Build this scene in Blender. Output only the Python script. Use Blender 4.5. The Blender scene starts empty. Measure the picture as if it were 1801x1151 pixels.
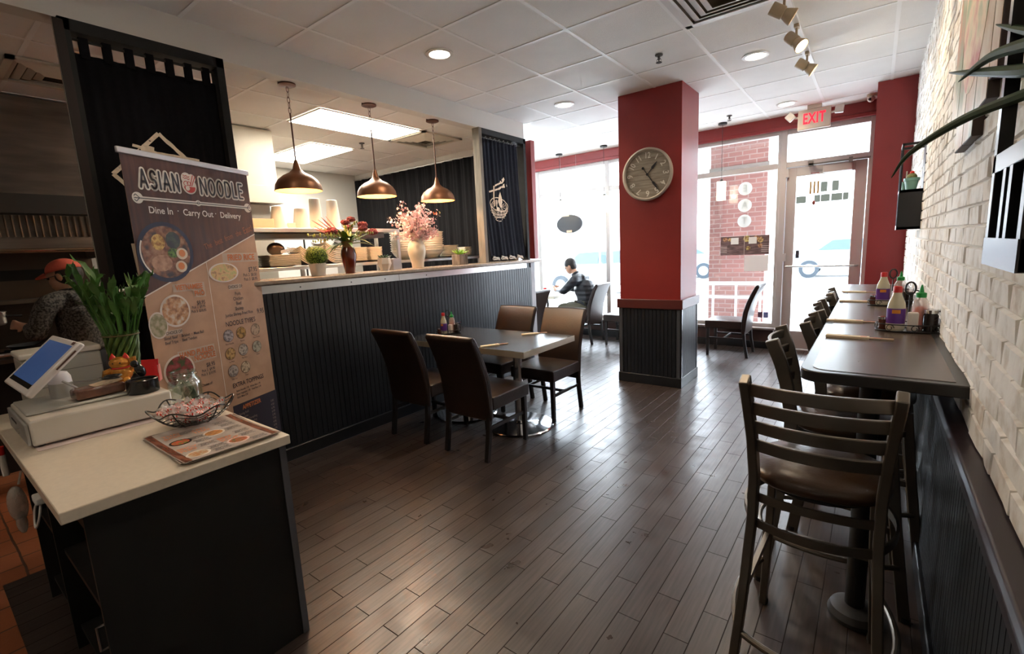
import bpy, bmesh, math, random
from math import pi, sin, cos, radians, hypot, atan2
from mathutils import Vector, Matrix, Quaternion
random.seed(7)
SC = bpy.context.scene
COL = SC.collection
# ---------------------------------------------------------------- camera
cd = bpy.data.cameras.new('camera'); cam = bpy.data.objects.new('camera', cd); COL.objects.link(cam); SC.camera = cam
_R = ((0.7952067, 0.6043680, -0.0488424), (0.0586742, -0.1568755, -0.9858739), (-0.6034929, 0.7811078, -0.1602093))
_m = Matrix(((_R[0][0], -_R[1][0], -_R[2][0], 0), (_R[0][1], -_R[1][1], -_R[2][1], 0), (_R[0][2], -_R[1][2], -_R[2][2], 1.52), (0, 0, 0, 1)))
cam.matrix_world = _m
cd.sensor_width = 36; cd.sensor_fit = 'HORIZONTAL'; cd.lens = 829.78 / 1801 * 36; cd.clip_start = 0.02; cd.clip_end = 200
# ---------------------------------------------------------------- world, exposure
W = bpy.data.worlds.new('sky'); SC.world = W; W.use_nodes = True
_bg = W.node_tree.nodes['Background']; _bg.inputs[0].default_value = (0.78, 0.89, 1.0, 1); _bg.inputs[1].default_value = 17.5
vs = SC.view_settings
SC.display_settings.display_device = 'sRGB'
vs.view_transform = 'Standard'; vs.look = 'None'; vs.gamma = 1; vs.use_curve_mapping = False
vs.exposure = 1.25
SC.cycles.max_bounces = 8; SC.cycles.diffuse_bounces = 5; SC.cycles.glossy_bounces = 4; SC.cycles.transmission_bounces = 6
SC.cycles.transparent_max_bounces = 12; SC.cycles.sample_clamp_indirect = 6.0; SC.cycles.caustics_reflective = False; SC.cycles.caustics_refractive = False
def lamp(name, kind, loc, power, color=(1, 1, 1), size=0.1, target=None, spot=None, blend=0.4, parent=None, sizey=None):
    l = bpy.data.lights.new(name, kind); l.energy = power; l.color = color
    if kind == 'AREA':
        l.shape = 'RECTANGLE' if sizey else 'DISK'; l.size = size
        if sizey: l.size_y = sizey
    else: l.shadow_soft_size = size
    if spot: l.spot_size = radians(spot); l.spot_blend = blend
    o = bpy.data.objects.new(name, l); COL.objects.link(o); o.location = loc
    if target is not None:
        o.rotation_euler = (Vector(target) - Vector(loc)).to_track_quat('-Z', 'Y').to_euler()
    if parent: o.parent = parent
    return o
for (x0, x1) in ((-7.0, -3.52), (-3.48, -1.06), (-1.02, -0.1)):      # daylight portals in the window openings
    pl = lamp('window_portal', 'AREA', ((x0 + x1) / 2, 7.33, 1.58), 1, (1, 1, 1), x1 - x0, ((x0 + x1) / 2, 0, 1.58), sizey=2.55)
    pl.data.cycles.is_portal = True
# ---------------------------------------------------------------- materials
MATS = {}
def P(name, col, rough=0.5, metal=0.0, emit=0.0, ecol=None, noise=0.0, nscale=20.0, bump=0.0, bscale=60.0, coat=0.0, alpha=1.0, trans=0.0, spec=None, ior=None):
    if name in MATS: return MATS[name]
    m = bpy.data.materials.new(name); m.use_nodes = True; nt = m.node_tree; b = nt.nodes['Principled BSDF']
    b.inputs['Base Color'].default_value = (*col, 1); b.inputs['Roughness'].default_value = rough; b.inputs['Metallic'].default_value = metal
    if emit: b.inputs['Emission Strength'].default_value = emit; b.inputs['Emission Color'].default_value = (*(ecol or col), 1)
    if coat: b.inputs['Coat Weight'].default_value = coat; b.inputs['Coat Roughness'].default_value = 0.1
    if alpha < 1: b.inputs['Alpha'].default_value = alpha
    if trans: b.inputs['Transmission Weight'].default_value = trans
    if spec is not None: b.inputs['Specular IOR Level'].default_value = spec
    if ior: b.inputs['IOR'].default_value = ior
    if noise or bump:
        tc = nt.nodes.new('ShaderNodeTexCoord'); n = nt.nodes.new('ShaderNodeTexNoise'); n.inputs['Scale'].default_value = nscale; n.inputs['Detail'].default_value = 4
        nt.links.new(tc.outputs['Object'], n.inputs['Vector'])
        if noise:
            r = nt.nodes.new('ShaderNodeValToRGB'); r.color_ramp.elements[0].position = 0.3; r.color_ramp.elements[1].position = 0.7
            r.color_ramp.elements[0].color = (*[max(0, c * (1 - noise)) for c in col], 1); r.color_ramp.elements[1].color = (*[min(1, c * (1 + noise)) for c in col], 1)
            nt.links.new(n.outputs[0], r.inputs[0]); nt.links.new(r.outputs[0], b.inputs['Base Color'])
        if bump:
            n2 = nt.nodes.new('ShaderNodeTexNoise'); n2.inputs['Scale'].default_value = bscale; n2.inputs['Detail'].default_value = 3
            nt.links.new(tc.outputs['Object'], n2.inputs['Vector'])
            bp = nt.nodes.new('ShaderNodeBump'); bp.inputs['Strength'].default_value = bump; bp.inputs['Distance'].default_value = 0.01
            nt.links.new(n2.outputs[0], bp.inputs['Height']); nt.links.new(bp.outputs[0], b.inputs['Normal'])
    MATS[name] = m; return m
def ramp(nt, fac, stops):
    r = nt.nodes.new('ShaderNodeValToRGB'); e = r.color_ramp.elements
    while len(e) < len(stops): e.new(0.5)
    for i, (p, c) in enumerate(stops): e[i].position = p; e[i].color = (*c, 1)
    nt.links.new(fac, r.inputs[0]); return r
def coords(nt, order, obj=None):
    tc = nt.nodes.new('ShaderNodeTexCoord'); s = nt.nodes.new('ShaderNodeSeparateXYZ'); c = nt.nodes.new('ShaderNodeCombineXYZ')
    nt.links.new(tc.outputs['Object'], s.inputs[0])
    for i, a in enumerate(order):
        if a: nt.links.new(s.outputs[a], c.inputs[i])
    return c.outputs[0]
def floor_mat():
    m = bpy.data.materials.new('floor_planks'); m.use_nodes = True; nt = m.node_tree; b = nt.nodes['Principled BSDF']
    v = coords(nt, ('Y', 'X', None))
    br = nt.nodes.new('ShaderNodeTexBrick'); nt.links.new(v, br.inputs['Vector'])
    br.offset = 0.33; br.offset_frequency = 2; br.squash = 1
    br.inputs['Scale'].default_value = 1; br.inputs['Brick Width'].default_value = 0.61; br.inputs['Row Height'].default_value = 0.0965
    br.inputs['Mortar Size'].default_value = 0.0022; br.inputs['Mortar Smooth'].default_value = 0.2; br.inputs['Bias'].default_value = 0
    br.inputs['Color1'].default_value = (0.036, 0.025, 0.0215, 1); br.inputs['Color2'].default_value = (0.058, 0.042, 0.037, 1); br.inputs['Mortar'].default_value = (0.02, 0.013, 0.011, 1)
    mp = nt.nodes.new('ShaderNodeMapping'); mp.inputs['Scale'].default_value = (1.5, 26, 1); nt.links.new(v, mp.inputs['Vector'])
    n = nt.nodes.new('ShaderNodeTexNoise'); n.inputs['Scale'].default_value = 3; n.inputs['Detail'].default_value = 6; nt.links.new(mp.outputs[0], n.inputs['Vector'])
    r = ramp(nt, n.outputs[0], ((0.3, (0.72, 0.72, 0.72)), (0.7, (1.25, 1.25, 1.25))))
    mx = nt.nodes.new('ShaderNodeMix'); mx.data_type = 'RGBA'; mx.blend_type = 'MULTIPLY'; mx.inputs[0].default_value = 1
    nt.links.new(br.outputs['Color'], mx.inputs[6]); nt.links.new(r.outputs[0], mx.inputs[7]); nt.links.new(mx.outputs[2], b.inputs['Base Color'])
    n3 = nt.nodes.new('ShaderNodeTexNoise'); n3.inputs['Scale'].default_value = 7; n3.inputs['Detail'].default_value = 5; nt.links.new(v, n3.inputs['Vector'])
    rr = ramp(nt, n3.outputs[0], ((0.3, (0.27, 0.27, 0.27)), (0.75, (0.42, 0.42, 0.42)))); mr = nt.nodes.new('ShaderNodeMix'); mr.inputs[3].default_value = 0.7; nt.links.new(br.outputs['Fac'], mr.inputs[0]); nt.links.new(rr.outputs[0], mr.inputs[2]); nt.links.new(mr.outputs[0], b.inputs['Roughness'])
    ms = nt.nodes.new('ShaderNodeMix'); ms.inputs[2].default_value = 0.5; ms.inputs[3].default_value = 0.12; nt.links.new(br.outputs['Fac'], ms.inputs[0]); nt.links.new(ms.outputs[0], b.inputs['Specular IOR Level'])
    bp = nt.nodes.new('ShaderNodeBump'); bp.inputs['Strength'].default_value = 0.6; bp.inputs['Distance'].default_value = 0.004; bp.invert = True
    nt.links.new(br.outputs['Fac'], bp.inputs['Height'])
    bp2 = nt.nodes.new('ShaderNodeBump'); bp2.inputs['Strength'].default_value = 0.16; bp2.inputs['Distance'].default_value = 0.004
    nt.links.new(n.outputs[0], bp2.inputs['Height']); nt.links.new(bp.outputs[0], bp2.inputs['Normal']); nt.links.new(bp2.outputs[0], b.inputs['Normal'])
    return m
def brick_mat(name, order, c1, c2, mortar, w, h, ms, rough=0.8, bump=1.0, stain=True):
    m = bpy.data.materials.new(name); m.use_nodes = True; nt = m.node_tree; b = nt.nodes['Principled BSDF']; b.inputs['Roughness'].default_value = rough
    v = coords(nt, order)
    nd = nt.nodes.new('ShaderNodeTexNoise'); nd.inputs['Scale'].default_value = 9; nt.links.new(v, nd.inputs['Vector'])
    va = nt.nodes.new('ShaderNodeVectorMath'); va.operation = 'MULTIPLY_ADD'; va.inputs[1].default_value = (0.012,) * 3
    nt.links.new(nd.outputs[1], va.inputs[0]); nt.links.new(v, va.inputs[2])
    br = nt.nodes.new('ShaderNodeTexBrick'); nt.links.new(va.outputs[0], br.inputs['Vector'])
    br.inputs['Scale'].default_value = 1; br.inputs['Brick Width'].default_value = w; br.inputs['Row Height'].default_value = h
    br.inputs['Mortar Size'].default_value = ms; br.inputs['Mortar Smooth'].default_value = 0.35
    br.inputs['Color1'].default_value = (*c1, 1); br.inputs['Color2'].default_value = (*c2, 1); br.inputs['Mortar'].default_value = (*mortar, 1)
    n = nt.nodes.new('ShaderNodeTexNoise'); n.inputs['Scale'].default_value = 16; n.inputs['Detail'].default_value = 8; n.inputs['Roughness'].default_value = 0.7; nt.links.new(v, n.inputs['Vector'])
    if stain:
        r = ramp(nt, n.outputs[0], ((0.35, (0.74, 0.68, 0.61)), (0.52, (1, 1, 1))))
        mx = nt.nodes.new('ShaderNodeMix'); mx.data_type = 'RGBA'; mx.blend_type = 'MULTIPLY'; mx.inputs[0].default_value = 0.8
        nt.links.new(br.outputs['Color'], mx.inputs[6]); nt.links.new(r.outputs[0], mx.inputs[7]); nt.links.new(mx.outputs[2], b.inputs['Base Color'])
    else: nt.links.new(br.outputs['Color'], b.inputs['Base Color'])
    bp = nt.nodes.new('ShaderNodeBump'); bp.inputs['Strength'].default_value = bump; bp.inputs['Distance'].default_value = 0.012; bp.invert = True
    nt.links.new(br.outputs['Fac'], bp.inputs['Height'])
    bp2 = nt.nodes.new('ShaderNodeBump'); bp2.inputs['Strength'].default_value = bump * 0.7; bp2.inputs['Distance'].default_value = 0.012
    nt.links.new(n.outputs[0], bp2.inputs['Height']); nt.links.new(bp.outputs[0], bp2.inputs['Normal']); nt.links.new(bp2.outputs[0], b.inputs['Normal'])
    return m
def multi_noise(name, stops, scale, rough=0.5, stretch=(1, 1, 1), bump=0.0, metal=0.0, coat=0.0):
    if name in MATS: return MATS[name]
    m = bpy.data.materials.new(name); m.use_nodes = True; nt = m.node_tree; b = nt.nodes['Principled BSDF']
    b.inputs['Roughness'].default_value = rough; b.inputs['Metallic'].default_value = metal; b.inputs['Coat Weight'].default_value = coat
    tc = nt.nodes.new('ShaderNodeTexCoord'); mp = nt.nodes.new('ShaderNodeMapping'); mp.inputs['Scale'].default_value = stretch; nt.links.new(tc.outputs['Object'], mp.inputs['Vector'])
    n = nt.nodes.new('ShaderNodeTexNoise'); n.inputs['Scale'].default_value = scale; n.inputs['Detail'].default_value = 5; nt.links.new(mp.outputs[0], n.inputs['Vector'])
    r = ramp(nt, n.outputs[0], stops); nt.links.new(r.outputs[0], b.inputs['Base Color'])
    if bump:
        bp = nt.nodes.new('ShaderNodeBump'); bp.inputs['Strength'].default_value = bump; bp.inputs['Distance'].default_value = 0.004
        nt.links.new(n.outputs[0], bp.inputs['Height']); nt.links.new(bp.outputs[0], b.inputs['Normal'])
    MATS[name] = m; return m
def thin_glass(name='window_glass', tint=(1, 1, 1), gloss=0.06):
    if name in MATS: return MATS[name]
    m = bpy.data.materials.new(name); m.use_nodes = True; nt = m.node_tree; nt.nodes.clear()
    o = nt.nodes.new('ShaderNodeOutputMaterial'); t = nt.nodes.new('ShaderNodeBsdfTransparent'); g = nt.nodes.new('ShaderNodeBsdfGlossy'); mx = nt.nodes.new('ShaderNodeMixShader')
    t.inputs[0].default_value = (*tint, 1); g.inputs['Roughness'].default_value = 0.03; mx.inputs[0].default_value = gloss
    nt.links.new(t.outputs[0], mx.inputs[1]); nt.links.new(g.outputs[0], mx.inputs[2]); nt.links.new(mx.outputs[0], o.inputs[0])
    MATS[name] = m; return m
def emis(name, col, s):
    return P(name, col, 0.5, emit=s, ecol=col)
# ---------------------------------------------------------------- mesh builder
class MB:
    def __init__(s): s.v = []; s.f = []; s.mi = []; s.m = 0
    def add(s, vs_, fs):
        o = len(s.v); s.v += [tuple(v) for v in vs_]; s.f += [tuple(i + o for i in f) for f in fs]; s.mi += [s.m] * len(fs); return s
    def mat(s, i): s.m = i; return s
    def box(s, c, d, rot=None, taper=None):
        x, y, z = [k / 2 for k in d]; tp = taper or 1
        vs_ = [Vector(p) for p in ((-x, -y, -z), (x, -y, -z), (x, y, -z), (-x, y, -z), (-x * tp, -y * tp, z), (x * tp, -y * tp, z), (x * tp, y * tp, z), (-x * tp, y * tp, z))]
        if rot is not None:
            R = rot if isinstance(rot, Matrix) else Matrix.Rotation(rot, 3, 'Z'); vs_ = [R @ v for v in vs_]
        c = Vector(c)
        return s.add([v + c for v in vs_], [(0, 3, 2, 1), (4, 5, 6, 7), (0, 1, 5, 4), (1, 2, 6, 5), (2, 3, 7, 6), (3, 0, 4, 7)])
    def bb(s, x0, x1, y0, y1, z0, z1): return s.box(((x0 + x1) / 2, (y0 + y1) / 2, (z0 + z1) / 2), (abs(x1 - x0), abs(y1 - y0), abs(z1 - z0)))
    def tube(s, pts, r, n=8, closed=False, cap=True):
        pts = [Vector(p) for p in pts]; N = len(pts); rs = r if isinstance(r, (list, tuple)) else [r] * N
        tang = []
        for i in range(N):
            a = pts[(i - 1) % N] if (closed or i > 0) else pts[i]; b = pts[(i + 1) % N] if (closed or i < N - 1) else pts[i]
            t = (b - a); tang.append(t.normalized() if t.length > 1e-9 else Vector((0, 0, 1)))
        u = tang[0].orthogonal().normalized(); vs_ = []
        for i in range(N):
            t = tang[i]; u = (u - t * u.dot(t)); u = u.normalized() if u.length > 1e-6 else t.orthogonal().normalized(); w = t.cross(u)
            for k in range(n):
                a = 2 * pi * k / n; vs_.append(pts[i] + (u * cos(a) + w * sin(a)) * rs[i])
        fs = []
        for i in range(N if closed else N - 1):
            for k in range(n):
                a = i * n + k; b = i * n + (k + 1) % n; j = (i + 1) % N; fs.append((a, b, j * n + (k + 1) % n, j * n + k))
        if cap and not closed: fs += [tuple(range(n - 1, -1, -1)), tuple((N - 1) * n + k for k in range(n))]
        return s.add(vs_, fs)
    def sweep(s, pts, prof, up=(0, 0, 1), closed=False):
        """rectangular or free profile [(side, up)] swept along pts with a fixed up hint"""
        pts = [Vector(p) for p in pts]; N = len(pts); n = len(prof); up = Vector(up); vs_ = []
        for i in range(N):
            a = pts[max(i - 1, 0)]; b = pts[min(i + 1, N - 1)]; t = (b - a).normalized(); sd = t.cross(up).normalized(); uu = sd.cross(t).normalized()
            for (p, q) in prof: vs_.append(pts[i] + sd * p + uu * q)
        fs = []
        for i in range(N - 1):
            for k in range(n): fs.append((i * n + k, i * n + (k + 1) % n, (i + 1) * n + (k + 1) % n, (i + 1) * n + k))
        fs += [tuple(range(n - 1, -1, -1)), tuple((N - 1) * n + k for k in range(n))]
        return s.add(vs_, fs)
    def lathe(s, prof, n=32, c=(0, 0, 0), sx=1, sy=1, R=None, lobes=None):
        c = Vector(c); vs_ = []; fs = []; rows = []
        for (r, z) in prof:
            if r < 1e-6: rows.append([len(vs_)]); vs_.append(Vector((0, 0, z)))
            else:
                rows.append(list(range(len(vs_), len(vs_) + n)))
                for k in range(n):
                    a = 2 * pi * k / n; q = r * (lobes(a, z) if lobes else 1); vs_.append(Vector((q * cos(a) * sx, q * sin(a) * sy, z)))
        for A, B in zip(rows, rows[1:]):
            for k in range(n):
                k2 = (k + 1) % n
                if len(A) == 1 and len(B) == 1: continue
                if len(A) == 1: fs.append((A[0], B[k2], B[k]))
                elif len(B) == 1: fs.append((A[k], A[k2], B[0]))
                else: fs.append((A[k], A[k2], B[k2], B[k]))
        if R is not None: vs_ = [R @ v for v in vs_]
        return s.add([v + c for v in vs_], fs)
    def cyl(s, c, r, h, n=24, r2=None, R=None):
        r2 = r if r2 is None else r2
        return s.lathe([(0, 0), (r, 0), (r2, h), (0, h)], n, c, R=R)
    def sph(s, c, r, n=16, m=10, sc=(1, 1, 1), R=None):
        pr = [(r * sin(pi * i / m), -r * cos(pi * i / m) * sc[2]) for i in range(m + 1)]; pr[0] = (0, pr[0][1]); pr[-1] = (0, pr[-1][1])
        return s.lathe(pr, n, c, sc[0], sc[1], R)
    def prism(s, poly, f0, f1):
        """poly: 2D points; f0, f1 map (u, v) to the two end faces"""
        n = len(poly); vs_ = [f0(*p) for p in poly] + [f1(*p) for p in poly]
        fs = [tuple(range(n - 1, -1, -1)), tuple(range(n, 2 * n))] + [(k, (k + 1) % n, n + (k + 1) % n, n + k) for k in range(n)]
        return s.add(vs_, fs)
    def blade(s, pts, ws, nrm=(0, 0, 1), fold=0.25):
        pts = [Vector(p) for p in pts]; nrm = Vector(nrm); vs_ = []; N = len(pts)
        for i in range(N):
            t = (pts[min(i + 1, N - 1)] - pts[max(i - 1, 0)]).normalized(); sd = t.cross(nrm)
            sd = sd.normalized() if sd.length > 1e-5 else t.orthogonal().normalized(); nn = sd.cross(t)
            vs_ += [pts[i] - sd * ws[i] + nn * ws[i] * fold, pts[i], pts[i] + sd * ws[i] + nn * ws[i] * fold]
        fs = []
        for i in range(N - 1): a = 3 * i; b = a + 3; fs += [(a, a + 1, b + 1, b), (a + 1, a + 2, b + 2, b + 1)]
        return s.add(vs_, fs)
    def xf(s, M, start=0):
        s.v = s.v[:start] + [tuple(M @ Vector(v)) for v in s.v[start:]]; return s
    def build(s, name, mats, parent=None, loc=None, smooth=True, angle=35, bev=0, seg=2, sub=0, solid=0):
        me = bpy.data.meshes.new(name); me.from_pydata(s.v, [], s.f)
        if not isinstance(mats, (list, tuple)): mats = [mats]
        for m in mats: me.materials.append(m)
        if len(mats) > 1: me.polygons.foreach_set('material_index', s.mi)
        bm = bmesh.new(); bm.from_mesh(me); bmesh.ops.recalc_face_normals(bm, faces=bm.faces); bm.to_mesh(me); bm.free()
        if smooth:
            me.polygons.foreach_set('use_smooth', [True] * len(me.polygons))
            try: me.set_sharp_from_angle(angle=radians(angle))
            except Exception: pass
        me.update()
        o = bpy.data.objects.new(name, me); COL.objects.link(o)
        if parent is not None: o.parent = parent
        if loc is not None: o.location = loc
        if bev:
            b = o.modifiers.new('bevel', 'BEVEL'); b.width = bev; b.segments = seg; b.limit_method = 'ANGLE'; b.angle_limit = radians(40)
        if sub:
            b = o.modifiers.new('sub', 'SUBSURF'); b.levels = sub; b.render_levels = sub
        if solid:
            b = o.modifiers.new('solid', 'SOLIDIFY'); b.thickness = solid; b.offset = 0
        return o
def thing(name, label, cat, loc=(0, 0, 0), rz=0, group=None):
    o = bpy.data.objects.new(name, None); COL.objects.link(o); o.location = loc; o.rotation_euler = (0, 0, rz); o.empty_display_size = 0.05
    return tag(o, label, cat, group)
def tag(o, label, cat, group=None, kind=None):
    o['label'] = label; o['category'] = cat
    if group: o['group'] = group
    if kind: o['kind'] = kind
    return o
def struct(o): o['kind'] = 'structure'; return o
def dup(root, loc, rz, label=None, group=None):
    r = root.copy(); COL.objects.link(r); r.location = loc; r.rotation_euler = (0, 0, rz)
    if label: r['label'] = label
    if group: r['group'] = group
    for ch in list(root.children):
        c = ch.copy(); COL.objects.link(c); c.parent = r
        for g in ch.children:
            d = g.copy(); COL.objects.link(d); d.parent = c
    return r
def arc(c, r, a0, a1, n, ax='xy', r2=None):
    r2 = r if r2 is None else r2; out = []
    for i in range(n + 1):
        a = a0 + (a1 - a0) * i / n; u, v = r * cos(a), r2 * sin(a)
        out.append({'xy': (c[0] + u, c[1] + v, c[2]), 'xz': (c[0] + u, c[1], c[2] + v), 'yz': (c[0], c[1] + u, c[2] + v)}[ax])
    return out
def catmull(pts, n=6):
    pts = [Vector(p) for p in pts]; out = []
    for i in range(len(pts) - 1):
        p0 = pts[max(i - 1, 0)]; p1 = pts[i]; p2 = pts[i + 1]; p3 = pts[min(i + 2, len(pts) - 1)]
        for k in range(n):
            t = k / n; out.append(0.5 * ((2 * p1) + (-p0 + p2) * t + (2 * p0 - 5 * p1 + 4 * p2 - p3) * t * t + (-p0 + 3 * p1 - 3 * p2 + p3) * t ** 3))
    out.append(pts[-1]); return out
def add_text(mb, body, size, M, align='CENTER', sx=1.0, extrude=0.0, offset=0.0, spacing=1.0):
    """text outlines filled and placed by matrix M (local x = reading direction, y = up, z = normal)"""
    cu = bpy.data.curves.new('t', 'FONT'); cu.body = body; cu.size = size; cu.align_x = align; cu.align_y = 'CENTER'; cu.extrude = extrude; cu.offset = offset; cu.space_character = spacing
    cu.resolution_u = 3
    o = bpy.data.objects.new('t', cu); me = o.to_mesh()
    S = Matrix.Diagonal((sx, 1, 1, 1))
    mb.add([M @ S @ v.co for v in me.vertices], [tuple(p.vertices) for p in me.polygons])
    o.to_mesh_clear(); bpy.data.objects.remove(o); bpy.data.curves.remove(cu)
def frame(origin, xdir, ydir):
    x = Vector(xdir).normalized(); y = Vector(ydir).normalized(); z = x.cross(y)
    return Matrix(((x.x, y.x, z.x, origin[0]), (x.y, y.y, z.y, origin[1]), (x.z, y.z, z.z, origin[2]), (0, 0, 0, 1)))
# ---------------------------------------------------------------- shared materials
WHITE_TILE = P('ceiling_tile', (0.86, 0.85, 0.82), 0.85, noise=0.03, nscale=3, bump=0.25, bscale=220)
TBAR = P('ceiling_grid', (0.93, 0.93, 0.91), 0.5)
PAINTW = P('white_paint', (0.72, 0.70, 0.66), 0.6)
RED = P('red_paint', (0.255, 0.020, 0.019), 0.42, noise=0.06, nscale=5, bump=0.06, bscale=120)
BURG = P('burgundy_rail', (0.10, 0.022, 0.020), 0.35)
BLK = P('black_wainscot', (0.012, 0.0145, 0.020), 0.38, noise=0.12, nscale=8, bump=0.05, bscale=90)
BLKM = P('black_matte', (0.012, 0.012, 0.013), 0.55)
BLKG = P('black_gloss', (0.010, 0.010, 0.011), 0.2)
BASEM = P('black_baseboard', (0.014, 0.016, 0.020), 0.3)
ALU = P('window_aluminium', (0.50, 0.47, 0.45), 0.45, metal=0.15)
STEEL = P('brushed_steel', (0.62, 0.61, 0.59), 0.28, metal=1.0, noise=0.08, nscale=4)
CHROME = P('chrome', (0.75, 0.76, 0.78), 0.12, metal=1.0)
DKSTEEL = multi_noise('dark_steel', ((0.3, (0.16, 0.13, 0.11)), (0.7, (0.30, 0.25, 0.21))), 2.0, 0.36, (1, 1, 6), metal=0.9)
GLASS = thin_glass()
QUARRY = brick_mat('quarry_tile', ('X', 'Y', None), (0.30, 0.095, 0.038), (0.36, 0.12, 0.05), (0.09, 0.045, 0.03), 0.2, 0.2, 0.006, 0.45, 0.3, False)
BRICKW = brick_mat('whitewashed_brick', ('Y', 'Z', None), (0.80, 0.76, 0.70), (0.72, 0.67, 0.60), (0.60, 0.54, 0.47), 0.205, 0.0735, 0.006, 0.75, 1.0)
BRICKR = brick_mat('outside_brick', ('X', 'Z', None), (0.19, 0.085, 0.072), (0.23, 0.11, 0.09), (0.25, 0.17, 0.15), 0.21, 0.075, 0.01, 0.85, 0.5, False)
H = 3.04; K = 2.86; XW = 0.25; YW = 7.25
# ---------------------------------------------------------------- floor
m = MB(); m.bb(-3.35, XW + 0.1, 0.1, YW + 0.12, -0.06, 0); m.bb(-3.52, -3.35, 0.74, 4.95, -0.06, 0); m.bb(-2.2, XW + 0.1, -2.6, 0.1, -0.06, 0); m.bb(-7.1, -3.35, 4.95, YW + 0.12, -0.06, 0)
struct(m.build('floor', floor_mat(), smooth=False))
m = MB(); m.bb(-7.1, -3.52, 0.1, 4.95, -0.06, 0); m.bb(-3.52, -3.35, 0.1, 0.74, -0.06, 0); m.bb(-7.1, -2.2, -2.6, 0.1, -0.06, 0)
struct(m.build('floor_kitchen', QUARRY, smooth=False))
# ---------------------------------------------------------------- ceilings
def grid_ceiling(name, x0, x1, y0, y1, z, xs, ys, holes=()):
    m = MB(); m.bb(x0, x1, y0, y1, z, z + 0.05)
    m.mat(1)
    for x in xs:
        if x0 < x < x1: m.bb(x - 0.0125, x + 0.0125, y0, y1, z - 0.004, z + 0.001)
    for y in ys:
        if y0 < y < y1: m.bb(x0, x1, y - 0.0125, y + 0.0125, z - 0.0035, z + 0.001)
    return struct(m.build(name, [WHITE_TILE, TBAR], smooth=False))
gx = [-3.09, -2.45, -1.83, -1.19, -0.58, 0.03]; gy = [1.94 + 0.61 * k for k in range(-8, 9)]
grid_ceiling('ceiling', -3.5, XW + 0.1, -2.6, YW + 0.12, H, gx, gy)
grid_ceiling('ceiling_corner', -7.1, -3.5, 4.95, YW + 0.12, H, [gx[0] - 0.61 * k for k in range(1, 8)], gy)
grid_ceiling('ceiling_kitchen', -7.1, -3.62, -2.6, 4.95, K, [-3.98 - 0.61 * k for k in range(0, 6)], [2.53 + 0.61 * k for k in range(-9, 4)])
m = MB(); m.bb(-3.62, -3.5, -2.6, 4.95, K - 0.012, H + 0.02)
struct(m.build('ceiling_soffit', PAINTW, smooth=False))
# ---------------------------------------------------------------- walls
def bead(mb, u0, u1, z0, z1, f, d=0.012, pitch=0.042):
    """beadboard: a slab with V grooves, f(u, w, z) -> point; w grows out of the wall"""
    n = max(1, round((u1 - u0) / pitch)); p = (u1 - u0) / n; pts = [(u0, 0)]
    for i in range(n):
        a = u0 + i * p
        if i: pts += [(a - 0.0035, d), (a, d - 0.005), (a + 0.0035, d)]
        else: pts += [(a, d)]
    pts += [(u1, d), (u1, 0)]
    k = len(pts); vs_ = [f(u, w, z0) for u, w in pts] + [f(u, w, z1) for u, w in pts]
    mb.add(vs_, [(i, i + 1, k + i + 1, k + i) for i in range(k - 1)])
m = MB(); m.bb(XW, XW + 0.12, -2.6, YW + 0.12, 0, H + 0.05)
wr = struct(m.build('wall_right', P('whitewash_mortar', (0.76, 0.72, 0.66), 0.85), smooth=False))
rb = random.Random(4); m = MB(); z = 0.945; row = 0
while z < H - 0.03:
    y = -2.5 - (row % 2) * 0.1; hh = 0.0645
    while y < 6.44:
        L = rb.choice((0.205, 0.205, 0.205, 0.2, 0.105)); a = max(y, -2.5) + 0.0025; b = min(y + L, 6.445) - 0.0025; y += L
        if b - a < 0.02: continue
        d0, d1, d2, d3 = [0.009 + rb.uniform(-0.0025, 0.003) + t_ for t_ in (0, 0, 0, 0)]; k = rb.uniform(-0.0022, 0.0022); d0 += k; d3 += k; d1 -= k; d2 -= k; z0 = z + 0.0022 + rb.uniform(-.001, .001); z1 = z + hh - 0.0022 + rb.uniform(-.001, .001)
        m.mat(rb.choice((0, 0, 0, 1, 2))); c = 0.004; ym = (a + b) / 2 + rb.uniform(-0.05, 0.05) * (b - a) / 0.2; dm = (d0 + d1) / 2 + rb.uniform(-0.0015, 0.0015)
        f = [(XW - d0, a + c, z0 + c), (XW - dm, ym, z0 + c), (XW - d1, b - c, z0 + c), (XW - d2, b - c, z1 - c), (XW - dm - 0.001, ym, z1 - c), (XW - d3, a + c, z1 - c)]
        g = [(XW + 0.001, a, z0), (XW + 0.001, ym, z0), (XW + 0.001, b, z0), (XW + 0.001, b, z1), (XW + 0.001, ym, z1), (XW + 0.001, a, z1)]
        m.add(f + g, [(0, 1, 4, 5), (1, 2, 3, 4)] + [(i, (i + 1) % 6, 6 + (i + 1) % 6, 6 + i) for i in range(6)])
    z += hh; row += 1
def wbm(n, a, b): return multi_noise(n, ((0.36, a), (0.5, b), (0.8, tuple(min(1, q * 1.08) for q in b))), 14, 0.8, bump=1.0)
struct(m.build('wall_brickwork', [wbm('brick_wash', (0.70, 0.65, 0.59), (0.87, 0.85, 0.82)), wbm('brick_wash_warm', (0.62, 0.54, 0.46), (0.84, 0.80, 0.74)), wbm('brick_wash_cool', (0.68, 0.64, 0.59), (0.88, 0.86, 0.83))], smooth=False))
m = MB(); bead(m, -2.45, 6.45, 0.1, 0.84, lambda u, w, z: (XW - w - 0.002, u, z)); struct(m.build('wall_panelling_right', BLK, smooth=False))
m = MB(); prof = [(0, 0), (-0.03, 0), (-0.032, 0.07), (-0.05, 0.085), (-0.055, 0.1), (-0.045, 0.112), (0, 0.115)]
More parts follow.
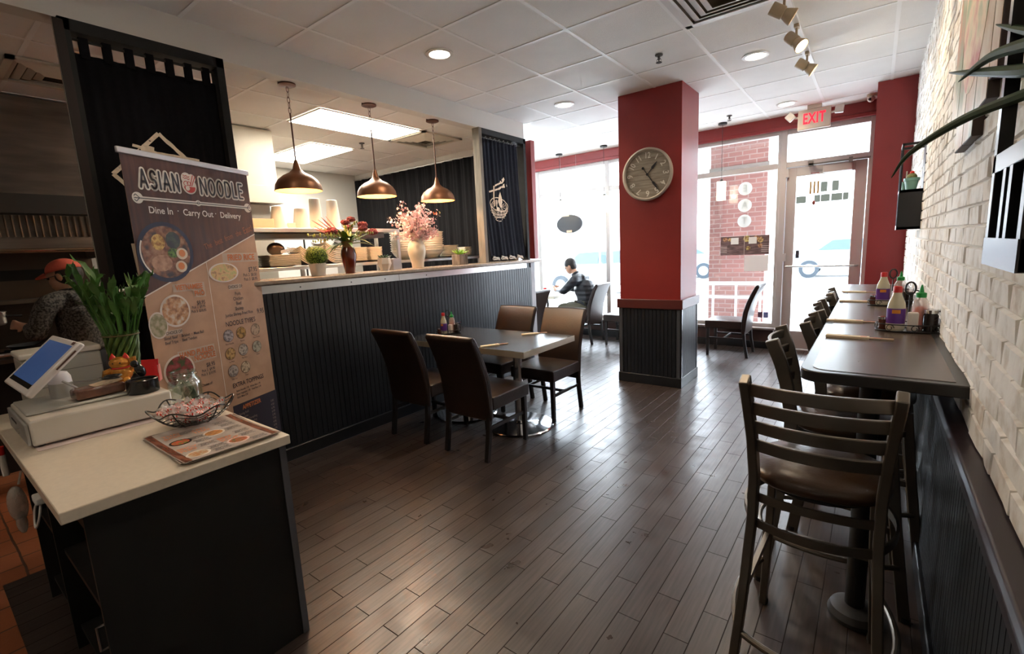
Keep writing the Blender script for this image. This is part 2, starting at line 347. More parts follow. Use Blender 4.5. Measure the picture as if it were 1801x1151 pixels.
m.prism([(p[0], p[1]) for p in prof], lambda u, v: (XW - 0.002 + u, -2.45, 0.83 + v), lambda u, v: (XW - 0.002 + u, 6.45, 0.83 + v))
struct(m.build('trim_1', P('dark_rail', (0.028, 0.017, 0.022), 0.3), bev=0.004))
m = MB(); m.bb(XW - 0.03, XW - 0.002, -2.45, 6.45, 0, 0.1); struct(m.build('baseboard_right', BASEM, bev=0.006))
m = MB(); m.bb(-7.1, XW + 0.1, -2.6, -2.5, 0, H + 0.05); struct(m.build('wall_back', PAINTW, smooth=False))
m = MB(); m.bb(-7.1, -6.9, -2.6, YW + 0.12, 0, H + 0.05); struct(m.build('wall_left', P('grey_white_wall', (0.62, 0.61, 0.58), 0.5), smooth=False))
m = MB(); m.bb(-6.9, -3.66, 4.9, 4.95, 0, K); struct(m.build('wall_partition', PAINTW, smooth=False))
# red pier beside the door
m = MB(); m.bb(-0.08, XW, 6.45, YW + 0.12, 0, H); struct(m.build('wall_pier', RED, smooth=False))
m = MB(); m.bb(-0.085, XW - 0.001, 6.435, 6.449, 0, 0.12); struct(m.build('baseboard_pier', BASEM, smooth=False))
# window wall: sill wall, frames, panes
m = MB(); m.bb(-6.9, -1.06, YW - 0.03, YW + 0.12, 0, 0.27); struct(m.build('wall_front', P('sill_panel', (0.075, 0.035, 0.028), 0.5), smooth=False))
m = MB(); m.bb(-6.9, -1.03, YW - 0.1, YW + 0.12, 0.27, 0.3); struct(m.build('trim_2', P('sill_board', (0.30, 0.27, 0.27), 0.3), bev=0.006))
m = MB(); m.bb(-6.9, -1.06, YW - 0.045, YW - 0.031, 0, 0.1); struct(m.build('baseboard_front', BASEM, bev=0.004))
m = MB(); m.bb(-6.9, -0.08, YW - 0.04, YW + 0.12, 2.88, H); m.bb(-6.9, -0.08, YW - 0.07, YW - 0.02, 2.865, 2.91); struct(m.build('wall_front_header', RED, bev=0.008))
vx = [-6.86, -6.2, -4.87, -3.52, -2.3, -1.05]
for i in range(5):
    a, b = vx[i], vx[i + 1]; m = MB()
    w = 0.035
    m.bb(a - (w if i else 0), a + w, YW, YW + 0.11, 0.3, 2.88)
    if i == 4: m.bb(b - w, b, YW, YW + 0.11, 0.3, 2.88)
    bx = b - w
    m.bb(a + w, bx, YW + 0.005, YW + 0.1, 0.3, 0.35); m.bb(a + w, bx, YW + 0.005, YW + 0.1, 2.40, 2.47); m.bb(a + w, bx, YW + 0.005, YW + 0.1, 2.82, 2.88)
    wn = struct(m.build('window_%d' % (i + 1), ALU, bev=0.004))
    m = MB(); m.bb(a + w, bx, YW + 0.05, YW + 0.056, 0.35, 2.40); m.bb(a + w, bx, YW + 0.05, YW + 0.056, 2.47, 2.82)
    g = m.build('window_pane', GLASS, wn, smooth=False)
# door with transom
m = MB(); m.bb(-1.05, -0.98, YW - 0.01, YW + 0.11, 0, 2.88); m.bb(-0.13, -0.08, YW - 0.01, YW + 0.11, 0, 2.88); m.bb(-0.98, -0.13, YW, YW + 0.11, 2.40, 2.47); m.bb(-0.98, -0.13, YW, YW + 0.11, 2.81, 2.88); m.bb(-0.98, -0.13, YW, YW + 0.11, 0, 0.015)
tr = struct(m.build('door_frame', ALU, bev=0.004))
m = MB(); m.bb(-0.98, -0.13, YW + 0.05, YW + 0.056, 2.47, 2.81); m.build('transom_pane', GLASS, tr, smooth=False)
m = MB(); m.bb(-0.975, -0.865, YW + 0.02, YW + 0.07, 0.02, 2.395); m.bb(-0.255, -0.135, YW + 0.02, YW + 0.07, 0.02, 2.395); m.bb(-0.865, -0.255, YW + 0.02, YW + 0.07, 0.02, 0.26); m.bb(-0.865, -0.255, YW + 0.02, YW + 0.07, 2.28, 2.395)
dr = struct(m.build('door_1', ALU, bev=0.004))
m = MB(); m.bb(-0.865, -0.255, YW + 0.043, YW + 0.049, 0.26, 2.28); m.build('glass_pane', GLASS, dr, smooth=False)
m = MB(); m.tube([(-0.95, YW + 0.02, 1.13), (-0.94, YW - 0.05, 1.13), (-0.2, YW - 0.05, 1.13), (-0.17, YW + 0.02, 1.13)], 0.012, 8); m.build('push_bar', STEEL, dr)
m = MB(); m.bb(-0.58, -0.28, YW - 0.045, YW + 0.02, 2.285, 2.375); m.build('door_closer', P('closer_paint', (0.45, 0.42, 0.39), 0.5), dr, bev=0.006)
m = MB(); m.box((-0.42, YW - 0.06, 2.40), (0.62, 0.02, 0.02)); m.bb(-0.74, -0.68, YW - 0.07, YW - 0.01, 2.385, 2.44); m.bb(-0.32, -0.28, YW - 0.07, YW - 0.04, 2.37, 2.43); m.build('closer_arm', P('closer_arm', (0.2, 0.19, 0.18), 0.4, metal=0.6), dr)
m = MB(); m.bb(-0.84, -0.80, YW + 0.036, YW + 0.042, 1.235, 1.335); m.build('lock_plate', P('lock_plate', (0.05, 0.05, 0.07), 0.4), dr)
for zz in (2.28, 1.2, 0.2):
    m = MB(); m.bb(-0.985, -0.95, YW - 0.02, YW + 0.02, zz, zz + 0.1); m.build('hinge', ALU, dr)
# ---------------------------------------------------------------- column
cx0, cx1, cy0, cy1 = -2.22, -1.56, 4.86, 5.40
m = MB(); m.bb(cx0, cx1, cy0, cy1, 0.9, H); colm = struct(m.build('column', RED, bev=0.003))
m = MB(); m.bb(cx0, cx1, cy0, cy1, 0, 0.9)
bead(m, cx0, cx1, 0.1, 0.84, lambda u, w, z: (u, cy0 - w, z)); bead(m, cx0, cx1, 0.1, 0.84, lambda u, w, z: (u, cy1 + w, z))
bead(m, cy0, cy1, 0.1, 0.84, lambda u, w, z: (cx1 + w, u, z)); bead(m, cy0, cy1, 0.1, 0.84, lambda u, w, z: (cx0 - w, u, z))
m.build('wainscot', BLK, colm, smooth=False)
m = MB(); e = 0.03; m.bb(cx0 - e, cx1 + e, cy0 - e, cy1 + e, 0.835, 0.935); m.build('rail', BURG, colm, bev=0.006)
m = MB(); e = 0.022; m.bb(cx0 - e, cx1 + e, cy0 - e, cy1 + e, 0, 0.105); m.build('baseboard', BASEM, colm, bev=0.005)
m = MB(); 
for (x, y) in ((cx0, cy0), (cx1, cy0), (cx1, cy1), (cx0, cy1)):
    sx_ = 1 if x > -2 else -1; sy_ = 1 if y > 5 else -1
    m.box((x + sx_ * 0.015, y - sy_ * 0.012, 0.47), (0.004, 0.03, 0.73)); m.box((x - sx_ * 0.012, y + sy_ * 0.015, 0.47), (0.034, 0.004, 0.73))
m.build('corner_trim', P('corner_guard', (0.10, 0.11, 0.13), 0.25, metal=0.3), colm)
# ---------------------------------------------------------------- half wall of the open kitchen
XH = -3.51
m = MB(); m.bb(XH - 0.14, XH - 0.013, 0.74, 5.0, 0, 1.355); bead(m, 0.74, 5.0, 0.1, 1.294, lambda u, w, z: (XH - 0.013 + w, u, z), pitch=0.045)
hw = struct(m.build('wall_half', BLK, smooth=False))
m = MB(); m.bb(XH - 0.012, XH + 0.018, 0.74, 5.0, 0, 0.1); struct(m.build('baseboard_half', BASEM, bev=0.006))
m = MB()
for (a, b) in ((0.76, 2.86), (2.863, 4.9)): m.bb(XH - 0.01, XH + 0.006, a, b, 1.295, 1.352)
mm = MB(); mm.v, mm.f, mm.mi = m.v, m.f, m.mi; mm.mat(1)
for yy in (1.0, 1.4, 1.9, 2.35, 2.7, 3.2): mm.cyl((XH + 0.006, yy, 1.322), 0.006, 0.003, 8, R=Matrix.Rotation(pi / 2, 3, 'Y'))
struct(mm.build('trim_3', [STEEL, P('screw', (0.15, 0.14, 0.13), 0.4, metal=0.8)], smooth=False))
m = MB(); m.bb(XH - 0.16, XH + 0.0, 5.0, 5.09, 0, 1.355); m.mat(1); m.bb(XH - 0.05, XH + 0.07, 5.003, 5.085, 1.4, K - 0.02); m.mat(2); m.bb(XH - 0.16, XH - 0.051, 5.003, 5.085, 1.4, K - 0.02)
struct(m.build('trim_4', [P('grey_end', (0.35, 0.34, 0.36), 0.5), RED, BLK], smooth=False))
# counter slab on the half wall
t = thing('ledge_counter', 'long grey-topped ledge along the black half wall of the open kitchen', 'counter', (XH - 0.07, 2.9, 1.356))
m = MB(); m.bb(-0.20, 0.165, -2.16, 2.2, 0, 0.038); m.build('counter_slab', P('ledge_laminate', (0.33, 0.27, 0.22), 0.25, noise=0.15, nscale=30), t, bev=0.012, seg=3)
# ---------------------------------------------------------------- outside
GROUND = P('pavement', (0.30, 0.30, 0.30), 0.9)
m = MB(); m.bb(-30, 30, YW + 0.12, 40, -0.16, -0.1); struct(m.build('ground_outside', GROUND, smooth=False))
m = MB(); m.bb(-10, 4, YW + 0.121, 9.6, 3.15, 3.35); struct(m.build('ceiling_canopy', P('canopy_soffit', (0.35, 0.36, 0.33), 0.8), smooth=False))
m = MB(); m.bb(-2.28, -1.42, 8.6, 9.3, -0.1, 3.15); m.mat(1); m.bb(-2.3, -1.40, 8.58, 9.32, 2.62, 2.70)
struct(m.build('column_outside', [BRICKR, P('limestone', (0.16, 0.14, 0.12), 0.8)], smooth=False))
t = thing('white_railing', 'white metal railing outside behind the brick pier', 'railing', (-2.0, 8.2, -0.1))
m = MB()
for i in range(12): m.box((-2.2 + i * 0.35, 0, 0.45), (0.03, 0.03, 0.9))
m.build('baluster', P('rail_white', (0.8, 0.85, 0.88), 0.5), t)
m = MB(); m.box((-0.3, 0, 0.92), (4, 0.06, 0.05)); m.box((-0.3, 0, 0.7), (4, 0.04, 0.04)); m.box((-0.3, 0, 0.12), (4, 0.04, 0.04)); m.build('rail', MATS['rail_white'], t)
t = thing('storefront_building', 'pale building with square grey windows across the street seen through the door', 'building', (0, 30, -0.1))
m = MB(); m.bb(-30, 20, 0, 4, 0, 9); m.build('facade', P('facade', (0.35, 0.35, 0.34), 0.8), t, smooth=False)
FWN = P('far_window', (0.013, 0.013, 0.010), 1.0, spec=0.0)
for q in (0.0, 5.2):
    for (a, b, z0, z1) in ((-2.46, -2.18, 3.85, 4.34), (-1.97, -1.69, 3.85, 4.34), (-3.58, -3.1, 3.35, 3.70), (-2.72, -2.47, 3.35, 3.70), (-2.43, -2.05, 3.35, 3.70), (-1.98, -1.52, 3.35, 3.70), (-1.48, -1.26, 3.35, 3.70)):
        m = MB(); m.bb(q + a, q + b, -0.05, 0.0, z0, z1); m.build('window', FWN, t, smooth=False)
def car(name, loc, rz, label, paint):
    t = thing(name, label, 'car', loc, rz)
    side = [(-2.2, 0.35), (-2.25, 0.75), (-1.9, 0.98), (-1.35, 1.02), (-0.75, 1.5), (0.9, 1.52), (1.7, 1.1), (2.2, 1.0), (2.3, 0.55), (2.2, 0.35)]
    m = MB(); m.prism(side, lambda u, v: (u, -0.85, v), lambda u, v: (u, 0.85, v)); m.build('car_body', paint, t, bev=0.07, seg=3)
    m = MB(); gl = [(-1.15, 1.05), (-0.68, 1.42), (0.05, 1.44), (0.05, 1.05)]; g2 = [(0.13, 1.05), (0.13, 1.44), (0.85, 1.44), (1.45, 1.08)]
    for g in (gl, g2): m.prism(g, lambda u, v: (u, -0.862, v), lambda u, v: (u, 0.862, v))
    m.build('car_window', P('car_glass', (0.022, 0.036, 0.045), 0.6, spec=0.2), t, smooth=False)
    for x in (-1.4, 1.4):
        for s_ in (-1, 1):
            m = MB(); m.lathe([(0, -0.1), (0.2, -0.1), (0.33, -0.1), (0.34, -0.05), (0.34, 0.1), (0.2, 0.11), (0, 0.09)], 24, (x, s_ * 0.8, 0.34), R=Matrix.Rotation(pi / 2 * -s_, 3, 'X')); w = m.build('wheel', P('tyre', (0.016, 0.020, 0.024), 0.9, spec=0.1), t)
            m = MB(); m.lathe([(0, 0.115), (0.2, 0.115), (0.21, 0.1)], 20, (x, s_ * 0.8, 0.34), R=Matrix.Rotation(pi / 2 * -s_, 3, 'X')); m.build('hubcap', P('hub', (0.10, 0.11, 0.12), 0.6), w)
    return t
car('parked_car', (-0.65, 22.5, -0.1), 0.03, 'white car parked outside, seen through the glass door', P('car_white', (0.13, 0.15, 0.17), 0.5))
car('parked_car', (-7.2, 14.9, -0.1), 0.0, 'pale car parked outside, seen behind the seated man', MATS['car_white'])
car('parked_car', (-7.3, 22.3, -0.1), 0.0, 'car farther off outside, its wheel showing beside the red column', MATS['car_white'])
# ---------------------------------------------------------------- dining chairs
LEATHER = P('brown_leather', (0.024, 0.013, 0.0095), 0.34, noise=0.15, nscale=6, bump=0.12, bscale=70)
LEGB = P('black_wood', (0.014, 0.012, 0.012), 0.4)
def make_dining_chair(name):
    """faces +Y; origin on the floor under the seat centre"""
    t = thing(name, 'x', 'chair')
    # backrest: curved upholstered slab running down past the seat
    prof = []
    zs = [0.30, 0.36, 0.48, 0.60, 0.72, 0.84, 0.92, 0.945]
    yf = [-0.19, -0.185, -0.185, -0.20, -0.235, -0.285, -0.325, -0.345]; yb = [-0.225, -0.235, -0.245, -0.262, -0.298, -0.345, -0.385, -0.375]
    vs_ = []; n = 10
    for z, a, b in zip(zs, yf, yb):
        for k in range(n + 1):
            u = -1 + 2 * k / n; vs_.append((u * 0.228, a + 0.012 * (1 - u * u) * -1, z + (0.004 * (1 - u * u) if z > 0.93 else 0)))
        for k in range(n, -1, -1):
            u = -1 + 2 * k / n; vs_.append((u * 0.228, b - 0.006 * (1 - u * u), z + (0.004 * (1 - u * u) if z > 0.93 else 0)))
    r = 2 * (n + 1); fs = []
    for i in range(len(zs) - 1):
        for k in range(r): fs.append((i * r + k, i * r + (k + 1) % r, (i + 1) * r + (k + 1) % r, (i + 1) * r + k))
    for i in (0, len(zs) - 1):
        for k in range(n): fs.append((i * r + k, i * r + k + 1, i * r + r - 2 - k, i * r + r - 1 - k))
    m = MB(); m.add(vs_, fs); b = m.build('backrest', LEATHER, t, bev=0.012, seg=3, angle=50)
    for s_ in (-1, 1): m = MB(); m.tube([(s_ * 0.227, (a + q) / 2, z) for z, a, q in zip(zs, yf, yb)], 0.0025, 6); m.build('piping', LEATHER, b)
    # seat
    m = MB(); nx, ny = 8, 8; top = []; 
    for j in range(ny + 1):
        for i in range(nx + 1):
            u = -1 + 2 * i / nx; v = -1 + 2 * j / ny; top.append((u * 0.232, 0.035 + v * 0.225, 0.475 + 0.014 * (1 - u ** 4) * (1 - v ** 4)))
    m.add(top, [(j * (nx + 1) + i, j * (nx + 1) + i + 1, (j + 1) * (nx + 1) + i + 1, (j + 1) * (nx + 1) + i) for j in range(ny) for i in range(nx)])
    per = [(i) for i in range(nx + 1)] + [(j * (nx + 1) + nx) for j in range(1, ny + 1)] + [ny * (nx + 1) + i for i in range(nx - 1, -1, -1)] + [j * (nx + 1) for j in range(ny - 1, 0, -1)]
    o_ = len(m.v); m.v += [(top[i][0], top[i][1], 0.375) for i in per]; L = len(per)
    fs = [(per[k], o_ + k, o_ + (k + 1) % L, per[(k + 1) % L]) for k in range(L)] + [tuple(range(o_, o_ + L))]
    m.f += fs; m.mi += [0] * len(fs)
    m.build('seat', LEATHER, t, bev=0.01, seg=3, angle=50)
    for sx_ in (-1, 1):
        m = MB(); m.box((sx_ * 0.2, 0.225, 0.19), (0.032, 0.032, 0.375), taper=1.15); m.build('leg', LEGB, t, bev=0.003)
        m = MB(); pts = [(sx_ * 0.205, -0.26, 0.0), (sx_ * 0.205, -0.225, 0.2), (sx_ * 0.205, -0.21, 0.37)]
        m.sweep(pts, [(-0.017, -0.017), (0.017, -0.017), (0.017, 0.017), (-0.017, 0.017)], up=(0, 1, 0)); m.build('leg', LEGB, t, bev=0.003)
    for bx_ in (((-0.2, 0, 0.24), (0.018, 0.44, 0.024)), ((0.2, 0, 0.24), (0.018, 0.44, 0.024)), ((0, 0.03, 0.24), (0.39, 0.018, 0.022))): m = MB(); m.box(*bx_); m.build('stretcher', LEGB, t)
    return t
ch0 = make_dining_chair('dining_chair')
G4 = 'dining chairs at the four-seat table'
chairs = [(-2.37, 2.69, 0, 'dark brown leather dining chair, near side of the table, aisle end, back turned', G4),
          (-3.02, 2.69, 0, 'dark brown leather dining chair, near side of the table, close to the black panelled wall', G4),
          (-2.37, 3.57, pi, 'dark brown leather dining chair across the table, aisle end, seat showing beside the chrome leg', G4),
          (-2.94, 3.57, pi, 'dark brown leather dining chair across the table, close to the black panelled wall', G4),
          (-3.72, 6.72, pi / 2, 'leather chair the man in the dark jacket sits on, beside the big window', 'dining chairs by the windows'),
          (-3.02, 6.78, pi / 2, 'leather chair partly hidden behind the red column, beyond the seated man\'s chair', 'dining chairs by the windows'),
          (-1.5, 6.72, pi / 2, 'single leather chair by the window between the red column and the door', 'dining chairs by the windows'),
          (-4.08, 5.52, pi / 2, 'leather chair just past the end of the half wall, its back half hidden', 'dining chairs by the windows')]
for i, (x, y, r, l, g) in enumerate(chairs):
    c = ch0 if i == 0 else dup(ch0, (x, y, 0), r)
    c.location = (x, y, 0); c.rotation_euler = (0, 0, r); c['label'] = l; c['group'] = g
# ---------------------------------------------------------------- tables
TOPB = P('black_laminate', (0.028, 0.030, 0.034), 0.22, noise=0.2, nscale=9)
EDGE = P('table_edge_metal', (0.52, 0.47, 0.38), 0.35, metal=0.55, noise=0.08, nscale=5)
def dining_table(loc, L, Wd, label, bases, white=False):
    t = thing('dining_table', label, 'table', loc)
    m = MB(); m.bb(-L / 2 + 0.003, L / 2 - 0.003, -Wd / 2 + 0.003, Wd / 2 - 0.003, 0.712, 0.76); m.build('tabletop', P('white_laminate', (0.7, 0.7, 0.7), 0.3) if white else TOPB, t, bev=0.002)
    m = MB()
    for a in (-1, 1): m.bb(-L / 2, L / 2, a * Wd / 2 - 0.002, a * Wd / 2 + 0.002, 0.711, 0.758); m.bb(a * L / 2 - 0.002, a * L / 2 + 0.002, -Wd / 2, Wd / 2, 0.711, 0.758)
    m.build('edge_band', EDGE, t)
    for bx in bases:
        m = MB(); m.lathe([(0, 0), (0.29, 0), (0.295, 0.006), (0.285, 0.014), (0.06, 0.034), (0.05, 0.05), (0.0, 0.052)], 48, (bx, 0, 0.0)); b = m.build('table_base', CHROME, t, angle=25)
        m = MB(); m.cyl((bx, 0, 0.04), 0.038, 0.67, 28); m.build('column_leg', CHROME, t)
        m = MB(); m.box((bx, 0, 0.702), (0.45, 0.06, 0.02)); m.box((bx, 0, 0.7), (0.06, 0.45, 0.018)); m.build('spider', BLKM, t)
    return t
dining_table((-2.745, 3.165, 0), 1.38, 0.76, 'black-topped dining table with pale metal edge and round chrome bases', (0.34, -0.30))
dining_table((-4.42, 6.74, 0), 0.72, 0.7, 'small table in front of the seated man by the window', (0.0,), True)
dining_table((-2.32, 6.74, 0), 0.7, 0.7, 'small table hidden behind the red column by the window', (0.0,), True)
# ---------------------------------------------------------------- bar stools
GUN = P('gunmetal_tube', (0.20, 0.175, 0.145), 0.33, metal=0.85, noise=0.08, nscale=12)
VINYL = P('brown_vinyl', (0.050, 0.026, 0.014), 0.3, bump=0.1, bscale=60)
def make_stool():
    """ladder-back bar stool, faces +Y"""
    t = thing('bar_stool', 'x', 'bar stool')
    def rp(z):   # rear post: y, half width
        pts = [(0.0, -0.27, 0.205), (0.35, -0.225, 0.178), (0.62, -0.185, 0.165), (0.76, -0.18, 0.165), (0.9, -0.20, 0.172), (1.0, -0.225, 0.18), (1.1, -0.262, 0.187)]
        for (a, b) in zip(pts, pts[1:]):
            if a[0] <= z <= b[0]:
                k = (z - a[0]) / (b[0] - a[0]); return a[1] + (b[1] - a[1]) * k, a[2] + (b[2] - a[2]) * k
        return pts[-1][1:]
    for s_ in (-1, 1):
        zs = [0, 0.2, 0.35, 0.5, 0.62, 0.69, 0.76, 0.83, 0.9, 0.95, 1.0, 1.05, 1.1]
        pts = [(s_ * rp(z)[1], rp(z)[0], z) for z in zs]
        m = MB(); m.sweep(catmull(pts, 2), [(-0.014, -0.025), (0.014, -0.025), (0.014, 0.025), (-0.014, 0.025)], up=(0, 1, 0)); m.build('rear_leg', GUN, t, bev=0.004)
        m = MB(); m.sweep([(s_ * 0.185, 0.235, 0), (s_ * 0.165, 0.185, 0.4), (s_ * 0.155, 0.155, 0.7)], [(-0.014, -0.02), (0.014, -0.02), (0.014, 0.02), (-0.014, 0.02)], up=(0, 1, 0)); m.build('front_leg', GUN, t, bev=0.004)
        for q_ in ((s_ * 0.205, -0.272, 0), (s_ * 0.185, 0.237, 0)): m = MB(); m.cyl(q_, 0.019, 0.02, 12); m.build('foot_glide', BLKM, t)
    for k, z in enumerate((1.065, 1.0, 0.935, 0.87)):
        y, w = rp(z); pts = [(w * (-1 + 2 * i / 12), y - 0.038 * (1 - (-1 + 2 * i / 12) ** 2), z) for i in range(13)]
        m = MB(); m.sweep(pts, [(-0.007, -0.0195), (0.007, -0.0195), (0.007, 0.0195), (-0.007, 0.0195)]); m.build('back_slat', GUN, t, bev=0.003)
    # seat
    def lob(a, z): return 1 / max(abs(cos(a)) ** 2.6 + abs(sin(a)) ** 2.6, 1e-6) ** (1 / 2.6)
    m = MB(); m.lathe([(0, 0), (0.19, 0), (0.205, 0.012), (0.207, 0.03), (0.19, 0.05), (0.12, 0.062), (0, 0.066)], 40, (0, 0.0, 0.715), 1.03, 1.0, lobes=lambda a, z: 0.93 * lob(a, z)); m.build('seat', VINYL, t, angle=60)
    m = MB(); m.lathe([(0, 0), (0.17, 0), (0.17, 0.014), (0, 0.014)], 28, (0, 0, 0.70)); m.build('seat_pan', BLKM, t)
    # curved apron under the seat and stretchers
    def bow(z, yy, w, d, sect, name):
        pts = [(w * (-1 + 2 * i / 14), yy - d * (1 - (-1 + 2 * i / 14) ** 2), z) for i in range(15)]
        m = MB(); m.sweep(pts, sect) if isinstance(sect, list) else m.tube(pts, sect, 10); m.build(name, GUN, t)
    flat = [(-0.004, -0.014), (0.004, -0.014), (0.004, 0.014), (-0.004, 0.014)]
    bow(0.685, -0.18, 0.165, 0.028, flat, 'apron'); bow(0.60, -0.188, 0.165, 0.045, flat, 'apron')
    for s_ in (-1, 1):
        m = MB(); pts = [(s_ * (0.165 + 0.05 * (1 - (-1 + 2 * i / 10) ** 2)), -0.18 + 0.34 * i / 10, 0.6) for i in range(11)]; m.sweep(pts, flat); m.build('side_rail', GUN, t)
        m = MB(); pts = [(s_ * (0.185 + 0.05 * (1 - (-1 + 2 * i / 10) ** 2)), -0.245 + 0.45 * i / 10, 0.22) for i in range(11)]; m.tube(pts, 0.011, 10); m.build('side_rail', GUN, t)
        m = MB(); m.sweep([(s_ * 0.178, -0.225, 0.36), (s_ * 0.166, 0.19, 0.36)], [(-0.008, -0.013), (0.008, -0.013), (0.008, 0.013), (-0.008, 0.013)]); m.build('side_rail', GUN, t)
    bow(0.22, -0.245, 0.19, 0.055, 0.011, 'footrest')
    m = MB(); m.sweep([(-0.166, 0.192, 0.36), (0.166, 0.192, 0.36)], [(-0.008, -0.014), (0.008, -0.014), (0.008, 0.014), (-0.008, 0.014)]); m.build('footrest', GUN, t, bev=0.003)
    return t
st = make_stool(); st.location = (-0.108, 1.79, 0); st['label'] = 'nearest ladder-back metal bar stool, drawn up to the end of the bar table, brown seat'
st['group'] = 'ladder-back bar stools'
for i, (y, l, r) in enumerate([(2.38, 'ladder-back bar stool, first along the long side of the bar table', 0.05), (2.87, 'ladder-back bar stool, second along the long side of the bar table', 0.0),
                         (3.37, 'ladder-back bar stool, third along the side of the bar table', 0.12), (3.87, 'ladder-back bar stool, fourth along the side of the bar table', -0.06), (4.37, 'ladder-back bar stool, last along the side of the bar table', 0.05)]):
    dup(st, ((-0.07, 0.005, 0.005, 0.005, 0.005)[i], y, 0), -pi / 2 + r, l)
# ---------------------------------------------------------------- bar table
t = thing('bar_table', 'long high dark-topped bar table along the white brick wall', 'bar table', (0.035, 3.55, 0))
BT = multi_noise('bar_laminate', ((0.3, (0.055, 0.036, 0.028)), (0.55, (0.105, 0.074, 0.058)), (0.75, (0.15, 0.11, 0.085))), 3.5, 0.27, (3, 0.8, 1))
BTE = P('bar_edge', (0.024, 0.022, 0.022), 0.3)
def rrect(x0, x1, y0, y1, r, corners):
    pts = []
    for (cx, cy, a0, k) in ((x0, y0, pi, 0), (x1, y0, 1.5 * pi, 1), (x1, y1, 0, 2), (x0, y1, 0.5 * pi, 3)):
        sx_ = 1 if cx == x0 else -1; sy_ = 1 if cy == y0 else -1
        if k in corners: pts += [(cx + sx_ * r + r * cos(a0 + pi / 2 * i / 6), cy + sy_ * r + r * sin(a0 + pi / 2 * i / 6)) for i in range(7)]
        else: pts.append((cx, cy))
    return pts
poly = rrect(-0.222, 0.213, -1.72, 1.70, 0.07, (0,))
m = MB(); m.prism(poly, lambda u, v: (u, v, 1.03), lambda u, v: (u, v, 1.068)); m.build('edge_band', BTE, t, bev=0.004)
poly = rrect(-0.187, 0.178, -1.685, 1.665, 0.05, (0,))
m = MB(); m.prism(poly, lambda u, v: (u, v, 1.0665), lambda u, v: (u, v, 1.0695)); m.build('tabletop', BT, t)
for yy in (-1.42, 0.0, 1.42):
    m = MB(); m.lathe([(0, 0), (0.085, 0), (0.09, 0.02), (0.08, 0.045), (0.045, 0.06), (0, 0.062)], 32, (-0.02, yy, 0)); m.build('table_base', P('cast_grey', (0.09, 0.09, 0.095), 0.45, metal=0.6), t)
    m = MB(); m.cyl((-0.02, yy, 0.05), 0.033, 0.97, 20); m.build('column_leg', BLKM, t)
    m = MB(); m.box((-0.02, yy, 1.02), (0.3, 0.06, 0.018)); m.box((-0.02, yy, 1.019), (0.06, 0.35, 0.018)); m.build('spider', BLKM, t)
# ---------------------------------------------------------------- clock
t = thing('wall_clock', 'big round wood-faced wall clock with white numerals on the red column', 'clock', (-1.895, cy0 - 0.002, 2.215))
RX = Matrix.Rotation(pi / 2, 3, 'X')
m = MB(); m.lathe([(0, 0), (0.252, 0), (0.262, 0.02), (0.26, 0.05), (0.245, 0.055), (0.235, 0.045), (0.232, 0.02), (0.0, 0.02)], 64, R=RX); m.build('clock_rim', P('pewter', (0.50, 0.44, 0.37), 0.4, metal=0.4), t)
FW = multi_noise('clock_wood', ((0.35, (0.30, 0.25, 0.19)), (0.7, (0.46, 0.40, 0.32))), 4, 0.6, (1.5, 1, 12))
m = MB(); m.lathe([(0, 0.02), (0.233, 0.02), (0.233, 0.022), (0, 0.022)], 64, R=RX)
m.mat(1)
for q in range(-4, 5): zz = q * 0.052; w = (0.232 ** 2 - zz ** 2) ** 0.5; m.box((0, -0.0222, zz), (2 * w, 0.0006, 0.0022))
m.build('clock_face', [FW, P('plank_gap', (0.12, 0.10, 0.08), 0.8)], t)
for k in range(1, 13):
    a = pi / 2 - k * pi / 6; d = Vector((sin(k * pi / 6), 0, cos(k * pi / 6)))
    m = MB(); p = d * 0.185; up = d; rt = Vector((d.z, 0, -d.x)); add_text(m, str(k), 0.082, frame((p.x, -0.0235, p.z), rt, up), sx=0.95 if k < 10 else 0.8, extrude=0.001, offset=0.0012); m.build('numeral', P('numeral_white', (0.85, 0.81, 0.73), 0.6), t, smooth=False)
HB = P('clock_hand', (0.012, 0.012, 0.02), 0.4)
def hand(ang, L, w, tail):
    d = Vector((sin(ang), 0, cos(ang))); s_ = Vector((d.z, 0, -d.x)); m = MB()
    pts = [(0, 0.004), (L * 0.45, 0.004), (L * 0.5, w), (L * 0.68, w * 0.8), (L, 0.001)]
    poly = [(u, v) for u, v in pts] + [(u, -v) for u, v in reversed(pts)]
    f = lambda y: (lambda u, v: tuple(d * u + s_ * v + Vector((0, y, 0))))
    m.prism(poly, f(-0.028), f(-0.031))
    if tail: m.prism([(-tail, 0.003), (0, 0.003), (0, -0.003), (-tail, -0.003)], f(-0.028), f(-0.031)); m.cyl(tuple(d * -tail + Vector((0, -0.027, 0))), 0.013, 0.005, 16, R=RX)
    return m.build('clock_hand', HB, t)
hand(radians(41), 0.155, 0.013, 0); hand(radians(145), 0.205, 0.011, 0.08)
m = MB(); m.cyl((0, -0.025, 0), 0.013, 0.01, 16, R=RX); m.build('hub', HB, t)
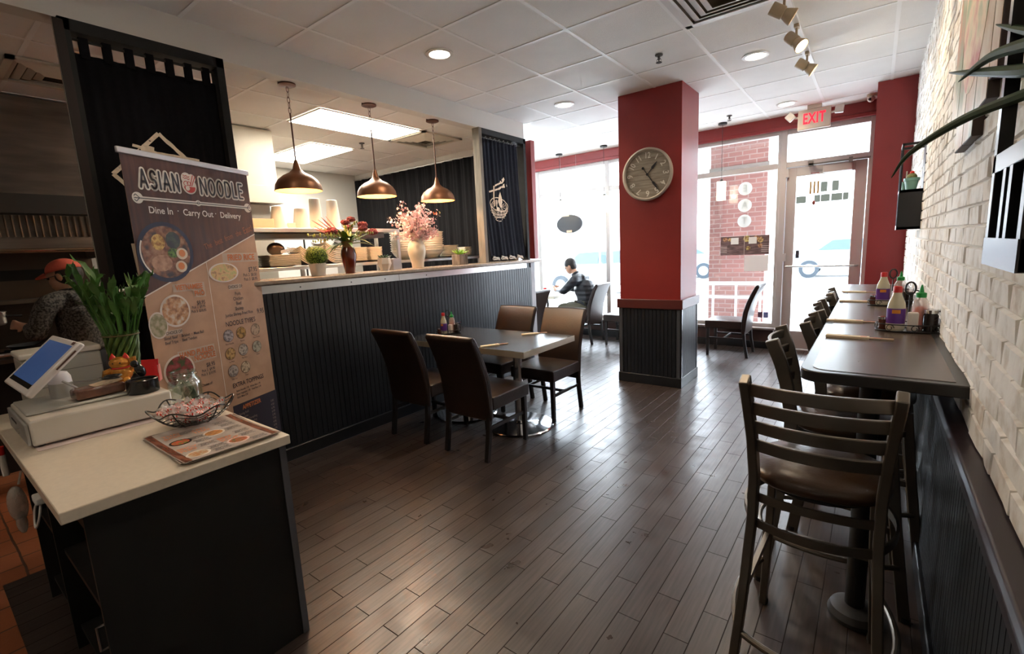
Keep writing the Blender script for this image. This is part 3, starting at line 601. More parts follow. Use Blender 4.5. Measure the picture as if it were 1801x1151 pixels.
# ---------------------------------------------------------------- curtain frames and curtains on the half wall
CLOTH = P('black_cloth', (0.006, 0.006, 0.008), 0.9, noise=0.15, nscale=40, spec=0.1)
NAVY = P('navy_cloth', (0.007, 0.009, 0.016), 0.85, noise=0.15, nscale=40, spec=0.15)
FRB = P('black_timber', (0.011, 0.011, 0.012), 0.6, noise=0.2, nscale=10, spec=0.25); FRW = multi_noise('weathered_timber', ((0.35, (0.16, 0.14, 0.11)), (0.7, (0.25, 0.22, 0.18))), 5, 0.7, (8, 8, 1))
PRINT = P('cream_print', (0.72, 0.60, 0.47), 0.8)
def curtain_frame(y0, y1, label, wood):
    t = thing('curtain_frame', label, 'frame', (XH, (y0 + y1) / 2, 1.395)); hh = K - 0.015 - 1.395; d = (y1 - y0) / 2
    m = MB(); m.bb(-0.05, 0.045, -d, -d + 0.045, 0, hh)
    if wood: m.mat(1); m.bb(0.0451, 0.0465, -d, -d + 0.045, 0, hh); m.bb(-0.05, 0.045, -d - 0.001, -d, 0, hh)
    m.build('post', [FRB, FRW], t)
    m = MB(); m.bb(-0.05, 0.045, d - 0.045, d, 0, hh); m.build('post', FRB, t)
    m = MB(); m.bb(-0.05, 0.045, -d, d, hh - 0.06, hh); m.build('beam', FRB, t)
    m = MB(); m.tube([(0, -d + 0.04, hh - 0.085), (0, d - 0.04, hh - 0.085)], 0.008, 8); m.build('rod', BLKM, t)
    return t
curtain_frame(0.74, 1.54, 'black timber frame of the tall curtain, at the near end of the half wall', False)
curtain_frame(4.07, 4.93, 'timber frame of the narrow noodle-bowl curtain, far end of the half wall', True)
t = thing('steel_corner_post', 'slim pale metal corner strip on the near end post of the curtain frame', 'corner strip', (XH + 0.03, 0.73, 0))
m = MB(); m.bb(0.005, 0.017, -0.014, -0.002, 0.0, K - 0.03); m.build('edge_strip', P('pale_metal', (0.45, 0.43, 0.38), 0.4, metal=0.4), t)
m = MB(); m.bb(0.018, 0.024, -0.012, 0.03, 0.0, K - 0.03); m.build('corner_face', P('dark_strip', (0.03, 0.022, 0.02), 0.6, spec=0.2), t)
def cloth(y0, y1, z0, z1, xf, ny=90, nz=24):
    """xf(s, t): x offset; returns builder, s along y, t from top (0) to bottom (1)"""
    m = MB(); vs_ = []
    for j in range(nz + 1):
        for i in range(ny + 1):
            s_ = i / ny; tt = j / nz; a, b = y0(tt), y1(tt); vs_.append((xf(s_, tt), a + (b - a) * s_, z1 + (z0 - z1) * tt))
    m.add(vs_, [(j * (ny + 1) + i, j * (ny + 1) + i + 1, (j + 1) * (ny + 1) + i + 1, (j + 1) * (ny + 1) + i) for j in range(nz) for i in range(ny)])
    return m
def tabs(t, y0, y1, z0, z1, n, xx, mat):
    for i in range(n):
        y = y0 + (y1 - y0) * (i + 0.5) / n; m = MB(); pts = [(xx + 0.012, y, z0 - 0.02), (xx + 0.013, y, z1 - 0.01), (xx, y, z1 + 0.006), (xx - 0.013, y, z1 - 0.01), (xx - 0.012, y, z0 - 0.02)]
        m.sweep(pts, [(-0.02, -0.001), (0.02, -0.001), (0.02, 0.001), (-0.02, 0.001)], up=(1, 0, 0)) if False else [m.bb(xx + s_ * 0.012 - 0.001, xx + s_ * 0.012 + 0.001, y - 0.02, y + 0.02, z0 - 0.02, z1) for s_ in (-1, 1)] and m.bb(xx - 0.012, xx + 0.012, y - 0.02, y + 0.02, z1, z1 + 0.003)
        m.build('tab_loop', mat, t)
# tall left curtain
XC = XH
t = thing('tall_curtain', 'tall black tab-top curtain with a cream diamond print, behind the roll-up banner', 'curtain', (0, 0, 1.40), group=None)
lx = lambda s_, tt: XC + 0.005 * sin(s_ * 23) * (0.3 + 0.7 * tt) + 0.004 * sin(s_ * 77 + 2)
m = cloth(lambda q: 0.79, lambda q: 1.49, 0.01, 1.29, lx); m.build('cloth', CLOTH, t, solid=0.002)
tabs(t, 0.79, 1.49, 1.29, 1.372, 7, XC, CLOTH)
def printed(m, pts, w, ya, yb, xf, tfun, off=0.004):
    """strip of print following the cloth; pts are (y, z)"""
    P3 = []
    for (p, q) in zip(pts, pts[1:]):
        n = max(1, int(hypot(q[0] - p[0], q[1] - p[1]) / 0.02))
        for k in range(n): P3.append((p[0] + (q[0] - p[0]) * k / n, p[1] + (q[1] - p[1]) * k / n))
    P3.append(pts[-1]); vs_ = []
    for i, (y, z) in enumerate(P3):
        a = P3[max(i - 1, 0)]; b = P3[min(i + 1, len(P3) - 1)]; d = Vector((b[0] - a[0], b[1] - a[1])); d.normalize(); nx, nz = -d.y * w / 2, d.x * w / 2
        for s_ in (1, -1):
            yy, zz = y + nx * s_, z + nz * s_; vs_.append((xf((yy - ya) / (yb - ya), tfun(zz)) + off, yy, zz))
    m.add(vs_, [(2 * i, 2 * i + 1, 2 * i + 3, 2 * i + 2) for i in range(len(P3) - 1)])
def pfill(m, poly, ya, yb, xf, tfun, off=0.0045):
    c = (sum(p[0] for p in poly) / len(poly), sum(p[1] for p in poly) / len(poly)); f = lambda y, z: (xf((y - ya) / (yb - ya), tfun(z)) + off, y, z)
    n = len(poly); m.add([f(*c)] + [f(*p) for p in poly], [(0, 1 + i, 1 + (i + 1) % n) for i in range(n)])
zz0 = 1.40
tf = lambda z: (1.29 - z) / 1.28
m = MB(); dm = [(1.1249, 0.925), (0.87, 0.665), (1.09, 0.42), (1.36, 0.68), (1.1249, 0.925)]
for a, b in zip(dm, dm[1:]): printed(m, [a, b], 0.022, 0.79, 1.49, lx, tf)
printed(m, [(0.905, 0.27), (0.915, -0.0 + 0.03)], 0.02, 0.79, 1.49, lx, tf)
for (a, b, w) in (((1.02, 0.815), (1.33, 0.79), 0.016), ((0.985, 0.84), (1.30, 0.755), 0.016), ((1.03, 0.835), (1.09, 0.825), 0.03)): printed(m, [a, b], w, 0.79, 1.49, lx, tf)
m.build('print', PRINT, t, smooth=False)
# narrow right curtain with the noodle bowl
t = thing('noodle_bowl_curtain', 'narrow navy curtain printed with a noodle bowl and chopsticks, knotted cord hem', 'curtain', (0, 0, 1.40))
rx = lambda s_, tt: XC + 0.006 * sin(s_ * 22 + tt * 0.8) * (0.5 + 0.5 * tt) + 0.004 * sin(s_ * 61 + 2) + 0.012 * tt
ya_ = lambda q: 4.12 + (0.03 * q if q < 0.6 else 0.018 + 0.14 * (q - 0.6)); yb_ = lambda q: 4.80 + 0.10 * q * q
m = cloth(ya_, yb_, 0.03, 1.36, rx); m.build('cloth', NAVY, t, solid=0.002)
for i in range(9):
    y = 4.15 + i * 0.08; m = MB(); m.tube([(XC + 0.012 * cos(a), y + 0.002 * a, 1.367 + 0.013 * sin(a)) for a in [k * 0.7 for k in range(9)]], 0.0022, 5); m.build('curtain_ring', STEEL, t)
tf = lambda z: (1.36 - z) / 1.33; A, B = 4.13, 4.84
def ps(m, pts, w): printed(m, pts, w, A, B, rx, tf)
m = MB(); o = -1.40
ps(m, [(4.24, 2.185 + o), (4.40, 2.225 + o)], 0.018); ps(m, [(4.40, 2.225 + o), (4.50, 2.262 + o)], 0.024); ps(m, [(4.50, 2.262 + o), (4.555, 2.285 + o)], 0.042)
ps(m, [(4.33, 2.255 + o), (4.46, 2.30 + o)], 0.018); ps(m, [(4.455, 2.298 + o), (4.53, 2.352 + o)], 0.038)
ps(m, [(4.325, 2.255 + o), (4.315, 2.12 + o), (4.32, 2.03 + o)], 0.016); ps(m, [(4.345, 2.10 + o), (4.35, 2.0 + o), (4.40, 1.975 + o)], 0.014)
def ell(cy, cz, ry, rz, a0, a1, n=20, tilt=0): return [(cy + ry * cos(a) * cos(tilt) - rz * sin(a) * sin(tilt), cz + ry * cos(a) * sin(tilt) + rz * sin(a) * cos(tilt)) for a in [a0 + (a1 - a0) * k / n for k in range(n + 1)]]
ps(m, ell(4.40, 2.05 + o, 0.155, 0.075, 0, 2 * pi, 28, -0.12), 0.009)
ps(m, [(4.245, 2.07 + o), (4.262, 1.99 + o), (4.30, 1.93 + o), (4.335, 1.895 + o)], 0.009); ps(m, [(4.553, 2.03 + o), (4.545, 1.98 + o), (4.50, 1.925 + o), (4.45, 1.905 + o)], 0.009)
ps(m, ell(4.39, 1.883 + o, 0.065, 0.022, 0, 2 * pi, 18), 0.008)
ps(m, ell(4.40, 1.965 + o, 0.14, 0.03, pi, 2 * pi, 16), 0.008)
for r_ in range(4):
    zc = 1.895 + r_ * 0.025 + o; n_ = 3 + r_ // 2
    for k in range(n_ + (r_ % 2)):
        yc = 4.40 + (k - (n_ + (r_ % 2) - 1) / 2) * 0.062 + 0.0
        for q in (0.028, 0.017, 0.007): ps(m, ell(yc, zc, q, q * 0.75, 0.1, pi - 0.1, 8), 0.004)
for a in (0.3, 0.9, 1.5, 2.1, 2.6): ps(m, [(4.44, 2.03 + o), (4.44 + 0.075 * cos(a - 1.9), 2.03 + o + 0.055 * sin(a - 1.9))], 0.006)
ps(m, ell(4.45, 2.03 + o, 0.085, 0.06, -2.6, 0.6, 14), 0.007)
for q in (0.05, 0.075, 0.1): ps(m, ell(4.36, 2.03 + o, q, q * 0.6, 1.2, 3.6, 12), 0.006)
m.mat(0); leaf = [(4.40, 2.04 + o), (4.385, 2.09 + o), (4.40, 2.15 + o), (4.43, 2.195 + o), (4.462, 2.14 + o), (4.47, 2.08 + o), (4.445, 2.03 + o), (4.42, 2.015 + o)]
pfill(m, leaf, A, B, rx, tf, 0.005); m.mat(1); printed(m, [(4.425, 2.03 + o), (4.43, 2.17 + o)], 0.005, A, B, rx, tf, 0.007); m.mat(0)
pfill(m, ell(4.375, 2.0 + o, 0.03, 0.02, 0, 2 * pi, 12), A, B, rx, tf, 0.005)
m.build('print', [PRINT, NAVY], t, smooth=False)
m = MB()
for i in range(4):
    y = 4.27 + i * 0.155
    for k in range(3): m.tube(ell_ := [(XC + 0.03, y + 0.03 * cos(a) + 0.03 * k - 0.03, 0.035 + 0.012 * sin(a)) for a in [q * 0.7 for q in range(10)]], 0.005, 6)
    m.tube([(XC + 0.032, y - 0.05, 0.06), (XC + 0.034, y, 0.045), (XC + 0.032, y + 0.06, 0.02)], 0.008, 6)
m.build('knotted_cord', P('cord_white', (0.7, 0.66, 0.6), 0.8), t)
# long black curtain closing the kitchen
t = thing('kitchen_curtain', 'long pleated black curtain closing off the far side of the kitchen', 'curtain', (-5.28, 4.86, 0))
m = MB(); n = 420; vs_ = []
for j, z in enumerate((0.4, 1.6, K - 0.1)):
    for i in range(n + 1): x = -1.6 + 3.2 * i / n; vs_.append((x, 0.016 * sin(x * 34) + 0.006 * sin(x * 91 + 1) - 0.005, z))
m.add(vs_, [(j * (n + 1) + i, j * (n + 1) + i + 1, (j + 1) * (n + 1) + i + 1, (j + 1) * (n + 1) + i) for j in range(2) for i in range(n)])
m.build('cloth', P('black_drape', (0.010, 0.010, 0.012), 0.85, spec=0.15), t, solid=0.002)
m = MB(); m.tube([(-1.6, 0, K - 0.085), (1.62, 0, K - 0.085)], 0.01, 8); m.build('rod', STEEL, t)
# ---------------------------------------------------------------- kitchen equipment
PORC = P('porcelain', (0.80, 0.74, 0.64), 0.3); PWHITE = P('white_ware', (0.86, 0.82, 0.74), 0.35)
t = thing('pass_shelf', 'two-tier steel pass shelf behind the ledge, carrying cups above and plates below', 'shelf', (-4.17, 0, 0))
m = MB(); m.bb(-0.2, 0.2, 1.5, 3.3, 1.765, 1.80); m.build('top_shelf', STEEL, t, bev=0.004)
m = MB(); m.bb(-0.2, 0.2, 1.5, 4.6, 1.445, 1.475); m.build('lower_shelf', STEEL, t, bev=0.004)
for y in (1.52, 3.28):
    for x in (-0.18, 0.18): m = MB(); m.bb(x - 0.015, x + 0.015, y - 0.015, y + 0.015, 0.93, 1.765); m.build('leg', STEEL, t)
for y in (2.4, 4.56):
    for x in (-0.18, 0.18): m = MB(); m.bb(x - 0.015, x + 0.015, y - 0.015, y + 0.015, 0.93, 1.445); m.build('leg', STEEL, t)
m = MB(); m.bb(-0.13, 0.13, 1.62, 3.15, 1.715, 1.76); m.build('heat_lamp_bar', P('lamp_bar', (0.12, 0.11, 0.10), 0.35, metal=0.8), t)
t = thing('prep_counter', 'steel prep counter under the pass shelf, mostly hidden by the half wall', 'counter', (-4.25, 3.0, 0))
m = MB(); m.bb(-0.4, 0.4, -1.4, 1.7, 0.0, 0.89); m.build('cabinet_body', DKSTEEL, t); m = MB(); m.bb(-0.42, 0.42, -1.42, 1.72, 0.89, 0.93); m.build('worktop', STEEL, t, bev=0.004)
ORD = ['first', 'second', 'third', 'fourth', 'fifth', 'sixth', 'seventh', 'eighth', 'ninth', 'tenth', 'eleventh', 'twelfth', 'thirteenth', 'fourteenth']
def lab(n, k): return 'lowest' if k == 0 else ('topmost' if k == n - 1 else ORD[k] + ' from the bottom')
def stack(name, bm, mat, loc, n, pitch, cat, phrase, group, jitter=0.002, rz=0.0):
    o0 = None
    for k in range(n):
        if o0 is None: o = o0 = bm.build(name, mat)
        else: o = o0.copy(); COL.objects.link(o)
        o.location = (loc[0] + random.uniform(-jitter, jitter), loc[1] + random.uniform(-jitter, jitter), loc[2] + k * pitch); o.rotation_euler = (0, 0, rz + random.uniform(-0.03, 0.03))
        tag(o, phrase.replace('#', lab(n, k)), cat, group)
def sqlob(p): return lambda a, z: 0.9 / (abs(cos(a)) ** p + abs(sin(a)) ** p) ** (1 / p)
def sqplate(w, h): m = MB(); m.lathe([(0, 0), (w * 0.6, 0), (w * 0.72, h * 0.35), (w * 0.96, h * 0.9), (w, h), (w, h + 0.0035), (w * 0.97, h + 0.0035), (w * 0.7, h * 0.35 + 0.004), (0, 0.005)], 40, lobes=sqlob(8)); return m
stack('rectangular_plate', sqplate(0.165, 0.012), PORC, (-4.12, 2.06, 1.476), 8, 0.0125, 'plate', 'flat cream plate, # of the wide stack nearest the banner', 'flat cream plates')
def wavy(w, d):
    m = MB(); n = 12; vs_ = []
    for s_ in (0, 0.005):
        for j in range(n + 1):
            for i in range(n + 1):
                u = -1 + 2 * i / n; v = -1 + 2 * j / n; vs_.append((u * w * 0.9, v * d, 0.008 + 0.034 * v * v + 0.02 * u * u * v * v + s_))
    N = (n + 1) ** 2
    for s_ in (0, 1): m.add([], []); m.f += [tuple(s_ * N + q for q in (j * (n + 1) + i, j * (n + 1) + i + 1, (j + 1) * (n + 1) + i + 1, (j + 1) * (n + 1) + i)) for j in range(n) for i in range(n)]
    m.v += vs_; per = [i for i in range(n)] + [j * (n + 1) + n for j in range(n)] + [n * (n + 1) + i for i in range(n, 0, -1)] + [j * (n + 1) for j in range(n, 0, -1)]
    m.f += [(per[k], per[(k + 1) % len(per)], N + per[(k + 1) % len(per)], N + per[k]) for k in range(len(per))]; m.mi = [0] * len(m.f); return m
stack('curved_plate', wavy(0.13, 0.11), PORC, (-4.13, 2.33, 1.470), 8, 0.0165, 'plate', 'curved cream plate, # in the stack behind the green ball plant', 'curved plates, shorter stack')
stack('curved_plate', wavy(0.13, 0.125), PORC, (-4.13, 2.585, 1.470), 10, 0.0168, 'plate', 'curved cream plate, # in the tall stack by the brown vase', 'curved plates, taller stack')
def bowlm(r, h, th=0.004, foot=0.45): m = MB(); m.lathe([(0, 0.004), (r * foot, 0.004), (r * foot, 0), (r * foot * 1.06, 0), (r * 0.8, h * 0.45), (r * 0.965, h * 0.88), (r * 0.968, h * 0.9), (r + 0.003, h * 0.93), (r + 0.003, h), (r - th, h), (r * 0.77, h * 0.5), (r * foot, 0.01), (0, 0.008)], 36); return m
stack('side_dish', sqplate(0.088, 0.02), PORC, (-4.12, 2.86, 1.476), 11, 0.0125, 'dish', 'small square dish, # in the stack past the brown vase', 'small dishes, first stack')
stack('side_dish', sqplate(0.088, 0.02), PORC, (-4.12, 3.045, 1.476), 11, 0.0125, 'dish', 'small square dish, # in the stack behind the dark succulent', 'small dishes, second stack')
stack('noodle_bowl', bowlm(0.165, 0.105), PWHITE, (-4.15, 3.52, 1.476), 9, 0.024, 'bowl', 'big cream noodle bowl, # in the stack nearer the banner', 'big noodle bowls, near stack')
stack('noodle_bowl', bowlm(0.165, 0.105), PWHITE, (-4.15, 3.87, 1.476), 9, 0.0245, 'bowl', 'big cream noodle bowl, # in the stack behind the blossoms', 'big noodle bowls, far stack')
stack('square_plate', sqplate(0.1, 0.014), PWHITE, (-4.13, 4.165, 1.476), 11, 0.0125, 'plate', 'square cream plate, # in the stack past the big bowls', 'square plates past the bowls')
stack('square_plate', sqplate(0.075, 0.012), PWHITE, (-4.13, 4.45, 1.476), 9, 0.0125, 'plate', 'small square cream plate, # in the stack behind the bark planter', 'small square plates at the shelf end')
# cups on the top shelf
FOAM = P('foam_white', (0.86, 0.80, 0.70), 0.6)
for (y, r0, r1, h, l) in ((2.15, 0.072, 0.045, 0.20, 'shorter white foam container upside down on the top shelf, nearest the banner'), (2.36, 0.078, 0.05, 0.19, 'broad white foam container upside down, beside the tallest one'),
                          (2.512, 0.062, 0.047, 0.285, 'tallest white foam container upside down on the top shelf'), (2.69, 0.07, 0.048, 0.28, 'tall white foam container upside down behind the reddish flower bouquet')):
    m = MB(); n_ = 5; pr = [(r0, 0.0), (r0 + 0.003, 0.003), (r0, 0.008)]
    pr += [(r0 + (r1 - r0) * k / 8, h * k / 8) for k in range(1, 8)] + [(r1, h - 0.004), (r1 - 0.006, h), (0, h)]
    m.lathe([(0, 0)] + pr, 32); o = m.build('foam_container', FOAM, loc=(-4.2, y, 1.801)); tag(o, l, 'container', 'foam containers on the top shelf')
o = MB().bb(-0.09, 0.09, -0.09, 0.09, 0, 0.09).build('carton', P('kraft_pale', (0.75, 0.58, 0.42), 0.7), loc=(-4.25, 2.0, 1.801), bev=0.004); tag(o, 'small pale carton on the top pass shelf beside the banner edge', 'carton')
o = MB().bb(-0.03, 0.03, -0.035, 0.035, 0, 0.06).build('carton', FOAM, loc=(-4.2, 2.255, 1.801), bev=0.004); tag(o, 'tiny white carton between foam containers on the top shelf', 'carton')
t = thing('serving_ladle', 'dark ladle bowl and spoons leaning on the stack of flat plates', 'utensils', (-4.13, 2.06, 1.575))
m = MB(); m.sph((0, 0, 0.055), 0.075, 20, 12, (0.6, 1, 0.75)); m.build('bag', P('dark_plastic', (0.04, 0.025, 0.018), 0.3), t)
for k in range(4): m = MB(); m.tube([(0.04, 0.02, 0.02 + 0.006 * k), (0.05, 0.12, 0.03 + 0.01 * k), (0.05, 0.19, 0.015 + 0.012 * k)], 0.0035, 6); m.build('spoon_handle', STEEL, t)
# white duct and hood in the middle of the kitchen
t = thing('exhaust_duct', 'boxy cream exhaust hood hanging from the kitchen ceiling behind the banner', 'exhaust hood', (-5.45, 2.1, 0))
DW = P('duct_white', (0.62, 0.57, 0.47), 0.4, noise=0.05, nscale=3)
m = MB(); m.bb(-0.45, 0.45, -0.5, 0.5, 2.30, K - 0.012); m.build('duct_body', DW, t, smooth=False)
m = MB(); m.bb(-0.48, 0.48, -0.53, 0.53, 2.12, 2.295); m.build('lower_box', DW, t, bev=0.004)
m = MB(); m.bb(-0.35, 0.35, -0.4, 0.44, 1.2, 2.115); m.build('back_column', P('steel_pale', (0.45, 0.42, 0.36), 0.4, metal=0.3), t)
m = MB(); m.bb(0.351, 0.354, 0.2, 0.42, 1.9, 1.96); m.build('red_label', P('red_label', (0.35, 0.04, 0.03), 0.5), t)
t = thing('wall_cabinet', 'pale steel cabinet with bright screen panels on the far kitchen wall', 'cabinet', (-6.7, 3.7, 0))
m = MB(); m.bb(-0.18, 0.12, -0.5, 0.5, 0, 2.1); m.build('cabinet_body', P('cab_white', (0.7, 0.72, 0.72), 0.35), t, bev=0.004)
m = MB(); m.bb(0.121, 0.135, -0.01, 0.01, 1.0, 2.1); m.build('door_gap', BLKM, t)
o = MB().bb(-0.01, 0.01, -0.6, 0.2, 2.13, 2.45).build('wall_panel', P('panel_white', (0.8, 0.82, 0.84), 0.5), loc=(-6.85, 3.6, 0)); tag(o, 'bright white panel on the far kitchen wall below the ceiling', 'panel')
# kitchen range and stainless hood, left side
t = thing('range_hood', 'long dark stainless range hood along the cooking line, ribbed grease filters', 'range hood', (-5.2, -0.3, 0))
m = MB(); m.bb(-0.06, 0.0, -2.0, 1.5, 2.13, K - 0.012); m.build('fascia', DKSTEEL, t)
m = MB(); m.bb(-0.75, -0.7, -2.0, 1.5, 2.13, K - 0.012); m.bb(-0.75, 0.0, 1.46, 1.5, 1.64, K - 0.012); m.build('side_panel', DKSTEEL, t)
m = MB(); m.bb(-0.16, -0.12, -2.0, 1.46, 1.80, 1.98); m.build('filter_panel', DKSTEEL, t)
m = MB()
for k in range(86): y = -1.98 + k * 0.04; m.tube([(-0.105, y, 1.81), (-0.105, y, 1.975)], 0.008, 6)
m.build('filter_ribs', P('filter_rib', (0.13, 0.09, 0.06), 0.4, metal=0.9), t)
m = MB(); m.bb(-0.20, 0.0, -2.0, 1.46, 1.985, 2.13); m.build('recess', P('hood_dark', (0.03, 0.024, 0.02), 0.5), t)
m = MB(); m.bb(-0.16, -0.02, -2.0, 1.5, 1.70, 1.795); m.build('lower_band', DKSTEEL, t); m = MB(); m.tube([(-0.01, -2.0, 1.70), (-0.01, 1.5, 1.70)], 0.018, 10); m.build('lip', P('lip_steel', (0.5, 0.4, 0.3), 0.25, metal=1), t)
for y in (0.55, 0.83): m = MB(); m.bb(-0.09, -0.075, y - 0.02, y + 0.02, 1.88, 1.96); m.build('latch', STEEL, t)
t = thing('cooking_range', 'dark cooking range with burners and steel front rail behind the register', 'range', (-5.6, -0.3, 0))
m = MB(); m.bb(-0.4, 0.35, -2.0, 1.5, 0, 0.86); m.build('range_body', P('range_dark', (0.03, 0.026, 0.024), 0.4, metal=0.5), t)
m = MB(); m.bb(-0.4, 0.42, -2.0, 1.5, 0.86, 0.89); m.build('range_top', DKSTEEL, t); m = MB(); m.tube([(0.46, -2.0, 0.93), (0.46, 1.45, 0.93)], 0.014, 8); m.build('front_rail', STEEL, t)
m = MB(); m.bb(-0.42, -0.38, -2.0, 1.5, 0.86, 1.72); m.build('backsplash', P('splash', (0.14, 0.11, 0.09), 0.35, metal=0.9), t)
m = MB(); m.bb(-0.38, -0.1, -2.0, 1.5, 1.28, 1.31); m.build('back_shelf', DKSTEEL, t)
m = MB(); m.bb(-0.38, -0.36, -1.9, 1.4, 1.47, 1.56); m.build('vent_slot', BLKM, t)
for i, y in enumerate((-0.2, 0.35, 0.9)):
    m = MB()
    for a in range(4): m.box((0.1, y, 0.905), (0.34, 0.02, 0.02), rot=a * pi / 4)
    m.build('burner_grate', BLKM, t)
t = thing('stock_pot', 'steel pot standing on the range, left of the held pan', 'pot', (-5.45, 0.02, 0.918))
m = MB(); m.lathe([(0, 0), (0.13, 0), (0.14, 0.02), (0.14, 0.17), (0.146, 0.172), (0.136, 0.17), (0.13, 0.02), (0, 0.01)], 32); m.build('pot_body', STEEL, t)
m = MB(); m.tube(arc((0, 0.14, 0.13), 0.04, 0, pi, 8), 0.006, 6); m.tube(arc((0, -0.14, 0.13), 0.04, pi, 2 * pi, 8), 0.006, 6); m.build('pot_handle', STEEL, t)
t = thing('frying_pan', 'dark frying pan resting on the range top', 'pan', (-5.42, 0.62, 0.918))
m = MB(); m.lathe([(0, 0), (0.11, 0), (0.15, 0.045), (0.147, 0.045), (0.108, 0.006), (0, 0.005)], 32); m.build('pan_body', BLKM, t)
m = MB(); m.tube([(0.14, 0, 0.04), (0.25, 0.05, 0.09), (0.34, 0.08, 0.10)], 0.009, 8); m.build('handle', BLKM, t)
# kitchen ceiling lights, diffuser, sprinkler, left vent
for (x0, x1, y0, y1, l) in ((-4.57, -4.0, 2.55, 3.73, 'bright rectangular ceiling panel light over the pass, beside the pendants'), (-6.39, -5.22, 3.16, 3.73, 'bright rectangular ceiling panel light deeper in the kitchen, beyond the cream hood')):
    t = thing('panel_light', l, 'light', ((x0 + x1) / 2, (y0 + y1) / 2, K - 0.006)); a, b = (x1 - x0) / 2, (y1 - y0) / 2
    m = MB(); m.bb(-a, a, -b, b, -0.006, 0.0); m.build('diffuser', emis('panel_diffuser', (1.0, 0.91, 0.76), 15), t)
    m = MB()
    for s_ in (-1, 1): m.bb(s_ * a - 0.008, s_ * a + 0.008, -b, b, -0.009, 0.001); m.bb(-a, a, s_ * b - 0.008, s_ * b + 0.008, -0.009, 0.001)
    m.build('frame', TBAR, t)
def diffuser(loc, w, label, mat):
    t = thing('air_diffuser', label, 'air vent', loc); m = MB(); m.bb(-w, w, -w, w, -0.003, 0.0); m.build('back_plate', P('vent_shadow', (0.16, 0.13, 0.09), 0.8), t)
    for k, q in enumerate((1.0, 0.8, 0.6, 0.4)):
        a = w * q; b = a - w * 0.15; z0 = -0.007 - 0.004 * k; m = MB()
        vs_ = [(sx_ * r_, sy_ * r_, z) for (r_, z) in ((a, z0), (b, z0 - 0.014)) for (sx_, sy_) in ((-1, -1), (1, -1), (1, 1), (-1, 1))]
        m.add(vs_, [(i, (i + 1) % 4, 4 + (i + 1) % 4, 4 + i) for i in range(4)])
        m.build('louvre', mat, t, smooth=False, solid=0.004)
    m = MB()
    for s_ in (-1, 1): m.bb(s_ * w - 0.022, s_ * w + 0.022, -w - 0.022, w + 0.022, -0.016, 0); m.bb(-w - 0.022, w + 0.022, s_ * w - 0.022, s_ * w + 0.022, -0.016, 0)
    m.build('frame', mat, t); return t
diffuser((-4.28, 4.06, K - 0.006), 0.28, 'square louvred air vent in the kitchen ceiling beyond the panel light', P('vent_cream', (0.7, 0.66, 0.56), 0.5))
diffuser((-4.55, 0.90, K - 0.006), 0.24, 'square air vent in the kitchen ceiling above the cook', MATS['vent_cream'])
diffuser((-0.86, 3.42, H - 0.006), 0.285, 'large white louvred air vent beside the track spotlights', P('vent_white', (0.75, 0.75, 0.74), 0.4))
def sprinkler(loc, label):
    t = thing('sprinkler', label, 'sprinkler', loc); m = MB(); m.lathe([(0, 0), (0.032, 0), (0.03, -0.008), (0.012, -0.012), (0.01, -0.03), (0.016, -0.034), (0.005, -0.04), (0.005, -0.058), (0, -0.058)], 20); m.build('sprinkler_body', P('dark_fitting', (0.10, 0.095, 0.09), 0.4, metal=0.6), t)
    m = MB(); m.lathe([(0, -0.058), (0.024, -0.058), (0.024, -0.061), (0, -0.061)], 16); m.build('deflector', MATS['dark_fitting'], t)
    m = MB(); m.tube([(-0.015, 0, -0.034), (-0.018, 0, -0.046), (-0.006, 0, -0.057)], 0.002, 5); m.tube([(0.015, 0, -0.034), (0.018, 0, -0.046), (0.006, 0, -0.057)], 0.002, 5); m.build('yoke', MATS['dark_fitting'], t)
sprinkler((-1.5, 4.08, H - 0.004), 'fire sprinkler in the ceiling in front of the red column'); sprinkler((-1.54, 6.61, H - 0.004), 'small fire sprinkler near the pendant lamp by the door window'); sprinkler((-4.9, 3.62, K - 0.004), 'fire sprinkler in the kitchen ceiling between the panel lights')
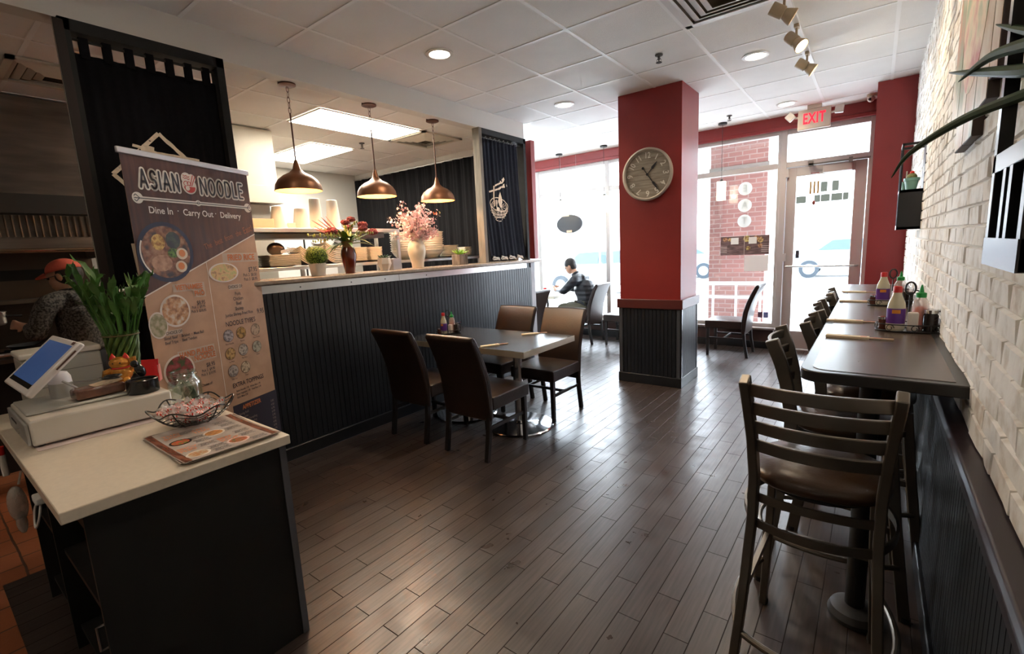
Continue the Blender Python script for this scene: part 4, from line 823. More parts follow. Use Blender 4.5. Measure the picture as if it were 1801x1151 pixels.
# copper pendants
COP = P('copper_shade', (0.22, 0.095, 0.045), 0.38, metal=0.55, noise=0.2, nscale=9, bump=0.04, bscale=40); COPD = P('copper_dark', (0.10, 0.035, 0.022), 0.45, metal=0.4)
INN = P('shade_inside', (0.75, 0.36, 0.10), 0.5)
for i, (y, l) in enumerate(((2.05, 'copper dome pendant lamp nearest the banner, over the ledge'), (2.79, 'middle one of the three copper dome pendant lamps'), (3.55, 'copper dome pendant lamp above the pink blossoms'))):
    t = thing('pendant_lamp', l, 'pendant lamp', (-3.625, y, K - 0.001), group='copper pendant lamps')
    m = MB(); m.lathe([(0, 0), (0.062, 0), (0.064, -0.022), (0.05, -0.028), (0, -0.028)], 32); m.build('canopy', COPD, t)
    m = MB()
    for k in range(5):
        zc = -0.05 - k * 0.038; ax = k % 2; pts = [((0.010 * cos(a) if ax else 0.0), (0 if ax else 0.010 * cos(a)), zc + 0.024 * sin(a)) for a in [q * pi / 5 for q in range(10)]]
        m.tube(pts, 0.0022, 5, closed=True)
    m.build('chain', COPD, t)
    m = MB(); m.tube([(0, 0, -0.22), (0, 0, -0.60)], 0.006, 8); m.build('rod', COPD, t)
    outer = [(0.012, -0.565), (0.02, -0.595), (0.03, -0.632), (0.058, -0.66), (0.105, -0.683), (0.144, -0.715), (0.167, -0.752), (0.175, -0.795)]
    m = MB(); m.lathe([(0, -0.575)] + outer, 48); m.mat(1); m.lathe([(r_ - 0.003, z - 0.001) for r_, z in outer[::-1]] + [(0, -0.58)], 48); m.mat(0); m.lathe([(0.172, -0.796), (0.1755, -0.793), (0.1765, -0.797), (0.172, -0.799)], 48)
    m.build('lamp_shade', [COP, INN], t)
    m = MB(); m.sph((0, 0, -0.70), 0.032, 16, 10, (1, 1, 1.2)); m.build('bulb', emis('warm_bulb', (1.0, 0.62, 0.25), 12), t)
    lamp('pendant_bulb_light', 'POINT', (0, 0, -0.755), 8, (1.0, 0.66, 0.36), 0.03, parent=t)
# ---------------------------------------------------------------- roll-up banner
BL = Vector((-3.107, 0.801, 0)); BR = Vector((-3.451, 1.604, 0)); bu = (BR - BL).normalized(); BW = 0.856; bang = atan2(bu.y, bu.x)
t = thing('roll_up_banner', 'tall roll-up menu banner lettered ASIAN NOODLE, standing behind the register counter', 'banner', tuple(BL), bang)
# local: x along the width, z up, -y faces the room
BNR_WOOD = multi_noise('banner_wood', ((0.3, (0.04, 0.012, 0.008)), (0.55, (0.085, 0.027, 0.017)), (0.75, (0.14, 0.052, 0.032))), 5, 0.55, (7, 1, 0.5))
BNR_TAN = P('banner_tan', (0.52, 0.32, 0.21), 0.5, noise=0.12, nscale=8, spec=0.3); BNR_BLUE = P('banner_dark', (0.035, 0.028, 0.042), 0.5, spec=0.3)
SLATE = P('banner_slate', (0.04, 0.045, 0.08), 0.5, spec=0.3)
CREAM = P('ink_cream', (0.85, 0.78, 0.70), 0.5); INKD = P('ink_dark', (0.035, 0.03, 0.04), 0.5); INKO = P('ink_orange', (0.62, 0.18, 0.05), 0.5); INKR = P('ink_red', (0.5, 0.03, 0.02), 0.5); INKG = P('ink_grey', (0.35, 0.27, 0.22), 0.6)
zb, zt = 0.07, 2.13
m = MB(); m.bb(0.01, BW - 0.01, -0.001, 0.001, zb, zt - 0.01); sheet = m.build('banner_sheet', BNR_TAN, t, smooth=False)
def flat(mb, pts, k): y = -0.0014 - 0.0012 * k; n = len(pts); mb.add([(u, y, z) for u, z in pts], [tuple(range(n))])
def circ(u, z, r, n=28, rz=None): return [(u + r * cos(2 * pi * i / n), z + (rz or r) * sin(2 * pi * i / n)) for i in range(n)]
m = MB(); flat(m, [(0.01, 1.372), (0.01, zt - 0.01), (BW - 0.01, zt - 0.01), (BW - 0.01, 1.722)], 0); m.build('wood_print', BNR_WOOD, sheet, smooth=False)
m = MB(); flat(m, [(0.01, 1.365), (BW - 0.01, 1.715), (BW - 0.01, 1.722), (0.01, 1.372)], 1); flat(m, [(0.424, 0.6), (0.424, 1.545), (0.4275, 1.546), (0.4275, 0.6)], 1); m.build('divider_line', CREAM, sheet, smooth=False)
def txt(mb, s, u, z, size, k=3, align='CENTER', sx=1.0, off=0.0, rot=0.0, sp=1.0):
    X = Vector((cos(rot), 0, sin(rot))); add_text(mb, s, size, frame((u, -0.0014 - 0.0012 * k, z), X, Vector((-sin(rot), 0, cos(rot)))), align, sx, 0, off, sp)
# title with its pale glow
def stroke(mb, pts, w, k):
    for (p, q) in zip(pts, pts[1:]):
        d = Vector((q[0] - p[0], q[1] - p[1])); d.normalize(); nx, nz = -d.y * w / 2, d.x * w / 2
        flat(mb, [(p[0] + nx, p[1] + nz), (q[0] + nx, q[1] + nz), (q[0] - nx, q[1] - nz), (p[0] - nx, p[1] - nz)], k)
def arcp(cx, cz, rx, rz, a0, a1, n=10): return [(cx + rx * cos(a0 + (a1 - a0) * i / n), cz + rz * sin(a0 + (a1 - a0) * i / n)) for i in range(n + 1)]
GLY_ = {'A': (1.0, [[(0, 0), (0.5, 1), (1, 0)], [(0.2, 0.33), (0.8, 0.33)]]), 'S': (0.85, [arcp(0.5, 0.74, 0.42, 0.26, 0.3, 1.5 * pi, 10)[:-1] + arcp(0.5, 0.25, 0.46, 0.25, 0.5 * pi, -0.85 * pi, 12)]),
        'I': (0.0, [[(0, 0), (0, 1)]]), 'N': (0.85, [[(0, 0), (0, 1), (1, 0), (1, 1)]]), 'O': (0.95, [arcp(0.5, 0.5, 0.5, 0.5, 0, 2 * pi, 22)]), 'D': (0.85, [[(0, 0), (0, 1), (0.4, 1)] + arcp(0.4, 0.5, 0.6, 0.5, pi / 2, -pi / 2, 12) + [(0.4, 0), (0, 0)]]),
        'L': (0.65, [[(0, 1), (0, 0), (1, 0)]]), 'E': (0.65, [[(1, 1), (0, 1), (0, 0), (1, 0)], [(0, 0.5), (0.85, 0.5)]])}
def word(s, u0, u1, zc, hh, w, k, gap=0.021):
    tot = sum(GLY_[c][0] for c in s); cw = (u1 - u0 - gap * (len(s) - 1)) / tot; u = u0; out = []
    for c in s:
        m = MB(); gw = GLY_[c][0] * cw
        for ln in GLY_[c][1]:
            P_ = [(u + x * gw, zc - hh / 2 + z * hh) for x, z in ln]; stroke(m, P_, w, k)
            for p in P_: flat(m, circ(p[0], p[1], w / 2, 10), k)
        out.append(m); u += gw + gap
    return out
for s, u0, u1 in (('ASIAN', 0.094, 0.318), ('NOODLE', 0.466, 0.785)):
    m = MB()
    for q in word(s, u0, u1, 1.998, 0.092, 0.030, 1): m.add(q.v, q.f)
    m.build('title_outline', CREAM, sheet, smooth=False); m = MB()
    for q in word(s, u0, u1, 1.998, 0.092, 0.0115, 2.2): m.add(q.v, q.f)
    m.build('title_lettering', INKD, sheet, smooth=False)
# logo
m = MB(); flat(m, circ(0.388, 1.99, 0.048), 2); flat(m, circ(0.375, 2.03, 0.035), 2.2); flat(m, circ(0.41, 2.035, 0.025), 2.3); m.build('logo_ground', CREAM, sheet, smooth=False)
m = MB(); flat(m, [(0.388 + 0.038 * cos(a), 1.985 + 0.035 * sin(a)) for a in [pi + pi * k / 14 for k in range(15)]], 4)
stroke(m, [(0.392, 1.99), (0.418, 2.055)], 0.005, 4); stroke(m, [(0.402, 1.99), (0.434, 2.05)], 0.005, 4)
for q in (0, 0.013): stroke(m, [(0.352, 2.05 - q), (0.362, 2.042 - q), (0.374, 2.048 - q), (0.384, 2.038 - q), (0.394, 2.044 - q)], 0.004, 4)
stroke(m, circ(0.366, 2.001, 0.014, 12), 0.004, 4); stroke(m, circ(0.385, 2.003, 0.011, 10), 0.004, 4)
m.build('logo', INKR, sheet, smooth=False); m = MB(); flat(m, circ(0.372, 1.975, 0.014, 14), 5); m.build('logo_highlight', CREAM, sheet, smooth=False)
# ruled ornament
m = MB(); stroke(m, [(0.05, 1.892), (0.83, 1.895)], 0.02, 1)
for u in (0.065, 0.815): flat(m, circ(u, 1.893, 0.03), 1.5)
flat(m, circ(0.432, 1.894, 0.02, 16, 0.017), 1.5); m.build('ornament_ground', CREAM, sheet, smooth=False)
m = MB(); stroke(m, [(0.045, 1.892), (0.835, 1.895)], 0.0045, 3)
for s_, u in ((1, 0.075), (-1, 0.808)):
    stroke(m, [(u, 1.893), (u - s_ * 0.02, 1.912), (u - s_ * 0.03, 1.902)], 0.004, 3); stroke(m, [(u, 1.893), (u - s_ * 0.02, 1.874), (u - s_ * 0.03, 1.884)], 0.004, 3)
stroke(m, circ(0.432, 1.894, 0.009, 8), 0.003, 3); m.build('ornament', INKD, sheet, smooth=False)
m = MB(); txt(m, 'Dine In', 0.112, 1.832, 0.052, align='LEFT', sx=0.93, off=0.0006); txt(m, '\u00b7', 0.288, 1.836, 0.06); txt(m, 'Carry Out', 0.318, 1.832, 0.052, align='LEFT', sx=0.93, off=0.0006); txt(m, '\u00b7', 0.545, 1.836, 0.06); txt(m, 'Delivery', 0.577, 1.832, 0.052, align='LEFT', sx=0.93, off=0.0006)
m.build('tagline', CREAM, sheet, smooth=False)
m = MB(); 
for k, (w, dz) in enumerate((('The', 0), ('best', 0.0), ('from', 0.0), ('the', 0.0), ('East!', 0.0))): u = 0.455 + k * 0.083; txt(m, w, u, 1.63 + (u - 0.43) * 0.33, 0.05 if k < 4 else 0.062, rot=0.32, sx=0.72)
m.build('script_line', P('ink_rust', (0.36, 0.10, 0.03), 0.5), sheet, smooth=False)
# food pictures
def food(u, z, r, rim, stops, sc, name='food_picture', label=None, rz=None, k=2, rimw=0.88):
    m = MB(); flat(m, circ(u, z, r, 32, rz), k); b = m.build(name, rim, sheet, smooth=False)
    m = MB(); flat(m, circ(u, z, r * rimw, 32, (rz or r) * rimw), k + 1); m.build('food', multi_noise('food_%d' % len(MATS), stops, sc, 0.4), b, smooth=False)
    return b
b = food(0.178, 1.605, 0.168, SLATE, ((0.36, (0.03, 0.012, 0.008)), (0.5, (0.22, 0.08, 0.03)), (0.64, (0.42, 0.22, 0.12))), 22, rimw=0.86)
m = MB(); stroke(m, [(0.178 + 0.15 * cos(a), 1.605 + 0.15 * sin(a)) for a in [2.7 + k * 0.12 for k in range(12)]], 0.008, 3.5); m.build('rim_shine', CREAM, b, smooth=False)
m = MB(); flat(m, circ(0.135, 1.66, 0.04, 12, 0.045), 4.2); m.build('corn', multi_noise('corn', ((0.4, (0.35, 0.15, 0.03)), (0.6, (0.75, 0.52, 0.16))), 60, 0.5), b, smooth=False)
m = MB(); flat(m, circ(0.225, 1.67, 0.045, 10, 0.05), 4.0); m.build('seaweed', multi_noise('seaweed', ((0.4, (0.008, 0.01, 0.008)), (0.65, (0.05, 0.07, 0.035))), 30, 0.4), b, smooth=False)
m = MB(); flat(m, circ(0.215, 1.60, 0.035, 9, 0.028), 4.4); m.build('greens', multi_noise('greens', ((0.4, (0.02, 0.05, 0.01)), (0.6, (0.16, 0.3, 0.05))), 60, 0.5), b, smooth=False)
m = MB(); flat(m, circ(0.14, 1.545, 0.062, 14, 0.045), 4.1); m.build('pork_slice', multi_noise('pork', ((0.35, (0.28, 0.12, 0.06)), (0.6, (0.55, 0.33, 0.2))), 25, 0.4), b, smooth=False)
for (u, z) in ((0.268, 1.595), (0.252, 1.522)):
    m = MB(); flat(m, circ(u, z, 0.036, 18, 0.033), 5); e_ = m.build('egg_half', P('egg_white', (0.75, 0.6, 0.42), 0.4), b, smooth=False)
    m = MB(); flat(m, circ(u, z + 0.002, 0.021, 16), 5.5); m.build('yolk', P('yolk', (0.70, 0.22, 0.05), 0.35), b, smooth=False)
def pat(u, z, w, h_, k=1): m = MB(); flat(m, [(u - w / 2, z - h_ / 2), (u + w / 2, z - h_ / 2), (u + w / 2, z + h_ / 2), (u - w / 2, z + h_ / 2)], k); return m
GL = P('heading_ground', (0.55, 0.42, 0.32), 0.5)
m = MB()
for (u, z, w, h_) in ((0.70, 1.562, 0.30, 0.06), (0.284, 1.40, 0.21, 0.045), (0.347, 1.357, 0.085, 0.045), (0.268, 1.012, 0.25, 0.05), (0.318, 0.973, 0.16, 0.048), (0.618, 1.373, 0.10, 0.035), (0.145, 1.152, 0.10, 0.03)):
    m = MB(); flat(m, [(u - w / 2, z - h_ / 2), (u + w / 2, z - h_ / 2), (u + w / 2, z + h_ / 2), (u - w / 2, z + h_ / 2)], 1); m.build('heading_ground', GL, sheet, smooth=False)
m = MB()
for (s, u, z, sz, a) in (('FRIED RICE', 0.70, 1.562, 0.055, 0.85), ('VIETNAMESE', 0.284, 1.40, 0.042, 0.75), ('PH\u00d4', 0.345, 1.357, 0.042, 0.8), ('HAND PULLED', 0.268, 1.01, 0.045, 0.78), ('NOODLE', 0.316, 0.973, 0.045, 0.8)): txt(m, s, u, z, sz, sx=a, off=0.0012)
m.build('heading', INKO, sheet, smooth=False)
m = MB()
for (s, u, z, sz, a) in (('$7.95', 0.785, 1.478, 0.045, 'CENTER'), ('Pick 2  $8.50', 0.755, 1.443, 0.029, 'CENTER'), ('Pick 3  $8.95', 0.757, 1.414, 0.029, 'CENTER'), ('$8.95', 0.345, 1.30, 0.034, 'CENTER'), ('Pick 2  $9.95', 0.325, 1.276, 0.023, 'CENTER'), ('Pick 3  $10.95', 0.322, 1.252, 0.023, 'CENTER'),
                         ('$8.95', 0.346, 0.915, 0.036, 'CENTER'), ('Pick 2  $9.95', 0.325, 0.886, 0.023, 'CENTER'), ('Pick 3  $10.95', 0.322, 0.862, 0.023, 'CENTER'), ('CHOICE OF:', 0.618, 1.373, 0.028, 'CENTER'), ('CHOICE OF:', 0.145, 1.152, 0.024, 'CENTER'),
                         ('Pork', 0.628, 1.326, 0.032, 'CENTER'), ('Chicken', 0.627, 1.294, 0.032, 'CENTER'), ('Beef', 0.626, 1.262, 0.032, 'CENTER'), ('Shrimp', 0.625, 1.228, 0.032, 'CENTER'), ('Jumbo Shrimp Fried Rice', 0.62, 1.193, 0.029, 'CENTER'), ('9.95', 0.803, 1.187, 0.048, 'CENTER'),
                         ('Sliced Beef  \u00b7  Brisket  \u00b7  Meat Ball', 0.205, 1.124, 0.024, 'CENTER'), ('Beef Tripe  \u00b7  Beef Tendon', 0.18, 1.098, 0.024, 'CENTER'), ('NOODLE TYPES', 0.622, 1.137, 0.045, 'CENTER'), ('EXTRA TOPPINGS', 0.617, 0.73, 0.043, 'CENTER'),
                         ('Extra Noodle 1.95   White Rice 1.95', 0.61, 0.69, 0.018, 'CENTER'), ('Extra Vegetable 1.95   Fried Rice 2.45', 0.61, 0.668, 0.018, 'CENTER'), ('Extra Meat 2.95', 0.55, 0.646, 0.018, 'CENTER'), ('Choice of:', 0.30, 0.80, 0.024, 'CENTER')): txt(m, s, u, z, sz, align=a, sx=0.78, off=0.0004)
for i, (u, z) in enumerate(((0.508, 1.063), (0.613, 1.065), (0.737, 1.066), (0.504, 0.945), (0.61, 0.95), (0.73, 0.947), (0.507, 0.829), (0.609, 0.83))): txt(m, ['Rice Noodle', 'Ramen', 'Hand Pulled', 'Lo Mein', 'Flat Rice', 'Udon', 'Mei Fun', 'Clear'][i], u, z - 0.053, 0.016, sx=0.8)
m.build('small_print', INKD, sheet, smooth=False)
food(0.545, 1.47, 0.115, P('dish_white', (0.75, 0.66, 0.58), 0.4), ((0.35, (0.35, 0.2, 0.08)), (0.5, (0.7, 0.45, 0.2)), (0.65, (0.45, 0.45, 0.15))), 35, rz=0.062)
food(0.06, 1.205, 0.055, MATS['dish_white'], ((0.35, (0.2, 0.2, 0.08)), (0.6, (0.5, 0.42, 0.28))), 40, rz=0.075, k=1.5)
food(0.174, 1.272, 0.093, MATS['dish_white'], ((0.35, (0.25, 0.1, 0.04)), (0.5, (0.55, 0.28, 0.12)), (0.68, (0.7, 0.62, 0.5))), 30)
food(0.14, 0.925, 0.098, MATS['dish_white'], ((0.38, (0.06, 0.08, 0.02)), (0.5, (0.25, 0.03, 0.03)), (0.65, (0.35, 0.08, 0.06))), 28)
for i, (u, z) in enumerate(((0.508, 1.063), (0.613, 1.065), (0.737, 1.066), (0.504, 0.945), (0.61, 0.95), (0.73, 0.947), (0.507, 0.829), (0.609, 0.83))):
    c = [(0.42, 0.36, 0.36), (0.5, 0.28, 0.07), (0.5, 0.34, 0.22), (0.55, 0.33, 0.12), (0.48, 0.4, 0.34), (0.42, 0.38, 0.28), (0.45, 0.38, 0.34), (0.55, 0.42, 0.28)][i]
    food(u, z, 0.041, P('dish_shadow', (0.16, 0.10, 0.08), 0.6), ((0.4, tuple(q * 0.45 for q in c)), (0.55, c)), 60, k=1.5, rimw=0.93)
m = pat(0.657, 0.36, 0.39, 0.48, 1.2); m.build('appetizer_box', BNR_BLUE, sheet, smooth=False)
m = MB(); txt(m, 'APPETIZER', 0.616, 0.567, 0.042, sx=0.8, off=0.001); m.build('appetizer_heading', INKO, sheet, smooth=False)
m = MB()
for k, s in enumerate(('Spring Roll', 'Edamame', 'Pan Fried Dumpling', 'Steamed Dumpling', 'Crab Rangoon', 'Chicken Wing', 'Seaweed Salad', 'Fried Tofu', 'Tempura')): txt(m, s, 0.50, 0.53 - k * 0.026, 0.023, align='LEFT', sx=0.8); txt(m, ['3.95', '4.50', '6.95', '6.95', '5.95', '7.95', '4.95', '4.95', '6.95'][k], 0.80, 0.53 - k * 0.026, 0.023, sx=0.8)
m.build('appetizer_print', INKG, sheet, smooth=False)
m = MB(); m.bb(-0.004, BW + 0.004, -0.008, 0.008, zt - 0.018, zt + 0.014); m.build('top_rail', P('rail_silver', (0.6, 0.6, 0.62), 0.3, metal=0.6), t, bev=0.004)
m = MB(); m.bb(0.04, BW - 0.1, -0.04, 0.04, 0, 0.072); m.build('cassette', MATS['rail_silver'], t, bev=0.01)
m = MB(); m.tube([(BW / 2, 0.015, 0.07), (BW / 2, 0.015, zt)], 0.008, 8); m.build('support_pole', MATS['rail_silver'], t)
# ---------------------------------------------------------------- register counter
QTZ = P('cream_quartz', (0.72, 0.63, 0.51), 0.28, noise=0.04, nscale=60)
t = thing('register_counter', 'black register cabinet with a cream quartz top in the foreground', 'counter', (-2.4, 0.5, 0))
poly = [(-0.9, -0.32), (0.64, -0.32), (0.64, 0.34), (-0.64, 0.34), (-0.64, 0.12), (-0.9, 0.12)]
m = MB(); m.prism(poly, lambda u, v: (u, v, 0.823), lambda u, v: (u, v, 0.86)); m.build('counter_slab', QTZ, t, bev=0.003)
CAB = multi_noise('black_cabinet', ((0.35, (0.004, 0.004, 0.004)), (0.65, (0.010, 0.0095, 0.009))), 5, 0.55, (1, 1, 0.25), bump=0.05)
m = MB(); m.bb(0.59, 0.61, -0.27, 0.305, 0, 0.822); m.build('end_panel', CAB, t)
m = MB(); m.bb(0.585, 0.615, 0.305, 0.33, 0, 0.822); m.build('corner_strip', P('strip_grey', (0.10, 0.10, 0.115), 0.35), t)
m = MB(); m.bb(-0.62, 0.585, 0.30, 0.32, 0.08, 0.822); m.build('front_panel', CAB, t)
for x in (-0.62, -0.1): m = MB(); m.bb(x - 0.01, x + 0.01, -0.27, 0.27, 0, 0.822); m.build('partition', CAB, t)
for z in (0.08, 0.42): m = MB(); m.bb(-0.61, 0.59, -0.25, 0.27, z, z + 0.02); m.build('shelf_board', CAB, t)
m = MB(); m.bb(-0.61, 0.59, -0.26, -0.245, 0.74, 0.822); m.build('apron', CAB, t)
m = MB(); m.tube([(0.57, -0.262, 0.36), (0.57, -0.285, 0.36), (0.57, -0.285, 0.44), (0.57, -0.262, 0.44)], 0.004, 6); m.build('latch', STEEL, t)
# cash drawer and POS
OFFW = P('off_white_plastic', (0.68, 0.64, 0.57), 0.4); GREYP = P('grey_plastic', (0.36, 0.36, 0.35), 0.4)
t = thing('cash_drawer', 'wide white cash drawer under the tablet register', 'cash drawer', (-2.725, 0.455, 0.864))
m = MB(); m.bb(-0.225, 0.225, -0.225, 0.235, 0.006, 0.106); m.build('drawer_body', OFFW, t, bev=0.008)
m = MB(); m.bb(-0.215, 0.215, -0.237, -0.226, 0.012, 0.094); fr = m.build('drawer_front', GREYP, t, bev=0.003)
m = MB(); m.cyl((0.05, -0.237, 0.04), 0.011, 0.006, 14, R=RX); m.build('lock', STEEL, fr); m = MB(); m.bb(-0.12, 0.0, -0.2385, -0.237, 0.06, 0.068); m.build('slot', BLKM, fr)
m = MB()
for sx_ in (-1, 1):
    for sy_ in (-1, 1): m.cyl((sx_ * 0.2, sy_ * 0.2, 0), 0.012, 0.006, 10)
m.build('rubber_feet', BLKM, t)
o = MB().bb(-0.24, 0.25, -0.22, 0.2, 0, 0.0015).build('paper_sheet', P('paper_pink', (0.72, 0.6, 0.58), 0.7), loc=(-2.705, 0.455, 0.8605), smooth=False); tag(o, 'thin printed sheet sticking out from under the cash drawer', 'paper')
t = thing('tablet_register', 'white tablet register with a blue screen on a swivel stand', 'register', (-2.75, 0.40, 0.971))
m = MB(); m.bb(-0.155, 0.155, -0.165, 0.165, 0, 0.012); m.build('base_plate', P('plate_silver', (0.50, 0.50, 0.46), 0.35, metal=0.3), t, bev=0.005)
m = MB(); m.lathe([(0, 0.012), (0.040, 0.012), (0.040, 0.075), (0, 0.075)], 28, (-0.055, -0.02, 0)); m.build('swivel_neck', MATS['plate_silver'], t)
m = MB(); m.lathe([(0.039, 0.075), (0.038, 0.10), (0.028, 0.12), (0, 0.128)], 28, (-0.055, -0.02, 0)); m.build('swivel_dome', P('dome_white', (0.75, 0.75, 0.78), 0.35), t)
tl = Matrix.Translation((0.065, -0.075, 0.183)) @ Matrix.Rotation(0.026, 4, 'Z') @ Matrix.Rotation(radians(43.5), 4, 'X')
m = MB(); m.bb(-0.22, 0.22, -0.124, 0.124, -0.012, 0.012); m.xf(tl); tb = m.build('tablet_case', P('case_white', (0.78, 0.74, 0.72), 0.3), t, bev=0.007)
m = MB(); m.bb(-0.185, 0.185, -0.082, 0.10, 0.0122, 0.0128); m.xf(tl); m.build('screen', P('screen_blue', (0.03, 0.06, 0.15), 0.15, emit=0.10, ecol=(0.09, 0.17, 0.42), noise=0.3, nscale=7), tb, smooth=False)
m = MB(); m.bb(-0.185, 0.185, -0.10, -0.082, 0.0123, 0.0129); m.xf(tl); m.build('screen_bar', BLKG, tb, smooth=False)
m = MB(); m.bb(0.2201, 0.221, 0.0, 0.09, -0.003, 0.003); m.bb(0.15, 0.19, 0.105, 0.118, 0.0122, 0.013); m.xf(tl); m.build('card_slot', P('slot_dark', (0.12, 0.06, 0.05), 0.5), tb)
t = thing('receipt_printer', 'pale grey box-shaped printer behind the tablet register', 'printer', (-3.17, 0.45, 0.8605))
m = MB(); m.bb(-0.12, 0.12, -0.15, 0.13, 0, 0.27); m.build('printer_body', P('printer_grey', (0.42, 0.42, 0.38), 0.45), t, bev=0.01)
m = MB(); m.bb(-0.122, 0.123, -0.155, 0.135, 0.272, 0.30); m.build('printer_lid', OFFW, t, bev=0.008)
for z in (0.13, 0.20): m = MB(); m.bb(0.1195, 0.1215, -0.15, 0.13, z, z + 0.003); m.build('seam', P('seam_dark', (0.18, 0.18, 0.16), 0.5), t)
# tray with odds and ends
t = thing('plastic_tray', 'brown clear plastic tray of pens and papers in front of the tablet stand', 'tray', (-2.665, 0.475, 0.984), 0.1)
BRP = P('brown_clear_plastic', (0.16, 0.07, 0.045), 0.2, noise=0.4, nscale=30, coat=0.5)
m = MB(); m.bb(-0.045, 0.045, -0.085, 0.085, 0, 0.045); m.build('tray_body', BRP, t, bev=0.01)
m = MB(); m.box((0, 0.03, 0.05), (0.07, 0.1, 0.008), rot=Matrix.Rotation(0.15, 3, 'X')); m.build('paper_scraps', P('scrap', (0.62, 0.48, 0.33), 0.6, noise=0.3, nscale=40), t)
m = MB(); m.tube([(-0.03, -0.06, 0.045), (-0.04, -0.10, 0.085)], 0.005, 6); m.build('clip_arm', P('silver_clip', (0.5, 0.5, 0.48), 0.3, metal=0.8), t)
t = thing('scissors', 'black-handled scissors lying across the plastic tray', 'scissors', (-2.70, 0.49, 1.042), 1.2)
m = MB(); m.box((-0.05, 0, 0.004), (0.10, 0.012, 0.003)); m.box((-0.05, 0, 0.0075), (0.10, 0.012, 0.003), rot=0.12); m.build('blade', STEEL, t)
for s_ in (-1, 1): m = MB(); m.tube([(0.045 + 0.028 * cos(a), s_ * 0.022 + 0.016 * sin(a), 0.008) for a in [k * pi / 7 for k in range(14)]], 0.0055, 6, closed=True); m.build('handle', BLKG, t)
# fortune cat
GOLD = P('gold_glaze', (0.62, 0.27, 0.045), 0.22, metal=0.55, noise=0.35, nscale=25); CRED = P('red_glaze', (0.55, 0.02, 0.015), 0.25)
t = thing('lucky_cat', 'small gold waving cat figurine on a red base, on the cash drawer', 'figurine', (-2.90, 0.615, 0.971), 0.95); t.scale = (1.2, 1.2, 1.2)
m = MB(); m.bb(-0.05, 0.05, -0.022, 0.022, 0, 0.010); m.build('base_block', CRED, t, bev=0.004)
m = MB(); m.sph((0, 0, 0.042), 0.036, 22, 14, (1.05, 0.9, 0.95)); m.sph((-0.02, -0.018, 0.016), 0.014, 10, 8); m.sph((0.02, -0.018, 0.016), 0.014, 10, 8); m.build('cat_body', GOLD, t)
m = MB(); m.sph((0, -0.004, 0.085), 0.030, 22, 14, (1.2, 0.95, 0.85)); hd = m.build('cat_head', GOLD, t)
for s_ in (-1, 1): m = MB(); m.lathe([(0.013, 0), (0.008, 0.012), (0, 0.024)], 10, (s_ * 0.022, 0, 0.102)); m.build('ear', CRED, hd); m = MB(); m.sph((s_ * 0.012, -0.030, 0.088), 0.003, 8, 6); m.build('eye', BLKG, hd)
m = MB(); m.tube(catmull([(0.032, 0, 0.05), (0.05, -0.002, 0.07), (0.045, -0.006, 0.105)], 4), [0.011, 0.011, 0.011, 0.010, 0.009, 0.009, 0.010, 0.012, 0.013], 10); m.build('raised_paw', GOLD, t)
m = MB(); m.tube([(-0.034, 0, 0.055), (-0.05, -0.012, 0.05), (-0.045, -0.026, 0.04)], [0.012, 0.012, 0.011], 10); m.build('paw', GOLD, t)
m = MB(); m.tube([(0.027 * cos(a), 0.027 * sin(a) * 0.9, 0.065) for a in [k * pi / 10 for k in range(20)]], 0.004, 6, closed=True); m.build('collar', CRED, t)
# black tin with glossy things, red card
t = thing('black_tin', 'low round black tin standing on the right end of the cash drawer', 'tin', (-2.595, 0.615, 0.971))
m = MB(); m.lathe([(0, 0), (0.058, 0), (0.060, 0.004), (0.060, 0.058), (0.056, 0.061), (0.050, 0.058), (0.050, 0.052), (0, 0.052)], 40); m.build('tin_body', BLKG, t)
o = tag(MB().sph((0, 0, 0.045), 0.024, 18, 12, (0.75, 0.8, 1.3), R=Matrix.Rotation(0.35, 3, 'X')).sph((0, -0.016, 0.078), 0.016, 12, 8).build('glossy_figurine', P('gloss_black', (0.008, 0.008, 0.01), 0.06), loc=(-2.595, 0.615, 1.026)), 'glossy black rounded figurine sitting in the black tin', 'figurine')
t = thing('red_envelope', 'folded bright red envelope propped up behind the black tin', 'envelope', (-2.79, 0.70, 0.971), 0.8)
m = MB(); m.box((0, 0, 0.055), (0.075, 0.003, 0.11), rot=Matrix.Rotation(-0.2, 3, 'X')); m.build('front_flap', P('envelope_red', (0.62, 0.01, 0.012), 0.4), t)
m = MB(); m.box((0.03, 0.02, 0.04), (0.003, 0.05, 0.08), rot=Matrix.Rotation(0.3, 3, 'Z')); m.build('side_flap', P('envelope_pink', (0.7, 0.25, 0.22), 0.4), t)
# lucky bamboo
t = thing('lucky_bamboo', 'lucky bamboo with twisted stems bundled in a dark pot behind the cash drawer', 'plant', (-3.07, 0.675, 0.8605))
m = MB(); m.lathe([(0, 0), (0.06, 0), (0.072, 0.01), (0.075, 0.13), (0.068, 0.13), (0.064, 0.1), (0, 0.1)], 36); m.build('pot', BLKG, t)
BAM = multi_noise('bamboo_stem', ((0.35, (0.035, 0.085, 0.015)), (0.65, (0.12, 0.22, 0.045))), 14, 0.4, (4, 4, 1)); LEAF = P('bamboo_leaf', (0.06, 0.17, 0.03), 0.4, noise=0.45, nscale=6)
tips = []
for ring, n_ in ((0, 14), (1, 9)):
    for k in range(n_):
        a0 = 2 * pi * k / n_; m = MB(); pts = []; rs = []
        for j in range(13):
            q = j / 12; a = a0 + q * 2.0; r_ = (0.045 + 0.022 * q if ring == 0 else 0.025 + 0.012 * q); z = 0.09 + 0.25 * q; pts.append((r_ * cos(a), r_ * sin(a), z)); rs.append(0.0105 - (0.0018 if j % 3 else -0.0006))
        m.tube(pts, rs, 8); m.build('stem', BAM, t); tips.append((pts[-1], a0 + 2.0, ring))
